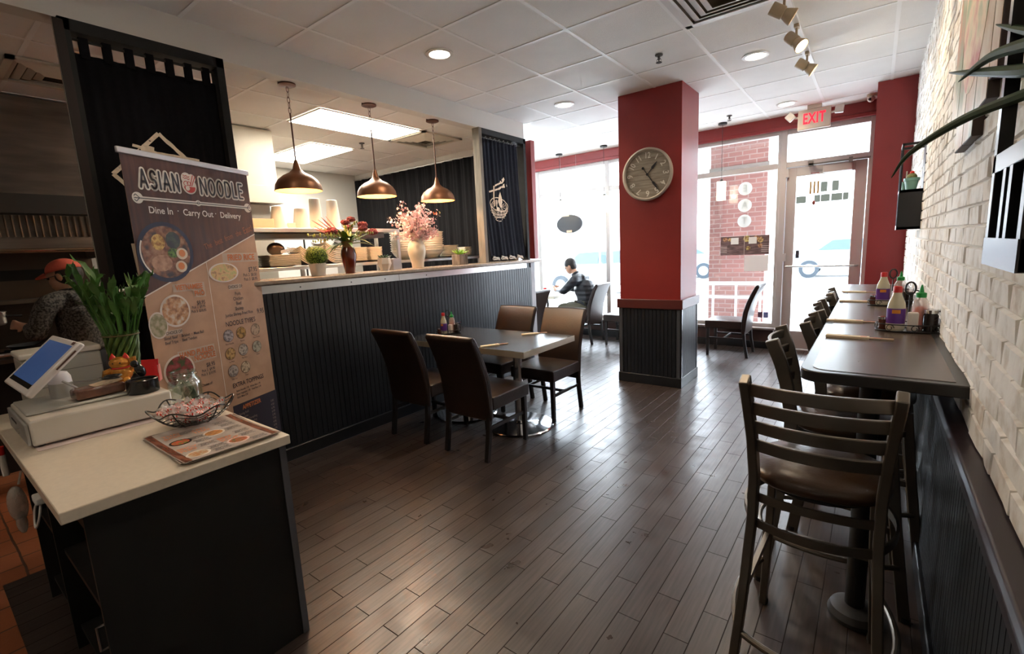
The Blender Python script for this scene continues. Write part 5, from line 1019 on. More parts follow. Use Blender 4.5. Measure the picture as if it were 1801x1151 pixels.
m = MB(); m.tube([(0.075 * cos(a), 0.075 * sin(a), 0.33) for a in [k * pi / 12 for k in range(24)]], 0.004, 6, closed=True); m.build('tie_band', P('tie_brown', (0.12, 0.09, 0.03), 0.6), t)
rnd = random.Random(3)
for (p, a, ring) in tips:
    p = Vector(p); d = Vector((cos(a) * 0.3, sin(a) * 0.3, 1)).normalized(); hgt = rnd.uniform(0.12, 0.34); top = p + d * hgt
    m = MB(); m.tube([p, p + d * hgt * 0.5, top], [0.006, 0.005, 0.003], 6)
    for q in range(rnd.randint(5, 7)):
        b0 = p + d * hgt * (0.3 + 0.7 * q / 6); aa = rnd.uniform(0, 2 * pi); L = rnd.uniform(0.10, 0.18); o_ = Vector((cos(aa), sin(aa), 0)) * 0.75 + Vector((cos(a), sin(a), 0)) * 0.25; sp_ = rnd.uniform(0.25, 0.75) * (0.5 + 0.5 * q / 5)
        pts = [b0 + o_ * L * sp_ * s_ + Vector((0, 0, 1)) * L * (s_ * 1.0 - (s_ ** 2) * rnd.uniform(0.2, 0.7)) for s_ in (0, 0.2, 0.4, 0.6, 0.8, 1)]
        w = rnd.uniform(0.012, 0.019); m.blade(pts, [w * 0.3, w * 0.9, w, w * 0.85, w * 0.5, w * 0.05], nrm=(-o_.x, -o_.y, 1.2))
    m.build('leafy_shoot', LEAF, t)
# glass jar
t = thing('glass_jar', 'clear glass jar of folded dollar bills behind the wire candy basket', 'jar', (-2.61, 0.78, 0.8605))
JG = thin_glass('jar_glass', (0.95, 0.98, 0.96), 0.2)
m = MB(); m.lathe([(0, 0.003), (0.06, 0.003), (0.068, 0.012), (0.070, 0.10), (0.066, 0.12), (0.054, 0.135), (0.054, 0.142), (0.058, 0.145), (0.058, 0.152), (0.054, 0.155), (0.054, 0.165), (0.051, 0.165), (0.051, 0.137), (0.063, 0.118), (0.066, 0.1), (0.064, 0.014), (0, 0.006)], 40); m.build('jar_body', JG, t)
rnd = random.Random(5); BILL = multi_noise('bill_green', ((0.4, (0.20, 0.26, 0.17)), (0.6, (0.50, 0.54, 0.38))), 40, 0.7)
for k in range(7):
    R_ = Matrix.Rotation(rnd.uniform(0, 6.28), 3, 'Z') @ Matrix.Rotation(rnd.uniform(-0.6, 0.6), 3, 'X') @ Matrix.Rotation(rnd.uniform(-0.7, 0.7), 3, 'Y')
    m = MB(); m.box((rnd.uniform(-0.022, 0.022), rnd.uniform(-0.022, 0.022), 0.045 + 0.008 * k), (0.055, 0.004, 0.065), rot=R_); m.build('folded_bill', BILL, t)
# wire candy basket
t = thing('wire_basket', 'black scalloped wire basket holding peppermint candies', 'basket', (-2.265, 0.69, 0.8605), 0.3)
WIRE = P('black_wire', (0.01, 0.01, 0.01), 0.3)
def rim(a, q):
    r_ = 0.052 + (0.148 - 0.052) * q ** 0.75; sc = 1 + 0.05 * q * cos(6 * a); return Vector((r_ * sc * cos(a), r_ * sc * sin(a), 0.006 + 0.072 * q ** 1.5 + 0.013 * q * q * cos(6 * a)))
for q, rr in ((1.0, 0.0032), (0.84, 0.0016), (0.7, 0.0016), (0.56, 0.0016), (0.42, 0.0016), (0.28, 0.0016), (0.12, 0.0016), (0.0, 0.0025)):
    m = MB(); m.tube([rim(2 * pi * k / 72, q) for k in range(72)], rr, 6, closed=True); m.build('wire_ring', WIRE, t)
for k in range(6):
    m = MB(); a = 2 * pi * k / 6; m.tube([rim(a, q / 10) for q in range(11)], 0.0028, 6); m.build('wire_rib', WIRE, t)
m = MB(); 
for k in range(3): a = pi * k / 3; m.tube([(0.05 * cos(a), 0.05 * sin(a), 0.006), (-0.05 * cos(a), -0.05 * sin(a), 0.006)], 0.0016, 5)
m.build('wire_floor', WIRE, t)
CW = P('candy_white', (0.75, 0.66, 0.62), 0.25); CR = P('candy_red', (0.55, 0.05, 0.04), 0.25); WRAP = P('clear_wrap', (0.9, 0.9, 0.9), 0.08, alpha=0.35, spec=0.8)
m = MB(); n_ = 24; vs_ = [(0, 0, 0.0055)]
for k in range(n_): a = 2 * pi * k / n_; vs_.append((0.012 * cos(a), 0.012 * sin(a), 0.0045))
for k in range(n_): a = 2 * pi * k / n_ + 0.25; vs_.append((0.0125 * cos(a), 0.0125 * sin(a), -0.0045))
vs_.append((0, 0, -0.0055))
for k in range(n_):
    k2 = (k + 1) % n_; m.mat((k // 2) % 2); m.add([], []); m.f += [(0, 1 + k, 1 + k2), (1 + k, 1 + n_ + k, 1 + n_ + k2, 1 + k2), (1 + n_ + k, 2 * n_ + 1, 1 + n_ + k2)]; m.mi += [(k // 2) % 2] * 3
m.v = vs_; cand0 = m.build('peppermint_candy', [CW, CR]); wm = MB()
for s_ in (-1, 1): wm.lathe([(0.003, 0), (0.006, 0.006), (0.013, 0.018)], 8, (s_ * 0.0125, 0, 0), R=Matrix.Rotation(pi / 2 * s_, 3, 'Y'))
wr_ = wm.build('wrapper', WRAP, cand0)
rnd = random.Random(11); pos = []
for lay, (rmax, nn) in enumerate(((0.05, 9), (0.09, 22), (0.115, 30), (0.08, 14))):
    for k in range(nn):
        for tr_ in range(60):
            r_ = rmax * rnd.random() ** 0.5; a = rnd.uniform(0, 6.283); z = 0.020 + lay * 0.016 + (0.016 * (r_ / 0.11) ** 2 if lay < 3 else 0.010)
            p = Vector((r_ * cos(a), r_ * sin(a), z))
            if all((p - q).length > 0.0185 for q in pos): pos.append(p); break
ROTB = Matrix.Rotation(0.3, 3, 'Z')
for i, p in enumerate(pos):
    c = cand0 if i == 0 else cand0.copy()
    if i: COL.objects.link(c); d = wr_.copy(); COL.objects.link(d); d.parent = c
    c.location = ROTB @ p + Vector((-2.265, 0.69, 0.8605)); c.rotation_euler = (rnd.uniform(-0.6, 0.6), rnd.uniform(-0.6, 0.6), rnd.uniform(0, 6))
    tag(c, 'red and white wrapped peppermint candy in the black wire basket', 'candy', 'peppermints in the wire basket')
# menus on the counter
def menu(loc, rz, label, top, dx=0.215, dy=0.16):
    t = thing('laminated_menu', label, 'menu', loc, rz, group='laminated menus on the counter')
    m = MB(); n_ = 12
    vs_ = [];
    for s_ in (0, 0.0012):
        for i in range(n_ + 1):
            u = -1 + 2 * i / n_; c = 0.006 * max(0, u) ** 2 + 0.003 * max(0, -u) ** 3
            for v in (-1, 1): vs_.append((u * dx, v * dy, c + s_))
    N = 2 * (n_ + 1); fs = []
    for i in range(n_): a = 2 * i; fs += [(a, a + 1, a + 3, a + 2), (N + a, N + a + 1, N + a + 3, N + a + 2), (a, a + 2, N + a + 2, N + a), (a + 1, a + 3, N + a + 3, N + a + 1)]
    fs += [(0, 1, N + 1, N), (2 * n_, 2 * n_ + 1, N + 2 * n_ + 1, N + 2 * n_)]
    m.add(vs_, fs); m.build('sheet', P('menu_laminate', (0.42, 0.36, 0.32), 0.15, noise=0.15, nscale=20, coat=0.6), t)
    hz = lambda x: 0.006 * max(0, x / dx) ** 2 + 0.003 * max(0, -x / dx) ** 3 + 0.0012
    def fl(mb, pts, k, zz=None):
        n = len(pts); mb.add([(p[0], p[1], hz(p[0]) + 0.0004 * k) for p in pts], [tuple(range(n))])
    def rect(mb, x0, x1, y0, y1, k):
        for q in range(6): a = x0 + (x1 - x0) * q / 6; b = x0 + (x1 - x0) * (q + 1) / 6; fl(mb, [(a, y0), (b, y0), (b, y1), (a, y1)], k)
    m = MB(); rect(m, -dx + 0.004, dx - 0.004, -dy + 0.004, -dy + 0.026, 1); rect(m, -dx + 0.004, dx - 0.004, dy - 0.028, dy - 0.006, 1); m.build('wood_border', multi_noise('menu_wood', ((0.35, (0.10, 0.025, 0.015)), (0.65, (0.26, 0.09, 0.05))), 12, 0.2, (1, 5, 1)), t, smooth=False)
    if not top: return t
    m = MB(); rect(m, -dx + 0.004, dx - 0.004, -dy + 0.026, dy - 0.028, 1); m.build('stone_print', multi_noise('menu_stone', ((0.35, (0.42, 0.36, 0.32)), (0.65, (0.60, 0.52, 0.47))), 10, 0.2, coat=0.5), t, smooth=False)
    dish = [((0.155, -0.098), 0.038, MATS['dish_white'], ((0.4, (0.55, 0.25, 0.08)), (0.6, (0.6, 0.55, 0.4)))), ((-0.035, -0.092), 0.036, BLKG, ((0.4, (0.1, 0.25, 0.05)), (0.55, (0.6, 0.06, 0.03)))),
            ((0.145, 0.038), 0.038, P('dish_red', (0.75, 0.55, 0.5), 0.4), ((0.4, (0.1, 0.15, 0.04)), (0.55, (0.55, 0.12, 0.05)))), ((-0.03, 0.02), 0.038, MATS['dish_white'], ((0.4, (0.3, 0.12, 0.03)), (0.6, (0.7, 0.3, 0.08))))]
    for (c, r_, rm, stp) in dish:
        m = MB(); fl(m, [(c[0] + r_ * cos(q * pi / 12), c[1] + r_ * sin(q * pi / 12)) for q in range(24)], 2); b = m.build('food_picture', rm, t, smooth=False)
        m = MB(); fl(m, [(c[0] + r_ * 0.8 * cos(q * pi / 12), c[1] + r_ * 0.8 * sin(q * pi / 12)) for q in range(24)], 3); m.build('food', multi_noise('mfood_%d' % len(MATS), stp, 90, 0.3), b, smooth=False)
    def wr(mb, s, x, y, size, al='CENTER', sx=0.8): add_text(mb, s, size, Matrix(((0, -1, 0, x), (1, 0, 0, y), (0, 0, 1, hz(x) + 0.0012), (0, 0, 0, 1))), al, sx, 0, 0.0004)
    m = MB()
    for (s, x, y) in (('THAI', -0.145, -0.09), ('BASIL', -0.115, -0.09), ('PAD', -0.125, 0.0), ('THAI', -0.095, 0.0), ('BEEF', 0.07, 0.02), ('SOUP', 0.10, 0.025), ('SPICY', 0.055, -0.10), ('PHO', 0.085, -0.105)): wr(m, s, x, y, 0.032)
    m.build('heading', INKO, t, smooth=False)
    m = MB()
    for (x, y) in ((-0.15, 0.085), (-0.10, 0.09), (-0.15, -0.04), (-0.05, -0.035), (0.0, -0.035), (-0.04, 0.09), (0.03, 0.09), (0.085, 0.09), (0.06, -0.04), (0.12, -0.03), (0.165, -0.03), (0.17, 0.095)):
        for k in range(3): wr(m, ('Chicken 9.95', 'Beef 10.95', 'Shrimp 11.95')[k], x + 0.0125 * k, y, 0.0125)
    m.build('small_print', INKD, t, smooth=False); return t
menu((-2.01, 0.662, 0.8608), 0.03, 'lowest laminated menu of the pile, just peeking out on the counter edge', False)
menu((-2.012, 0.66, 0.8640), -0.05, 'middle laminated menu of the pile on the cream counter', False)
menu((-2.0, 0.656, 0.8674), 0.0, 'topmost laminated menu with four dish pictures on the cream counter', True)
# things on the shelves of the cabinet, staff side
t = thing('plastic_bag', 'crumpled clear plastic bag hanging at the staff side of the counter', 'bag', (-2.62, 0.165, 0.57)); t.scale = (0.7, 0.7, 0.7)
m = MB(); m.sph((0, 0, 0.09), 0.07, 18, 12, (0.7, 0.6, 1.5)); m.sph((0.01, 0, -0.02), 0.04, 12, 8, (0.7, 0.6, 1.6)); m.build('bag_body', P('bag_film', (0.55, 0.52, 0.48), 0.25, alpha=0.6, bump=1.0, bscale=40), t)
m = MB(); m.tube([(0, 0.02, 0.2), (0.0, 0.04, 0.27)], 0.006, 6); m.build('bag_neck', MATS['bag_film'], t)
t = thing('marker_pen', 'white marker with a red cap clipped below the counter edge, staff side', 'marker', (-2.82, 0.165, 0.70))
m = MB(); m.cyl((0, 0, 0), 0.011, 0.09, 12); m.build('pen_barrel', OFFW, t); m = MB(); m.cyl((0, 0, 0.09), 0.012, 0.035, 12); m.build('pen_cap', CRED, t)
t = thing('phone_charger', 'white charger block with a looped cable hanging below the counter edge', 'charger', (-2.36, 0.212, 0.665))
m = MB(); m.box((0, 0, 0.05), (0.07, 0.05, 0.028)); m.build('charger_block', P('charger_white', (0.8, 0.78, 0.74), 0.3), t, bev=0.006)
m = MB(); m.tube(catmull([(0.02, -0.01, 0.04), (0.03, -0.02, 0.0), (0.0, -0.03, -0.05), (-0.05, -0.03, -0.06), (-0.06, -0.02, 0.0), (-0.03, 0.0, 0.05)], 5), 0.004, 6); m.build('cable', MATS['charger_white'], t)
# ---------------------------------------------------------------- plants and vases on the ledge
ZL = 1.3945
rnd = random.Random(21)
t = thing('topiary_ball', 'round green boxwood ball in a white square-ish pot on the ledge', 'plant', (-3.57, 2.10, ZL))
m = MB(); m.lathe([(0, 0), (0.048, 0), (0.05, 0.003), (0.062, 0.095), (0.064, 0.10), (0.056, 0.10), (0.052, 0.085), (0, 0.085)], 32, lobes=sqlob(5)); m.build('pot', P('pot_white', (0.72, 0.68, 0.6), 0.4), t)
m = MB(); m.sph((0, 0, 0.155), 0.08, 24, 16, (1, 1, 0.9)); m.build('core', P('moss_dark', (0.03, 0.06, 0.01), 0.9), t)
m = MB()
for k in range(1500):
    a = rnd.uniform(0, 6.283); q = rnd.uniform(-0.75, 1); r_ = (1 - q * q) ** 0.5; d = Vector((r_ * cos(a), r_ * sin(a), q)); c = Vector((0, 0, 0.155)) + Vector((d.x * 0.086, d.y * 0.086, d.z * 0.078)) * rnd.uniform(0.93, 1.08)
    u = d.orthogonal().normalized(); u.rotate(Quaternion(d, rnd.uniform(0, 6.28))); v = d.cross(u); s_ = rnd.uniform(0.0035, 0.0055); lift = d * 0.003
    m.add([c - u * s_, c - v * s_ * 0.6 + lift * 0.3, c + u * s_ + lift, c + v * s_ * 0.6 + lift * 0.3], [(0, 1, 2, 3)])
b = m.build('foliage', P('boxwood', (0.22, 0.34, 0.03), 0.6, noise=0.5, nscale=30), t, smooth=False); b['kind'] = 'stuff'
# brown vase with the mixed bouquet
t = thing('brown_vase', 'glossy red-brown ceramic vase on the ledge holding the wine-coloured bouquet', 'vase', (-3.57, 2.395, ZL)); t.scale = (1.12, 1.12, 1.2)
m = MB(); m.lathe([(0, 0), (0.034, 0), (0.036, 0.006), (0.05, 0.08), (0.058, 0.13), (0.05, 0.165), (0.036, 0.185), (0.036, 0.20), (0.046, 0.222), (0.043, 0.222), (0.033, 0.2), (0.03, 0.18), (0, 0.17)], 40); m.mat(0)
m.build('vase_body', P('brown_glaze', (0.14, 0.018, 0.006), 0.12, coat=0.6), t)
m = MB(); m.lathe([(0.0365, 0.184), (0.0368, 0.20), (0.047, 0.2225), (0.044, 0.224)], 40); m.build('glazed_neck', P('tan_glaze', (0.33, 0.2, 0.08), 0.3), t)
t = thing('mixed_bouquet', 'artificial bouquet of wine-red blooms, pink spikes and green leaves in the brown vase', 'bouquet', (-3.57, 2.395, ZL + 0.24)); t.scale = (1.3, 1.3, 1.15)
GLF = P('leaf_green', (0.07, 0.16, 0.025), 0.45, noise=0.4, nscale=8); GLY = P('leaf_yellow', (0.30, 0.34, 0.09), 0.5, noise=0.3, nscale=12); WINE = P('wine_bloom', (0.26, 0.045, 0.05), 0.8, noise=0.5, nscale=60); PSP = P('pink_spike', (0.62, 0.24, 0.22), 0.7)
def curve(p0, d, L, droop, n=7):
    p0 = Vector(p0); d = Vector(d).normalized(); return [p0 + d * L * (k / n) + Vector((0, 0, -1)) * droop * L * (k / n) ** 2 for k in range(n + 1)]
for k in range(40):
    a = rnd.uniform(0, 6.283); el = rnd.uniform(0.15, 1.2); d = (cos(a) * cos(el), sin(a) * cos(el), sin(el)); L = rnd.uniform(0.13, 0.22); pts = curve((0, 0, 0), d, L, rnd.uniform(0.2, 0.7)); w = rnd.uniform(0.011, 0.018)
    m = MB(); m.blade(pts, [w * q for q in (0.3, 0.7, 1, 1, 0.9, 0.7, 0.4, 0.05)], nrm=(-d[0], -d[1], 1)); m.build('leaf', GLF if k % 3 else GLY, t)
for k in range(12):
    a = rnd.uniform(0, 6.283); el = rnd.uniform(0.3, 1.1); d = (cos(a) * cos(el), sin(a) * cos(el), sin(el)); pts = curve((0, 0, 0.03), d, rnd.uniform(0.19, 0.27), 0.35); m = MB(); m.tube(pts, 0.0015, 5)
    for q in range(14): c = pts[3 + q // 3 if 3 + q // 3 < 8 else 7]; m.sph(c + Vector((rnd.uniform(-.008, .008), rnd.uniform(-.008, .008), rnd.uniform(-.01, .01))), 0.005, 6, 4, (1, 1, 2))
    m.build('wheat_sprig', GLY, t)
for (a, el, L, r_) in ((-1.35, 0.75, 0.17, 0.034), (1.5, 0.55, 0.23, 0.032), (0.3, 1.35, 0.21, 0.026), (1.2, 1.0, 0.20, 0.03), (-0.6, 1.1, 0.2, 0.026), (0.8, 0.9, 0.17, 0.028), (2.4, 0.9, 0.2, 0.026)):
    d = (cos(a) * cos(el), sin(a) * cos(el), sin(el)); pts = curve((0, 0, 0), d, L, 0.12); m = MB(); m.tube(pts, 0.002, 6); s_ = m.build('stem', GLF, t); m = MB(); m.sph(pts[-1], r_, 14, 10, (1, 1, 0.72))
    for q in range(60):
        aa = rnd.uniform(0, 6.283); z = rnd.uniform(-0.6, 1); rr = (1 - z * z) ** 0.5; m.sph(pts[-1] + Vector((rr * cos(aa), rr * sin(aa), z * 0.75)) * r_, r_ * 0.16, 6, 4)
    m.build('bloom', WINE, t)
for k in range(8):
    a = -1.9 + rnd.uniform(-0.35, 0.5); el = rnd.uniform(0.45, 1.15); d = (cos(a) * cos(el), sin(a) * cos(el), sin(el)); pts = curve((0, 0, 0.02), d, rnd.uniform(0.2, 0.27), 0.02); m = MB(); m.tube(pts, [0.0015] * 4 + [0.003, 0.0045, 0.004, 0.001], 6); m.build('flower_spike', PSP, t)
# small hexagonal pot with dark succulent
def succulent(root, z, n, L, w, mat, spread=0.9, seed=1):
    r = random.Random(seed)
    for k in range(n):
        a = k * 2.4; el = 0.35 + spread * (k / n); d = (cos(a) * cos(el), sin(a) * cos(el), sin(el)); l_ = L * (1 - 0.45 * k / n); pts = curve((0.01 * cos(a), 0.01 * sin(a), z), d, l_, 0.1, 5)
        m = MB(); m.tube(pts, [w * 0.7, w, w, w * 0.8, w * 0.45, 0.0006], 6); m.build('succulent_leaf', mat, root)
t = thing('hexagonal_planter', 'small white hexagonal pot with a dark green succulent on the ledge', 'plant', (-3.57, 2.76, ZL)); t.scale = (1.1, 1.1, 1.1)
m = MB(); m.lathe([(0, 0), (0.034, 0), (0.058, 0.055), (0.050, 0.105), (0.044, 0.105), (0.044, 0.095), (0, 0.095)], 6); m.build('pot', P('pot_ivory', (0.66, 0.62, 0.56), 0.4), t, smooth=False); succulent(t, 0.095, 16, 0.07, 0.007, P('succulent_dark', (0.025, 0.06, 0.03), 0.4), 1.0)
o = MB().bb(-0.04, 0.04, -0.05, 0.05, 0, 0.105).build('steel_napkin_holder', P('soft_steel', (0.45, 0.43, 0.45), 0.35, metal=0.6), loc=(-3.60, 2.90, ZL), bev=0.003); tag(o, 'plain brushed metal box holder between the hexagonal pot and the blossom vase', 'holder')
# cream vase with blossoms
t = thing('cream_vase', 'cream speckled ceramic vase on the ledge holding the pink blossom branches', 'vase', (-3.57, 3.16, ZL)); t.scale = (1.08, 1.08, 1.15)
m = MB(); m.lathe([(0, 0), (0.05, 0), (0.052, 0.005), (0.055, 0.04), (0.078, 0.12), (0.082, 0.16), (0.07, 0.205), (0.05, 0.235), (0.047, 0.26), (0.064, 0.292), (0.06, 0.292), (0.043, 0.26), (0.045, 0.235), (0, 0.22)], 44); m.build('vase_body', multi_noise('cream_glaze', ((0.30, (0.30, 0.16, 0.07)), (0.36, (0.72, 0.62, 0.48)), (0.8, (0.78, 0.70, 0.57))), 16, 0.3, bump=0.1), t)
t = thing('blossom_branches', 'big spray of artificial pink cherry blossom branches in the cream vase', 'bouquet', (-3.57, 3.16, ZL + 0.29)); t.scale = (1.0, 1.0, 1.06)
PK = P('blossom_pink', (0.90, 0.54, 0.55), 0.6, noise=0.25, nscale=30); PK2 = P('blossom_pale', (0.93, 0.75, 0.73), 0.6); TW = P('twig', (0.10, 0.05, 0.03), 0.7); bl = MB(); lf = MB()
for k in range(46):
    a = rnd.uniform(0, 6.283); el = rnd.uniform(0.25, 1.5); L = rnd.uniform(0.2, 0.40) * (1.0 if el > 0.6 else 0.72)
    if k < 4: a, el, L = (1.57 * (1 if k % 2 else -1), 1.25 - 0.1 * k, 0.44 - 0.02 * k)
    d = (cos(a) * cos(el) * 0.75, sin(a) * cos(el), sin(el)); pts = curve((0, 0, -0.02), d, L, rnd.uniform(0.0, 0.22), 8); m = MB(); m.tube(pts, [0.0028 - 0.0002 * q for q in range(9)], 5); m.build('branch', TW, t)
    for q in range(40):
        i_ = rnd.uniform(2.2, 8); p = pts[int(i_) if i_ < 8 else 7]; c = p + Vector((rnd.gauss(0, 0.016), rnd.gauss(0, 0.018), rnd.gauss(0, 0.016))); nrm = Vector((rnd.uniform(-1, 1), rnd.uniform(-1, 1), rnd.uniform(-1, 1))).normalized(); u = nrm.orthogonal().normalized(); v = nrm.cross(u); s_ = rnd.uniform(0.010, 0.015)
        bl.mat(0 if rnd.random() < 0.6 else 1)
        for pe in range(5):
            aa = pe * 1.2566; e1 = u * cos(aa) + v * sin(aa); e2 = u * cos(aa + 0.5) + v * sin(aa + 0.5); e0 = u * cos(aa - 0.5) + v * sin(aa - 0.5)
            bl.add([c, c + e0 * s_ * 0.75 + nrm * s_ * 0.2, c + e1 * s_ * 1.1 + nrm * s_ * 0.35, c + e2 * s_ * 0.75 + nrm * s_ * 0.2], [(0, 1, 2, 3)])
    if k % 2:
        for q in range(3):
            p = pts[rnd.randint(3, 8)]; dd = Vector((rnd.uniform(-1, 1), rnd.uniform(-1, 1), rnd.uniform(-0.2, 1))).normalized(); lf.blade([p, p + dd * 0.015, p + dd * 0.03], [0.002, 0.008, 0.001], nrm=(0.3, 0.1, 1))
o = bl.build('blossoms', [PK, PK2], t, smooth=False); o['kind'] = 'stuff'; o = lf.build('small_leaves', GLY, t, smooth=False); o['kind'] = 'stuff'
m = MB()
for s_ in (-1, 1): m.add([(0, 0.25, 0.30), (0.0, 0.25 + s_ * 0.02, 0.325), (0.01, 0.25 + s_ * 0.028, 0.30), (0, 0.25 + s_ * 0.016, 0.285)], [(0, 1, 2, 3)])
tag(m.build('butterfly_pick', P('butterfly_orange', (0.75, 0.16, 0.03), 0.5), smooth=False, loc=(-3.55, 3.17, 1.62)), 'orange decorative butterfly perched at the edge of the pink blossoms', 'ornament')
# wood block planter
t = thing('wood_planter', 'square bark-textured planter with a bright green succulent near the timber post', 'plant', (-3.57, 3.76, ZL)); t.scale = (1.05, 1.05, 1.05)
m = MB(); m.bb(-0.055, 0.055, -0.062, 0.062, 0, 0.105); m.build('planter_box', multi_noise('bark', ((0.35, (0.08, 0.06, 0.045)), (0.65, (0.26, 0.21, 0.17))), 8, 0.9, (6, 6, 0.7), bump=0.6), t, bev=0.004)
succulent(t, 0.10, 22, 0.115, 0.006, P('succulent_bright', (0.22, 0.42, 0.06), 0.4), 1.1)
m = MB(); m.sph((0.02, 0.045, 0.115), 0.013, 10, 8); m.build('red_rosette', P('red_rosette', (0.5, 0.03, 0.03), 0.5), t)
# ---------------------------------------------------------------- people
def skin_mesh(nodes, edges, sub=2):
    """nodes: name -> (co, radius); first node is the root. Returns (verts, faces) of the evaluated skin"""
    nodes = {k: (Vector(v[0]), v[1] if isinstance(v[1], tuple) else (v[1], v[1])) for k, v in nodes.items()}; ne = []
    for (a, b) in edges:
        (pa, ra), (pb, rb_) = nodes[a], nodes[b]; n = max(1, min(4, int((pb - pa).length / (0.045 if max(ra + rb_) > 0.02 else 0.04)))); prev = a
        for k in range(1, n):
            q = k / n; key = '%s~%s~%d' % (a, b, k); nodes[key] = (pa.lerp(pb, q), tuple(x + (y - x) * q for x, y in zip(ra, rb_))); ne.append((prev, key)); prev = key
        ne.append((prev, b))
    edges = ne; names = list(nodes); me = bpy.data.meshes.new('s'); me.from_pydata([nodes[n][0] for n in names], [(names.index(a), names.index(b)) for a, b in edges], [])
    bm = bmesh.new(); bm.from_mesh(me); ly = bm.verts.layers.skin.verify(); bm.verts.ensure_lookup_table()
    for i, n in enumerate(names): r = nodes[n][1]; bm.verts[i][ly].radius = r if isinstance(r, tuple) else (r, r)
    bm.verts[0][ly].use_root = True; bm.to_mesh(me); bm.free()
    o = bpy.data.objects.new('s', me); COL.objects.link(o); o.modifiers.new('k', 'SKIN').use_smooth_shade = True; q = o.modifiers.new('u', 'SUBSURF'); q.levels = sub; q.render_levels = sub
    dg = bpy.context.evaluated_depsgraph_get(); dg.update(); ev = o.evaluated_get(dg); r = ev.to_mesh()
    out = ([tuple(v.co) for v in r.vertices], [tuple(p.vertices) for p in r.polygons]); ev.to_mesh_clear(); bpy.data.objects.remove(o); bpy.data.meshes.remove(me); return out
def remesh(o, v, smooth=True):
    q = o.modifiers.new('r', 'REMESH'); q.mode = 'VOXEL'; q.voxel_size = v; q.use_smooth_shade = smooth
    s_ = o.modifiers.new('sm', 'SMOOTH'); s_.factor = 0.5; s_.iterations = 2; return o
SKIN = P('skin', (0.50, 0.27, 0.17), 0.5); HAIR = P('black_hair', (0.012, 0.010, 0.010), 0.5, bump=0.4, bscale=150)
def head_geo(mb, c, f, up):
    """head at centre c facing f: cranium, jaw, nose, ears, brow"""
    f = Vector(f).normalized(); up = Vector(up); up = (up - f * up.dot(f)).normalized(); s_ = f.cross(up); R = Matrix((s_, f, up)).transposed(); c = Vector(c)
    L = lambda x, y, z: c + R @ Vector((x, y, z))
    mb.sph(L(0, -0.012, 0.025), 0.088, 22, 16, (0.86, 1.08, 1.05), R); mb.sph(L(0, 0.03, -0.04), 0.062, 18, 12, (0.9, 1.0, 1.15), R); mb.sph(L(0, 0.055, -0.085), 0.028, 12, 8, (1, 0.9, 0.8), R)
    mb.lathe([(0, 0), (0.016, 0.004), (0.012, 0.02), (0.005, 0.045), (0, 0.05)], 10, L(0, 0.083, -0.035), R=R); mb.sph(L(0, 0.08, 0.022), 0.03, 12, 8, (1.4, 0.5, 0.35), R)
    mb.sph(L(0, 0.084, -0.062), 0.014, 10, 6, (1.5, 0.6, 0.5), R)
    for k in (-1, 1): mb.sph(L(k * 0.078, -0.008, -0.012), 0.03, 12, 8, (0.3, 0.6, 1.05), R)
    return R, L
def hand_nodes(N, E, wrist, key, d, nrm, side, curl=0.5):
    """palm and five separate fingers along d, palm normal nrm, thumb on side"""
    d = Vector(d).normalized(); nrm = Vector(nrm); nrm = (nrm - d * nrm.dot(d)).normalized(); s_ = d.cross(nrm) * side; w = Vector(N[wrist][0])
    N[key + 'p'] = (w + d * 0.055, (0.024, 0.024)); E.append((wrist, key + 'p'))
    for i in range(4):
        off = (i - 1.5) * 0.019; L = (0.07, 0.08, 0.076, 0.06)[i]; b = w + d * 0.085 + s_ * off
        N[key + 'b%d' % i] = (b, 0.009); N[key + 'm%d' % i] = (b + d * L * 0.5 + nrm * L * 0.25 * curl, 0.0085); N[key + 't%d' % i] = (b + d * L * (1 - 0.45 * curl) + nrm * L * 0.75 * curl, 0.0075)
        E += [(key + 'p', key + 'b%d' % i), (key + 'b%d' % i, key + 'm%d' % i), (key + 'm%d' % i, key + 't%d' % i)]
    b = w + d * 0.03 - s_ * 0.03; N[key + 'h0'] = (b, 0.011); N[key + 'h1'] = (b + d * 0.035 - s_ * 0.015 + nrm * 0.012, 0.0095); E += [(key + 'p', key + 'h0'), (key + 'h0', key + 'h1')]
# seated man by the window: faces -X, leaning over the small table
t = thing('person', 'person in a dark padded jacket and olive trousers, seated and looking down at his hands', 'person', (0, 0, 0))
N = {'pel': ((-3.66, 6.72, 0.57), (0.11, 0.12)), 'sp': ((-3.66, 6.72, 0.72), (0.09, 0.11)), 'ch': ((-3.72, 6.72, 0.90), (0.09, 0.12)), 'up': ((-3.78, 6.72, 1.02), (0.06, 0.08)), 'nk': ((-3.83, 6.72, 1.09), 0.05), 'hd': ((-3.89, 6.72, 1.17), 0.06)}
E = [('pel', 'sp'), ('sp', 'ch'), ('ch', 'up'), ('up', 'nk'), ('nk', 'hd')]
JN = {k: v for k, v in N.items() if k in ('pel', 'sp', 'ch', 'up', 'nk')}; JE = [('pel', 'sp'), ('sp', 'ch'), ('ch', 'up'), ('up', 'nk')]
TN = {'pel': ((-3.66, 6.72, 0.56), (0.13, 0.14))}; TE = []
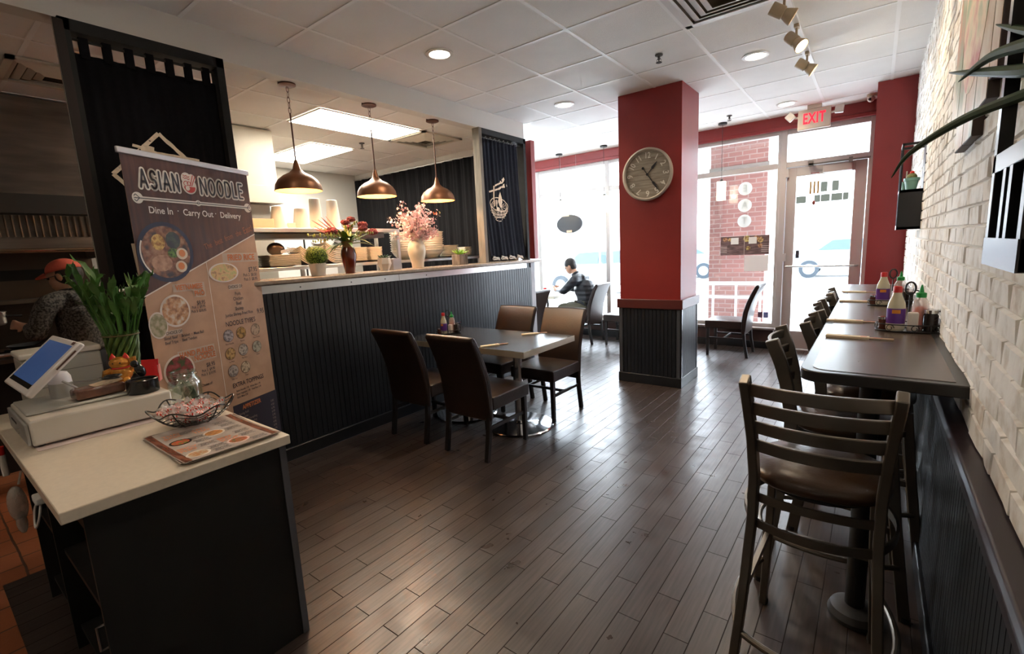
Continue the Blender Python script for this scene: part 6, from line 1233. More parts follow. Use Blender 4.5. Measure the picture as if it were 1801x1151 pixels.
for s_, k in ((-1, 'l'), (1, 'r')):
    y = 6.72 + s_ * 0.19; N[k + 's'] = ((-3.76, y, 1.0), 0.06); N[k + 'e'] = ((-3.93, y + s_ * 0.05, 0.83), 0.045); N[k + 'w'] = ((-4.15, 6.72 + s_ * 0.10, 0.855), 0.027); E += [('up', k + 's'), (k + 's', k + 'e'), (k + 'e', k + 'w')]
    hand_nodes(N, E, k + 'w', k + 'h', (-0.9, -s_ * 0.4, 0.15), (0, -s_, 0.2), s_, 0.7)
    N[k + 'k'] = ((-4.08, 6.72 + s_ * 0.11, 0.56), 0.06); N[k + 'ip'] = ((-3.70, 6.72 + s_ * 0.10, 0.54), 0.08); N[k + 'a'] = ((-4.05, 6.72 + s_ * 0.12, 0.11), 0.045); N[k + 'f'] = ((-4.2, 6.72 + s_ * 0.13, 0.045), 0.04); E += [('pel', k + 'ip'), (k + 'ip', k + 'k'), (k + 'k', k + 'a'), (k + 'a', k + 'f')]
    JN[k + 's'] = ((-3.76, y, 1.0), 0.085); JN[k + 'e'] = ((-3.93, y + s_ * 0.05, 0.835), 0.066); JN[k + 'w'] = ((-4.12, 6.72 + s_ * 0.11, 0.855), 0.046); JE += [('up', k + 's'), (k + 's', k + 'e'), (k + 'e', k + 'w')]
    TN[k + 'ip'] = ((-3.70, 6.72 + s_ * 0.10, 0.545), 0.1); TN[k + 'k'] = ((-4.08, 6.72 + s_ * 0.11, 0.56), 0.078); TN[k + 'a'] = ((-4.05, 6.72 + s_ * 0.12, 0.13), 0.062); TE += [('pel', k + 'ip'), (k + 'ip', k + 'k'), (k + 'k', k + 'a')]
m = MB(); m.add(*skin_mesh(N, E)); hc = (-3.93, 6.71, 1.215); fd = Vector((-0.88, -0.15, -0.48)); R, L = head_geo(m, hc, fd, (-0.2, 0, 1))
remesh(m.build('body', SKIN, t), 0.007)
m = MB(); m.sph(L(0, -0.022, 0.045), 0.095, 22, 16, (0.90, 1.05, 0.98), R); m.sph(L(0, -0.05, -0.01), 0.075, 18, 12, (0.98, 0.8, 1.0), R); remesh(m.build('hair', HAIR, t), 0.008)
for k in (-1, 1): m = MB(); m.sph(L(k * 0.03, 0.078, 0.002), 0.009, 8, 6); m.build('eye', BLKG, t)
JK = P('dark_jacket', (0.020, 0.025, 0.034), 0.45, bump=0.4, bscale=30); JN['pel'] = ((-3.66, 6.72, 0.56), (0.15, 0.17)); JN['sp'] = ((-3.65, 6.72, 0.72), (0.15, 0.17)); JN['ch'] = ((-3.70, 6.72, 0.90), (0.155, 0.19)); JN['up'] = ((-3.76, 6.72, 1.01), (0.11, 0.14)); JN['nk'] = ((-3.81, 6.72, 1.075), 0.075)
_nt = JK.node_tree; _w = _nt.nodes.new('ShaderNodeTexWave'); _w.bands_direction = 'Z'; _w.inputs['Scale'].default_value = 4.6; _w.inputs['Distortion'].default_value = 0.6; _tc = _nt.nodes.new('ShaderNodeTexCoord'); _nt.links.new(_tc.outputs['Object'], _w.inputs['Vector'])
_b = _nt.nodes.new('ShaderNodeBump'); _b.inputs['Distance'].default_value = 0.02; _b.inputs['Strength'].default_value = 0.35; _nt.links.new(_w.outputs[1], _b.inputs['Height']); _nt.links.new(_b.outputs[0], _nt.nodes['Principled BSDF'].inputs['Normal'])
m = MB(); m.add(*skin_mesh(JN, JE)); remesh(m.build('jacket', JK, t), 0.009); m = MB(); m.lathe([(0.062, -0.02), (0.072, 0.0), (0.068, 0.03), (0.058, 0.03)], 20, (-3.835, 6.72, 1.085), R=Matrix.Rotation(-0.6, 3, 'Y')); m.build('collar', JK, t)
m = MB(); m.add(*skin_mesh(TN, TE)); remesh(m.build('trousers', P('olive_trousers', (0.10, 0.095, 0.065), 0.8), t), 0.009)
for s_ in (-1, 1): m = MB(); m.sph((-4.14, 6.72 + s_ * 0.125, 0.045), 0.05, 14, 8, (2.6, 1.0, 0.9)); m.build('shoe', BLKM, t)
# cook at the range: back turned, head in profile
t = thing('person', 'person cooking at the range with back turned, coral red cap and grey knit sweater', 'person', (0, 0, 0))
F = Vector((-0.95, -0.32, 0)).normalized(); S = Vector((-F.y, F.x, 0)) * -1   # S: the cook's right
c0 = Vector((-4.70, 0.80, 0)); A = lambda f, s, z: c0 + F * f + S * s + Vector((0, 0, z))
N = {'pel': (A(0, 0, 0.92), (0.09, 0.10)), 'sp': (A(-0.01, 0, 1.08), (0.08, 0.09)), 'ch': (A(0, 0, 1.24), (0.08, 0.10)), 'up': (A(0.0, 0, 1.325), (0.045, 0.06)), 'nk': (A(0.02, 0, 1.40), 0.046), 'hd': (A(0.035, 0, 1.46), 0.055)}
E = [('pel', 'sp'), ('sp', 'ch'), ('ch', 'up'), ('up', 'nk'), ('nk', 'hd')]
JN = {'pel': (A(0, 0, 0.93), (0.14, 0.16)), 'sp': (A(-0.01, 0, 1.08), (0.13, 0.155)), 'ch': (A(-0.005, 0, 1.23), (0.13, 0.175)), 'up': (A(0.0, 0, 1.325), (0.09, 0.12)), 'nk': (A(0.012, 0, 1.385), 0.06)}; JE = [('pel', 'sp'), ('sp', 'ch'), ('ch', 'up'), ('up', 'nk')]
TN = {'pel': (A(0, 0, 0.90), (0.12, 0.12))}; TE = []
for s_, k, el, wr_p in ((-1, 'l', (0.02, -0.25, 1.09), (0.21, -0.20, 1.15)), (1, 'r', (0.04, 0.26, 1.06), (0.24, 0.17, 1.05))):
    N[k + 's'] = (A(0, s_ * 0.17, 1.30), 0.055); N[k + 'e'] = (A(*el), 0.042); N[k + 'w'] = (A(*wr_p), 0.026); E += [('up', k + 's'), (k + 's', k + 'e'), (k + 'e', k + 'w')]
    hand_nodes(N, E, k + 'w', k + 'h', F * 0.8 + Vector((0, 0, 0.15)) - S * (0.3 if s_ < 0 else 0.2), -S * s_ * 1.0 + Vector((0, 0, -0.3)), s_, 0.9)
    N[k + 'ip'] = (A(0, s_ * 0.09, 0.86), 0.08); N[k + 'k'] = (A(0.02, s_ * 0.10, 0.47), 0.055); N[k + 'a'] = (A(0, s_ * 0.11, 0.1), 0.04); N[k + 'f'] = (A(0.13, s_ * 0.12, 0.04), 0.035); E += [('pel', k + 'ip'), (k + 'ip', k + 'k'), (k + 'k', k + 'a'), (k + 'a', k + 'f')]
    JN[k + 's'] = (A(0, s_ * 0.17, 1.295), 0.075); JN[k + 'e'] = (A(*el), 0.06); JN[k + 'w'] = (A(wr_p[0] - 0.02, wr_p[1], wr_p[2]), 0.038); JE += [('up', k + 's'), (k + 's', k + 'e'), (k + 'e', k + 'w')]
    TN[k + 'ip'] = (A(0, s_ * 0.09, 0.85), 0.095); TN[k + 'k'] = (A(0.02, s_ * 0.10, 0.47), 0.07); TN[k + 'a'] = (A(0, s_ * 0.11, 0.1), 0.06); TE += [('pel', k + 'ip'), (k + 'ip', k + 'k'), (k + 'k', k + 'a')]
m = MB(); m.add(*skin_mesh(N, E)); R, L = head_geo(m, A(0.05, -0.01, 1.495), Vector((-0.50, -0.80, -0.22)), (-0.1, -0.1, 1)); remesh(m.build('body', SKIN, t), 0.007)
m = MB(); m.sph(L(0, -0.03, 0.01), 0.09, 20, 14, (0.93, 1.02, 1.0), R); m.sph(L(0, -0.045, -0.045), 0.06, 16, 10, (1.1, 0.8, 0.9), R); remesh(m.build('hair', HAIR, t), 0.008)
for k in (-1, 1): m = MB(); m.sph(L(k * 0.03, 0.078, 0.002), 0.009, 8, 6); m.build('eye', BLKG, t)
CAP = P('coral_cap', (0.58, 0.10, 0.06), 0.7, bump=0.15, bscale=90)
m = MB(); m.lathe([(0.094 * cos(q), 0.088 * sin(q)) for q in [k * pi / 2 / 10 for k in range(10)]] + [(0, 0.088)], 28, L(0, -0.018, 0.035), 0.93, 1.12, R); cp = m.build('cap', CAP, t, solid=0.003)
m = MB(); pts = []; n_ = 12
for i in range(n_ + 1):
    a = -1.15 + 2.3 * i / n_; pts += [L(0.078 * sin(a), 0.055 + 0.035 * cos(a), 0.04), L(0.075 * sin(a), 0.07 + 0.085 * cos(a) ** 0.8, 0.028 - 0.01 * cos(a))]
m.add(pts, [(2 * i, 2 * i + 1, 2 * i + 3, 2 * i + 2) for i in range(n_)]); m.build('cap_brim', CAP, cp, solid=0.004)
m = MB(); m.tube([L(-0.082 * cos(a), 0.02 + 0.07 * sin(a), 0.004) for a in [0, 0.5, 1.0]] , 0.0025, 6); m.tube([L(-0.08, -0.01, 0.004), L(-0.08, 0.08, 0.002)], 0.002, 6); m.build('glasses', BLKM, t)
m = MB(); m.add(*skin_mesh(JN, JE)); remesh(m.build('sweater', multi_noise('grey_knit', ((0.4, (0.025, 0.024, 0.022)), (0.62, (0.15, 0.14, 0.125))), 75, 0.95, bump=0.5), t), 0.009)
m = MB(); m.lathe([(0.05, 0), (0.064, 0.004), (0.066, 0.03), (0.054, 0.034)], 20, A(0.012, 0, 1.365), R=Matrix.Rotation(-0.15, 3, 'Y')); m.build('black_collar', BLKM, t)
m = MB(); m.add(*skin_mesh(TN, TE)); remesh(m.build('trousers', P('dark_trousers', (0.02, 0.02, 0.025), 0.8), t), 0.01)
m = MB(); m.lathe([(0.135, 0), (0.14, 0.0), (0.14, 0.03), (0.135, 0.03)], 28, A(0, 0, 0.97), 0.95, 1.05); m.sph(A(-0.13, -0.03, 0.97), 0.03, 10, 8, (0.5, 1.6, 1)); m.tube([A(-0.13, -0.03, 0.96), A(-0.15, -0.05, 0.86), A(-0.16, -0.06, 0.78)], [0.012, 0.016, 0.02], 8); m.build('apron_tie', P('apron_white', (0.7, 0.67, 0.6), 0.8), t)
for s_ in (-1, 1): m = MB(); m.sph(A(0.07, s_ * 0.12, 0.042), 0.05, 14, 8, (2.2, 1.1, 0.85)); m.build('shoe', BLKM, t)
# pan in the cook's left hand
hp = A(0.30, -0.235, 1.17); t = thing('sauce_pot', 'steel pot with a short handle, held up by the cook in the red cap', 'pot', tuple(hp + Vector((-0.08, -0.12, 0.0))), 0.2)
m = MB(); m.lathe([(0, 0), (0.095, 0), (0.105, 0.012), (0.108, 0.088), (0.114, 0.09), (0.112, 0.094), (0.102, 0.09), (0.098, 0.014), (0, 0.006)], 36); m.build('pot_body', STEEL, t)
m = MB(); m.tube([(0.06, 0.09, 0.06), (0.075, 0.13, 0.06), (0.08, 0.17, 0.055)], 0.008, 8); m.build('handle', BLKM, t); m = MB(); m.tube(arc((-0.11, -0.03, 0.075), 0.03, pi / 2, 1.5 * pi, 6), 0.005, 6); m.build('loop_handle', STEEL, t)
t = thing('dish_towel', 'pale yellowish towel hanging beside the cook at the end of the half wall', 'towel', (-3.80, 0.80, 1.02))
m = MB(); n_ = 20; vs_ = []
for j in range(9):
    for i in range(n_ + 1): u = i / n_; vs_.append((0.014 * sin(u * 15) * (0.4 + j / 8), -0.05 + 0.10 * u * (0.6 + 0.5 * j / 8), 0.30 - 0.32 * j / 8 + 0.02 * sin(u * 5) * (j / 8)))
m.add(vs_, [(j * (n_ + 1) + i, j * (n_ + 1) + i + 1, (j + 1) * (n_ + 1) + i + 1, (j + 1) * (n_ + 1) + i) for j in range(8) for i in range(n_)]); m.build('towel_cloth', P('towel_pale', (0.62, 0.5, 0.3), 0.9), t, solid=0.003)
m = MB(); m.tube([(0, 0, 0.30), (0.0, 0, 0.34), (0.06, 0, 0.345)], 0.004, 6); m.build('hook', STEEL, t)
# on the man's table
t = thing('soda_can', 'red drink can on the seated man\'s table', 'can', (-4.36, 6.6, 0.76)); m = MB(); m.lathe([(0, 0), (0.025, 0), (0.033, 0.01), (0.033, 0.105), (0.027, 0.118), (0, 0.117)], 24); m.build('can_body', P('can_red', (0.45, 0.03, 0.03), 0.3, metal=0.3), t); m = MB(); m.lathe([(0.0, 0.1175), (0.027, 0.1185), (0.026, 0.121), (0, 0.119)], 20); m.build('lid', STEEL, t)
# ---------------------------------------------------------------- condiments
def bottle_sauce(loc, label, h=0.2):
    t = thing('sauce_bottle', label, 'bottle', loc)
    m = MB(); m.lathe([(0, 0), (0.030, 0), (0.032, 0.005), (0.032, 0.10), (0.029, 0.125), (0.017, 0.16), (0.0145, 0.175), (0, 0.176)], 28, sx=1.05, sy=0.8); m.build('bottle_body', P('oyster_bottle', (0.60, 0.56, 0.40), 0.15, coat=0.5), t)
    m = MB(); m.lathe([(0.0325, 0.03), (0.0325, 0.10)], 28, sx=1.05, sy=0.8); b = m.build('label', P('label_purple', (0.12, 0.03, 0.26), 0.4), t)
    m = MB(); m.lathe([(0.0327, 0.008), (0.0327, 0.032)], 28, sx=1.05, sy=0.8); m.build('label_band', P('label_pale', (0.66, 0.6, 0.48), 0.5), b)
    m = MB()
    for k in range(-2, 3): a = -pi / 2 + k * 0.18; a2 = a + 0.18; m.add([(0.0332 * 1.05 * cos(q), 0.0332 * 0.8 * sin(q), z) for q, z in ((a - 0.09, 0.078), (a2 - 0.09, 0.078), (a2 - 0.09, 0.095), (a - 0.09, 0.095))], [(0, 1, 2, 3)])
    m.build('label_patch', P('label_orange', (0.75, 0.27, 0.03), 0.4), b)
    m = MB(); m.lathe([(0, 0.172), (0.0165, 0.172), (0.0165, 0.196), (0.014, 0.2), (0, 0.2)], 20); m.build('cap', P('cap_red', (0.55, 0.02, 0.02), 0.35), t); return t
def bottle_chili(loc, label):
    t = thing('chili_bottle', label, 'bottle', loc)
    m = MB(); m.lathe([(0, 0), (0.028, 0), (0.03, 0.005), (0.03, 0.11), (0.027, 0.13), (0.016, 0.148), (0, 0.149)], 28); m.build('bottle_body', P('clear_red', (0.85, 0.75, 0.70), 0.1, alpha=0.35, coat=0.4), t)
    m = MB(); m.lathe([(0, 0.003), (0.0275, 0.004), (0.0275, 0.08), (0.022, 0.10), (0, 0.09)], 24); m.build('chili_sauce', P('chili', (0.60, 0.06, 0.015), 0.3, noise=0.3, nscale=50), t)
    m = MB(); m.lathe([(0, 0.146), (0.019, 0.146), (0.019, 0.166), (0.009, 0.17), (0.006, 0.19), (0.002, 0.203), (0, 0.203)], 20); m.build('cap', P('cap_green', (0.01, 0.28, 0.05), 0.4), t); return t
def caddy(loc, rz, desc):
    t = thing('condiment_caddy', 'black scrolled wire condiment caddy ' + desc, 'caddy', loc, rz)
    for z in (0.006, 0.035): m = MB(); m.tube([(0.115 * cos(a), 0.062 * sin(a), z) for a in [k * pi / 18 for k in range(36)]], 0.0028, 6, closed=True); m.build('wire_ring', WIRE, t)
    m = MB(); m.lathe([(0, 0.002), (0.112, 0.002), (0.112, 0.0045), (0, 0.0045)], 36, sx=1, sy=0.54); m.build('tray_floor', WIRE, t)
    m = MB()
    for k in range(8):
        a = 2 * pi * k / 8 + 0.2; c = Vector((0.116 * cos(a), 0.063 * sin(a), 0.02)); tg = Vector((-sin(a), cos(a) * 0.55, 0)).normalized()
        m.tube([c + tg * (r_ * cos(q)) + Vector((0, 0, r_ * sin(q))) for q, r_ in [(j * 0.8, 0.017 - 0.0012 * j) for j in range(10)]], 0.0018, 5)
    m.build('scroll', WIRE, t)
    m = MB(); m.tube([(0, 0, 0.004), (0, 0, 0.17)], 0.003, 6); m.tube([(0.018 * cos(a), 0, 0.195 + 0.028 * sin(a)) for a in [k * pi / 8 for k in range(16)]], 0.004, 6, closed=True); m.build('carry_handle', WIRE, t)
    return t
def caddy_set(loc, rz, desc, d2):
    caddy(loc, rz, desc); R_ = Matrix.Rotation(rz, 3, 'Z'); W_ = lambda x, y: tuple(Vector(loc) + R_ @ Vector((x, y, 0.0062)))
    bottle_sauce(W_(-0.045, -0.018), 'sauce bottle with red cap and purple label in the ' + d2); bottle_chili(W_(0.04, 0.028), 'chili sauce bottle with green pointed cap in the ' + d2)
    t = thing('napkin_block', 'small white square shaker in the ' + d2, 'shaker', W_(0.015, -0.032)); m = MB(); m.bb(-0.019, 0.019, -0.014, 0.014, 0, 0.085); m.build('shaker_body', P('shaker_white', (0.72, 0.66, 0.6), 0.4), t, bev=0.005)
    t = thing('soy_dispenser', 'dark soy dispenser with steel spout in the ' + d2, 'dispenser', W_(0.076, -0.005))
    m = MB(); m.lathe([(0, 0), (0.027, 0), (0.027, 0.07), (0.02, 0.082), (0, 0.083)], 20); m.build('dispenser_body', P('soy_dark', (0.018, 0.012, 0.012), 0.15), t); m = MB(); m.lathe([(0, 0.08), (0.026, 0.08), (0.027, 0.095), (0.01, 0.10), (0, 0.10)], 20); m.box((0.035, 0, 0.098), (0.045, 0.018, 0.004), rot=Matrix.Rotation(-0.2, 3, 'Y')); m.build('spout_lid', CHROME, t)
    m = MB(); m.tube([(0.028, 0, 0.09), (0.052, 0, 0.085), (0.058, 0, 0.05), (0.05, 0, 0.025)], 0.005, 8); m.build('handle', BLKG, t)
    t = thing('pepper_jar', 'small glass jar of dark flakes in the ' + d2, 'jar', W_(-0.088, 0.0)); m = MB(); m.lathe([(0, 0), (0.018, 0), (0.019, 0.045), (0, 0.046)], 18); m.build('jar_body', P('flake_jar', (0.10, 0.03, 0.02), 0.2), t); m = MB(); m.lathe([(0, 0.046), (0.02, 0.046), (0.02, 0.057), (0, 0.06)], 18); m.build('lid', CHROME, t)
caddy_set((0.135, 2.76, 1.0698), 0.0, 'on the bar table, the nearer one', 'nearer caddy on the bar table')
caddy_set((0.095, 3.72, 1.0698), 0.05, 'on the bar table, the farther one', 'farther caddy on the bar table')
caddy_set((-3.22, 3.17, 0.7605), 0.9, 'on the dining table against the panelled wall', 'caddy on the dining table')
PAPER = P('sleeve_paper', (0.82, 0.68, 0.48), 0.7); BAMW = P('bamboo_wood', (0.66, 0.47, 0.32), 0.6); INKP = P('sleeve_print', (0.6, 0.12, 0.08), 0.6)
def chopsticks(loc, rz, label, grp):
    t = thing('wrapped_chopsticks', label, 'chopsticks', loc, rz, group=grp)
    for s_ in (-1, 1): m = MB(); m.box((0.0, s_ * 0.0045, 0.004), (0.225, 0.0055, 0.005), rot=Matrix.Rotation(s_ * 0.01, 3, 'Z')); m.build('chopstick', BAMW, t)
    m = MB(); m.bb(-0.125, 0.03, -0.019, 0.019, 0.0, 0.0012); m.bb(-0.125, 0.03, -0.019, 0.019, 0.0085, 0.0095); m.bb(-0.125, 0.03, -0.019, -0.018, 0.001, 0.009); m.bb(-0.125, 0.03, 0.018, 0.019, 0.001, 0.009); sl = m.build('paper_sleeve', PAPER, t, smooth=False)
    m = MB(); m.bb(0.0, 0.022, -0.006, 0.006, 0.0096, 0.0099); m.bb(0.045, 0.075, -0.004, 0.004, 0.0067, 0.007); m.build('red_print', INKP, sl, smooth=False)
    m = MB(); m.box((-0.035, 0.014, 0.0015), (0.17, 0.035, 0.001), rot=Matrix.Rotation(0.05, 3, 'Z')); m.build('napkin', P('napkin_tan', (0.70, 0.55, 0.36), 0.8), t)
for i, (x, y, r, l) in enumerate(((-0.03, 2.50, -0.03, 'paper-wrapped chopsticks across the bar table, nearest of the four pairs'), (-0.06, 2.97, -0.03, 'paper-wrapped chopsticks beside the nearer caddy on the bar table'), (-0.05, 3.86, 0.0, 'paper-wrapped chopsticks just in front of the farther caddy'), (-0.07, 4.5, 0.0, 'paper-wrapped chopsticks at the far end of the bar table'))):
    chopsticks((x, y, 1.07), r, l, 'chopsticks on the bar table')
chopsticks((-2.43, 2.91, 0.7605), 0.15 + pi / 2 * 0.0 + 0.9, 'paper-wrapped chopsticks on the near side of the dining table', 'chopsticks on the dining table'); chopsticks((-2.42, 3.47, 0.7605), 0.9, 'paper-wrapped chopsticks on the far side of the dining table', 'chopsticks on the dining table')
# ---------------------------------------------------------------- ceiling fittings
t = thing('exit_sign', 'EXIT sign with red letters and two emergency lamp heads above the door', 'exit sign', (-0.67, 6.9, H - 0.001))
SG = P('sign_beige', (0.60, 0.52, 0.42), 0.5); m = MB(); m.bb(-0.165, 0.165, -0.022, 0.022, -0.27, -0.045); sb = m.build('sign_housing', SG, t, bev=0.008)
m = MB(); add_text(m, 'EXIT', 0.165, frame((0, -0.0235, -0.155), (1, 0, 0), (0, 0, 1)), 'CENTER', 0.62, 0.001, 0.004, 1.1); m.build('exit_lettering', P('exit_red', (0.8, 0.01, 0.03), 0.4, emit=0.8, ecol=(0.9, 0.01, 0.03)), sb, smooth=False)
m = MB(); m.bb(-0.07, 0.07, -0.03, 0.03, -0.045, 0); m.build('mount', SG, t)
for s_ in (-1, 1):
    m = MB(); m.box((s_ * 0.245, -0.02, -0.10), (0.085, 0.06, 0.085), rot=Matrix.Rotation(s_ * 0.75 if s_ < 0 else 0.1, 3, 'Y')); m.build('lamp_head', P('lamp_beige', (0.62, 0.57, 0.5), 0.4), t, bev=0.008)
    m = MB(); m.tube([(s_ * 0.16, 0, -0.12), (s_ * 0.23, 0, -0.11)], 0.012, 8); m.build('lamp_arm', SG, t)
t = thing('track_light', 'white ceiling track with beige cylindrical spotlights aimed at the brick wall', 'track light', (-0.545, 4.1, H - 0.002))
m = MB(); m.bb(-0.018, 0.018, -1.1, 1.15, -0.022, 0); m.build('track', P('track_white', (0.8, 0.8, 0.78), 0.4), t)
SPB = P('spot_beige', (0.42, 0.33, 0.22), 0.45)
for i, (yy, tg) in enumerate(((-0.45, (0.7, 0.25, -0.45)), (0.12, (0.55, -0.25, -0.62)), (0.78, (0.75, 0.15, -0.55)), (-1.0, (0.7, -0.2, -0.5)))):
    d = Vector(tg).normalized(); R_ = d.to_track_quat('Z', 'Y').to_matrix(); c = Vector((0.0, yy, -0.135))
    m = MB(); m.tube([(0, yy, -0.022), (0, yy, -0.11)], 0.008, 8); m.box((0, yy, -0.032), (0.03, 0.06, 0.022)); a_ = m.build('swivel_arm', SPB, t)
    m = MB(); m.lathe([(0, -0.085), (0.036, -0.085), (0.038, -0.08), (0.038, -0.005), (0.030, 0.0), (0.050, 0.055), (0.050, 0.062), (0.046, 0.062), (0.028, 0.005), (0, 0.0)], 28, c, R=R_); m.build('spot_head', SPB, t)
    m = MB(); m.lathe([(0, 0.048), (0.043, 0.048), (0.043, 0.052), (0, 0.054)], 24, c, R=R_); m.build('lens', emis('spot_lens', (1.0, 0.75, 0.42), 18), t)
    lamp('spot_lamp', 'SPOT', tuple(c + d * 0.075), 8, (1.0, 0.82, 0.60), 0.03, tuple(c + d * 2), 75, 0.6, parent=t)
t = thing('ceiling_camera', 'small beige dome security camera at the ceiling corner by the red pier', 'camera', (-0.13, 6.92, H - 0.001))
m = MB(); m.lathe([(0, 0), (0.05, 0), (0.052, -0.02), (0.045, -0.03), (0, -0.03)], 24); m.build('mount', SPB, t); m = MB(); m.sph((-0.01, -0.015, -0.05), 0.036, 18, 12); b = m.build('dome', P('cam_beige', (0.5, 0.4, 0.32), 0.3), t); m = MB(); m.sph((-0.02, -0.045, -0.06), 0.014, 12, 8); m.build('lens', BLKG, b)
t = thing('smoke_detector', 'round smoke detector on the ceiling past the red end post', 'smoke detector', (-4.9, 6.1, H - 0.001)); m = MB(); m.lathe([(0, 0), (0.065, 0), (0.065, -0.02), (0.045, -0.04), (0, -0.042)], 28); m.build('housing', TBAR, t)
# pendants by the windows
def small_pendant(loc, L, label, shade):
    t = thing('window_pendant', label, 'pendant lamp', loc); m = MB(); m.lathe([(0, 0), (0.055, 0), (0.055, -0.022), (0, -0.024)], 24); m.build('canopy', BLKM, t); m = MB(); m.tube([(0, 0, -0.02), (0, 0, -L)], 0.003, 6); m.build('cord', BLKM, t)
    m = MB(); m.cyl((0, 0, -L - 0.03), 0.02, 0.04, 16); m.build('lamp_holder', BLKM, t); m = MB(); m.lathe([(0.055, 0), (0.058, -0.005), (0.058, -0.24), (0.055, -0.245), (0.055, -0.24), (0.0545, -0.005)], 28, (0, 0, -L - 0.015), lobes=sqlob(6)); m.build('lamp_shade', shade, t)
    m = MB(); m.sph((0, 0, -L - 0.11), 0.028, 14, 10); m.build('bulb', emis('window_bulb', (1, 0.9, 0.7), 6), t); lamp('pendant_point', 'POINT', (0, 0, -L - 0.17), 4, (1, 0.85, 0.62), 0.03, parent=t)
SHG = P('frosted_shade', (0.85, 0.80, 0.68), 0.4, alpha=0.6, emit=0.5, ecol=(1, 0.9, 0.7))
small_pendant((-1.70, 6.95, H - 0.001), 0.73, 'small pendant with frosted shade hanging before the brick pier outside', SHG); small_pendant((-4.22, 6.95, H - 0.001), 0.73, 'small pendant with frosted shade hanging above the seated man', SHG); small_pendant((-3.42, 6.95, H - 0.001), 0.73, 'small pendant partly hidden by the red column', SHG)
# oval hanging sign and window decals
t = thing('oval_window_sign', 'dark oval sign hanging in the big window above the seated man', 'sign', (-4.17, 7.14, 1.915)); m = MB(); m.prism([(0.25 * cos(a), 0.155 * sin(a)) for a in [k * pi / 24 for k in range(48)]], lambda u, v: (u, -0.012, v), lambda u, v: (u, 0.012, v)); m.build('sign_board', P('sign_back', (0.035, 0.04, 0.05), 0.5), t)
m = MB(); m.bb(-0.16, 0.0, -0.02, -0.012, 0.13, 0.16); m.bb(-0.05, 0.05, -0.02, -0.012, -0.145, -0.105); m.build('bracket', P('bracket_tan', (0.6, 0.45, 0.35), 0.5), t); m = MB()
for s_ in (-1, 1): m.tube([(s_ * 0.15, 0, 0.12), (s_ * 0.15, 0, 1.12)], 0.0015, 5)
m.build('hanging_wire', STEEL, t)
t = thing('window_poster', 'dark food photo strip taped to the window between the column and the door', 'poster', (-1.465, YW + 0.045, 1.43)); m = MB(); m.bb(-0.31, 0.31, -0.002, 0.002, -0.13, 0.13); ps_ = m.build('poster_sheet', multi_noise('poster_wood', ((0.35, (0.05, 0.03, 0.03)), (0.65, (0.20, 0.13, 0.13))), 8, 0.5, (1, 1, 6)), t, smooth=False)
for k, (x, z, r_) in enumerate(((-0.25, 0.09, 0.03), (-0.19, 0.085, 0.025), (0.03, 0.09, 0.045), (0.15, 0.095, 0.035), (0.20, 0.07, 0.04), (0.05, -0.04, 0.03), (0.2, -0.01, 0.03))):
    m = MB(); m.lathe([(0, 0), (r_, 0)], 18, (x, -0.0025 - 0.0002 * k, z), R=RX); m.build('dish_picture', multi_noise('poster_dish%d' % (k % 3), ((0.4, (0.15, 0.06, 0.02)), (0.6, (0.6, 0.35 + 0.1 * (k % 3), 0.2))), 40, 0.5), ps_)
for x in (-0.125, 0.105): m = MB(); m.bb(x - 0.05, x + 0.05, -0.004, -0.003, 0.02, 0.11); m.build('tape_note', P('note_white', (0.75, 0.78, 0.76), 0.7), ps_, smooth=False)
m = MB(); m.bb(-0.003, 0.003, -0.004, -0.003, -0.13, 0.13)
for a in (-0.27, 0.26):
    for q in range(4): m.bb(a - 0.045, a + 0.045, -0.004, -0.003, -0.095 + q * 0.025, -0.085 + q * 0.025)
m.build('menu_lines', P('poster_line', (0.5, 0.42, 0.4), 0.5), ps_, smooth=False)
o = MB().bb(-0.15, 0.15, -0.002, 0.002, -0.11, 0.11).build('paper_notice', P('notice_white', (0.8, 0.8, 0.8), 0.7), loc=(-1.31, YW + 0.046, 1.18), smooth=False); tag(o, 'blank white paper taped to the window just below the food photo strip', 'notice')
LT = P('decal_white', (0.75, 0.82, 0.82), 0.5, alpha=0.55); LT2 = P('decal_letter', (0.35, 0.40, 0.40), 0.5)
for k, (c, z) in enumerate((('E', 2.20), ('A', 1.975), ('T', 1.765))):
    t = thing('letter_decal', 'round white window decal with the letter %s' % c, 'decal', (-1.475, YW + 0.047, z)); m = MB(); m.lathe([(0, 0), (0.088, 0), (0.088, 0.001), (0, 0.001)], 32, R=RX); m.build('disc', LT, t); m = MB(); add_text(m, c, 0.13, frame((0, -0.004, 0), (-1, 0, 0), (0, 0, 1)), 'CENTER', 0.9, 0, 0.002); m.build('lettering', LT2, t, smooth=False)
for x, c, l in ((-1.235, (0.10, 0.05, 0.08), 'small dark square sticker at the lower window corner beside the door'), (-1.165, (0.12, 0.16, 0.35), 'small blue square sticker at the lower window corner beside the door')):
    o = MB().bb(-0.03, 0.03, -0.001, 0.001, -0.04, 0.04).build('window_sticker', P('sticker%d' % int(x * -1000), c, 0.5), loc=(x, YW + 0.047, 0.46), smooth=False); tag(o, l, 'sticker')
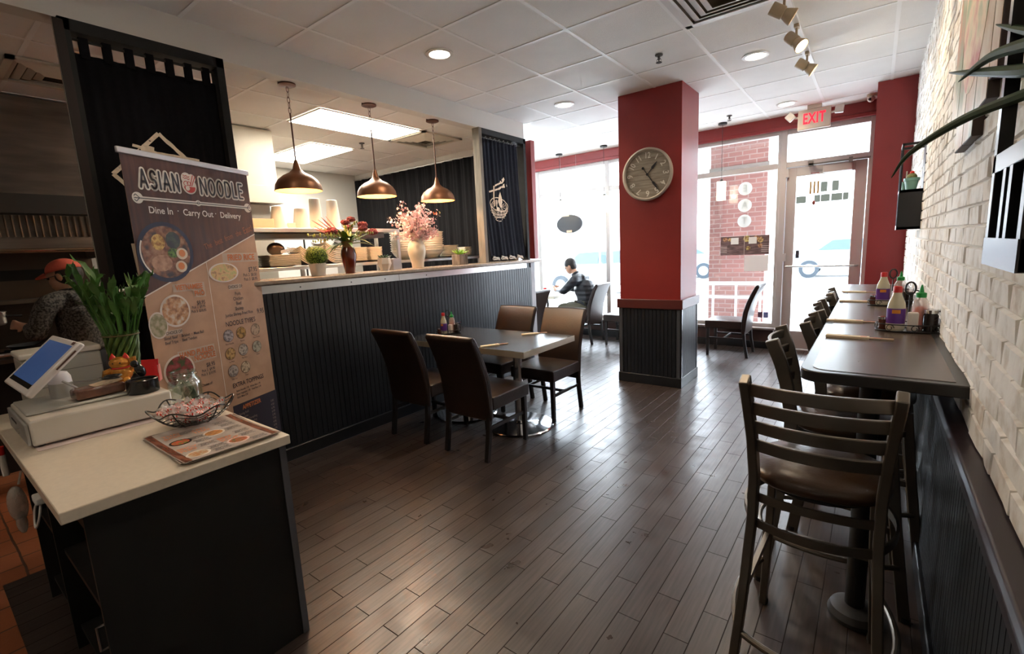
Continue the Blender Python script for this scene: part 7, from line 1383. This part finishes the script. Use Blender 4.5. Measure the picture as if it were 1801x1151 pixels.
# wind chime on the door
t = thing('wind_chime', 'small gold and wood wind chime hanging inside the glass door', 'wind chime', (-0.66, YW - 0.04, 2.29)); GD = P('chime_gold', (0.30, 0.17, 0.03), 0.5)
m = MB(); m.box((0, 0, 0), (0.09, 0.02, 0.012)); m.build('crossbar', P('chime_wood', (0.2, 0.04, 0.03), 0.5), t)
for x in (-0.04, 0.0, 0.04): m = MB(); m.tube([(x, 0, -0.005), (x, 0, -0.1)], 0.001, 5); m.tube([(x, 0, -0.10), (x, 0, -0.25)], 0.011, 8); m.build('tube_chime', GD, t)
m = MB(); m.tube([(0, 0.012, -0.26), (0, 0.012, -0.34)], 0.001, 5); m.sph((0, 0.012, -0.36), 0.018, 12, 8, (1, 0.6, 1.6)); m.build('pendulum', MATS['chime_wood'], t)
# ---------------------------------------------------------------- right wall decor
ART = [((2.53, 2.78), 1.92, 2.75), ((2.27, 2.52), 1.79, 2.88), ((2.01, 2.26), 1.79 + 0.0, 2.80), ((1.83, 2.0), 1.86, 2.7), ((1.60, 1.82), 1.90, 2.6)]
artm = multi_noise('food_canvas', ((0.30, (0.30, 0.06, 0.03)), (0.42, (0.55, 0.33, 0.16)), (0.52, (0.70, 0.58, 0.42)), (0.62, (0.20, 0.22, 0.08)), (0.75, (0.60, 0.16, 0.08))), 3.2, 0.45, (1, 1, 0.55))
t = thing('canvas_panels', 'staggered wooden-board food picture on the white brick wall', 'picture', (XW - 0.002, 2.2, 1.8))
for k, ((a, b), z0, z1) in enumerate((((2.52, 2.72), 0.12, 0.95), ((2.31, 2.515), 0.0, 1.08), ((2.10, 2.305), 0.0, 1.08), ((1.885, 2.095), 0.065, 1.0), ((1.76, 1.88), 0.11, 0.9))):
    m = MB(); m.bb(-0.032, 0, a - 2.2, b - 2.2, z0, z1); bd = m.build('board', P('board_edge', (0.05, 0.03, 0.025), 0.6), t, bev=0.002); m = MB(); m.bb(-0.0335, -0.0325, a - 2.197, b - 2.203, z0 + 0.003, z1 - 0.003); m.build('picture_print', artm, bd, smooth=False)
m = MB(); m.prism([(0.28 * cos(a), 0.36 * sin(a)) for a in [k * pi / 20 for k in range(40)]], lambda u, v: (-0.0345, u + 0.05, v + 0.52), lambda u, v: (-0.0338, u + 0.05, v + 0.52)); m.build('bowl_print', multi_noise('bowl_art', ((0.35, (0.5, 0.1, 0.05)), (0.5, (0.72, 0.5, 0.28)), (0.65, (0.25, 0.3, 0.1))), 6, 0.4), t, smooth=False)
LQ = P('black_lacquer', (0.010, 0.010, 0.012), 0.28)
def wall_planter(loc, label, w, hh, dep, mid):
    t = thing('wall_planter', label, 'wall shelf', loc); b = 0.016
    m = MB(); m.bb(-0.01, 0, -w / 2, w / 2, 0, hh); m.build('back_panel', LQ, t)
    for s_ in (-1, 1): m = MB(); m.bb(-dep, -0.01, s_ * (w / 2 - b / 2) - b / 2, s_ * (w / 2 - b / 2) + b / 2, 0, mid + 0.02); m.build('side_panel', LQ, t, bev=0.001)
    for z in (0, mid): m = MB(); m.bb(-dep, -0.01, -w / 2, w / 2, z, z + 0.02); m.build('shelf_board', LQ, t, bev=0.001)
    for k in (0, 0.40, 0.60, 1): y = -w / 2 + b / 2 + (w - b) * k; m = MB(); m.bb(-dep, -dep + 0.008, y - 0.007, y + 0.007, 0.02, mid); m.build('front_slat', LQ, t)
    m = MB(); m.bb(-dep - 0.001, -dep + 0.008, -w / 2, w / 2, 0.0, 0.03); m.build('front_slat', LQ, t)
    for s_ in (-1, 1): m = MB(); m.bb(-dep, -dep + 0.012, s_ * (w / 2 - 0.008) - 0.008, s_ * (w / 2 - 0.008) + 0.008, mid + 0.02, hh); m.bb(-dep + 0.01, -0.01, s_ * (w / 2 - 0.008) - 0.008, s_ * (w / 2 - 0.008) + 0.008, hh - 0.016, hh); m.build('upright', LQ, t)
    m = MB(); m.bb(-dep, -dep + 0.012, -w / 2, w / 2, hh - 0.016, hh); m.build('top_rail', LQ, t); return t
wall_planter((XW - 0.002, 4.60, 1.53), 'far black wooden wall shelf with the mint pot on the white brick wall', 0.24, 0.6, 0.14, 0.26)
t = thing('cactus_pot', 'mint green pot with a red-topped cactus on the far wall shelf', 'plant', (0.175, 4.53, 1.8108)); m = MB(); m.lathe([(0, 0), (0.03, 0), (0.04, 0.06), (0.046, 0.062), (0.046, 0.08), (0.04, 0.08), (0.038, 0.065), (0, 0.065)], 28); m.build('pot', P('mint_pot', (0.22, 0.45, 0.38), 0.4), t)
m = MB(); m.sph((0, 0, 0.085), 0.03, 20, 12); m.build('cactus_body', P('cactus_green', (0.16, 0.17, 0.06), 0.7, noise=0.4, nscale=80), t); m = MB(); m.sph((0, 0, 0.118), 0.013, 12, 8); m.build('cactus_flower', P('cactus_red', (0.7, 0.03, 0.02), 0.6), t)
t = thing('cactus_pot', 'second small mint pot partly hidden at the front of the far wall shelf', 'plant', (0.15, 4.655, 1.8108)); m = MB(); m.lathe([(0, 0), (0.025, 0), (0.033, 0.05), (0.038, 0.052), (0.038, 0.066), (0, 0.06)], 24); m.build('pot', MATS['mint_pot'], t); m = MB()
m.tube(arc((0, 0, 0.06), 0.028, 0, pi, 10, 'yz', 0.08), 0.004, 6); m.build('looped_stem', P('dried_stem', (0.4, 0.4, 0.3), 0.7), t)
wall_planter((XW - 0.002, 0.69, 1.478), 'near black wooden wall shelf holding the aloe on the white brick wall', 0.17, 0.46, 0.148, 0.10)
t = thing('aloe_plant', 'aloe with long arching leaves in a brown pot on the near wall shelf', 'plant', (0.168, 0.655, 1.5988)); m = MB(); m.lathe([(0, 0), (0.036, 0), (0.046, 0.07), (0.044, 0.085), (0.038, 0.085), (0.036, 0.07), (0, 0.07)], 28); m.build('pot', P('clay_pot', (0.25, 0.18, 0.12), 0.85, noise=0.3, nscale=30, bump=0.3), t)
ALO = P('aloe_leaf', (0.035, 0.075, 0.028), 0.45, noise=0.3, nscale=20)
def aloe(pts, w):
    m = MB(); P3 = catmull(pts, 6); n_ = len(P3); loc = Vector((0.168, 0.655, 1.5988)); m.tube([Vector(p) - loc for p in P3], [w * (1 - (k / (n_ - 1)) ** 1.8) + 0.0006 for k in range(n_)], 8); m.build('aloe_blade', ALO, t)
aloe([(0.165, 0.66, 1.67), (0.125, 0.72, 1.655), (0.075, 0.80, 1.648), (0.03, 0.87, 1.625), (0.012, 0.9, 1.597)], 0.0065)
aloe([(0.165, 0.655, 1.67), (0.12, 0.70, 1.668), (0.085, 0.78, 1.692), (0.060, 0.84, 1.712)], 0.008)
aloe([(0.165, 0.65, 1.675), (0.125, 0.68, 1.688), (0.09, 0.76, 1.703), (0.067, 0.81, 1.693)], 0.009)
aloe([(0.168, 0.65, 1.675), (0.135, 0.69, 1.69), (0.11, 0.74, 1.715), (0.092, 0.79, 1.742)], 0.008)
aloe([(0.17, 0.64, 1.675), (0.15, 0.60, 1.71), (0.14, 0.57, 1.76)], 0.008); aloe([(0.17, 0.65, 1.675), (0.18, 0.63, 1.74), (0.175, 0.66, 1.82)], 0.008)
# ---------------------------------------------------------------- lamps of the room
DOWN = [(-2.75, 2.82), (-2.75, 4.67), (-0.9, 4.7), (-0.92, 6.58), (-2.75, 0.95), (-0.9, 2.85), (-0.9, 1.0), (-2.75, -0.9), (-0.9, -0.9)]  # the later entries are unseen lights, added as interior fill
for i, (x, y) in enumerate(DOWN):
    t = thing('recessed_light', 'x', 'light', (x, y, H - 0.001), group='unseen recessed ceiling lights added as fill' if i >= 4 else 'recessed ceiling lights')
    m = MB(); m.lathe([(0.078, 0.0), (0.105, -0.002), (0.105, -0.007), (0.08, -0.012), (0.075, -0.004)], 32); m.build('trim_ring', P('light_trim', (0.8, 0.78, 0.74), 0.4), t)
    m = MB(); m.lathe([(0, -0.0045), (0.076, -0.0045), (0.076, -0.001), (0, -0.001)], 28); m.build('lens', emis('downlight_lens', (1.0, 0.86, 0.66), 14), t)
    lamp('downlight_lamp', 'SPOT', (0, 0, -0.03), 22 if i < 4 else 7, (1.0, 0.80, 0.58), 0.06, (0, 0, -1), 125, 0.8, parent=t)
    t['label'] = ['round recessed ceiling light above the dining table', 'round recessed ceiling light between the pendant counter and the red column', 'round recessed ceiling light beside the track spotlights', 'round recessed ceiling light in front of the exit sign'][i] if i < 4 else 'unseen round recessed ceiling light added as fill outside the view'
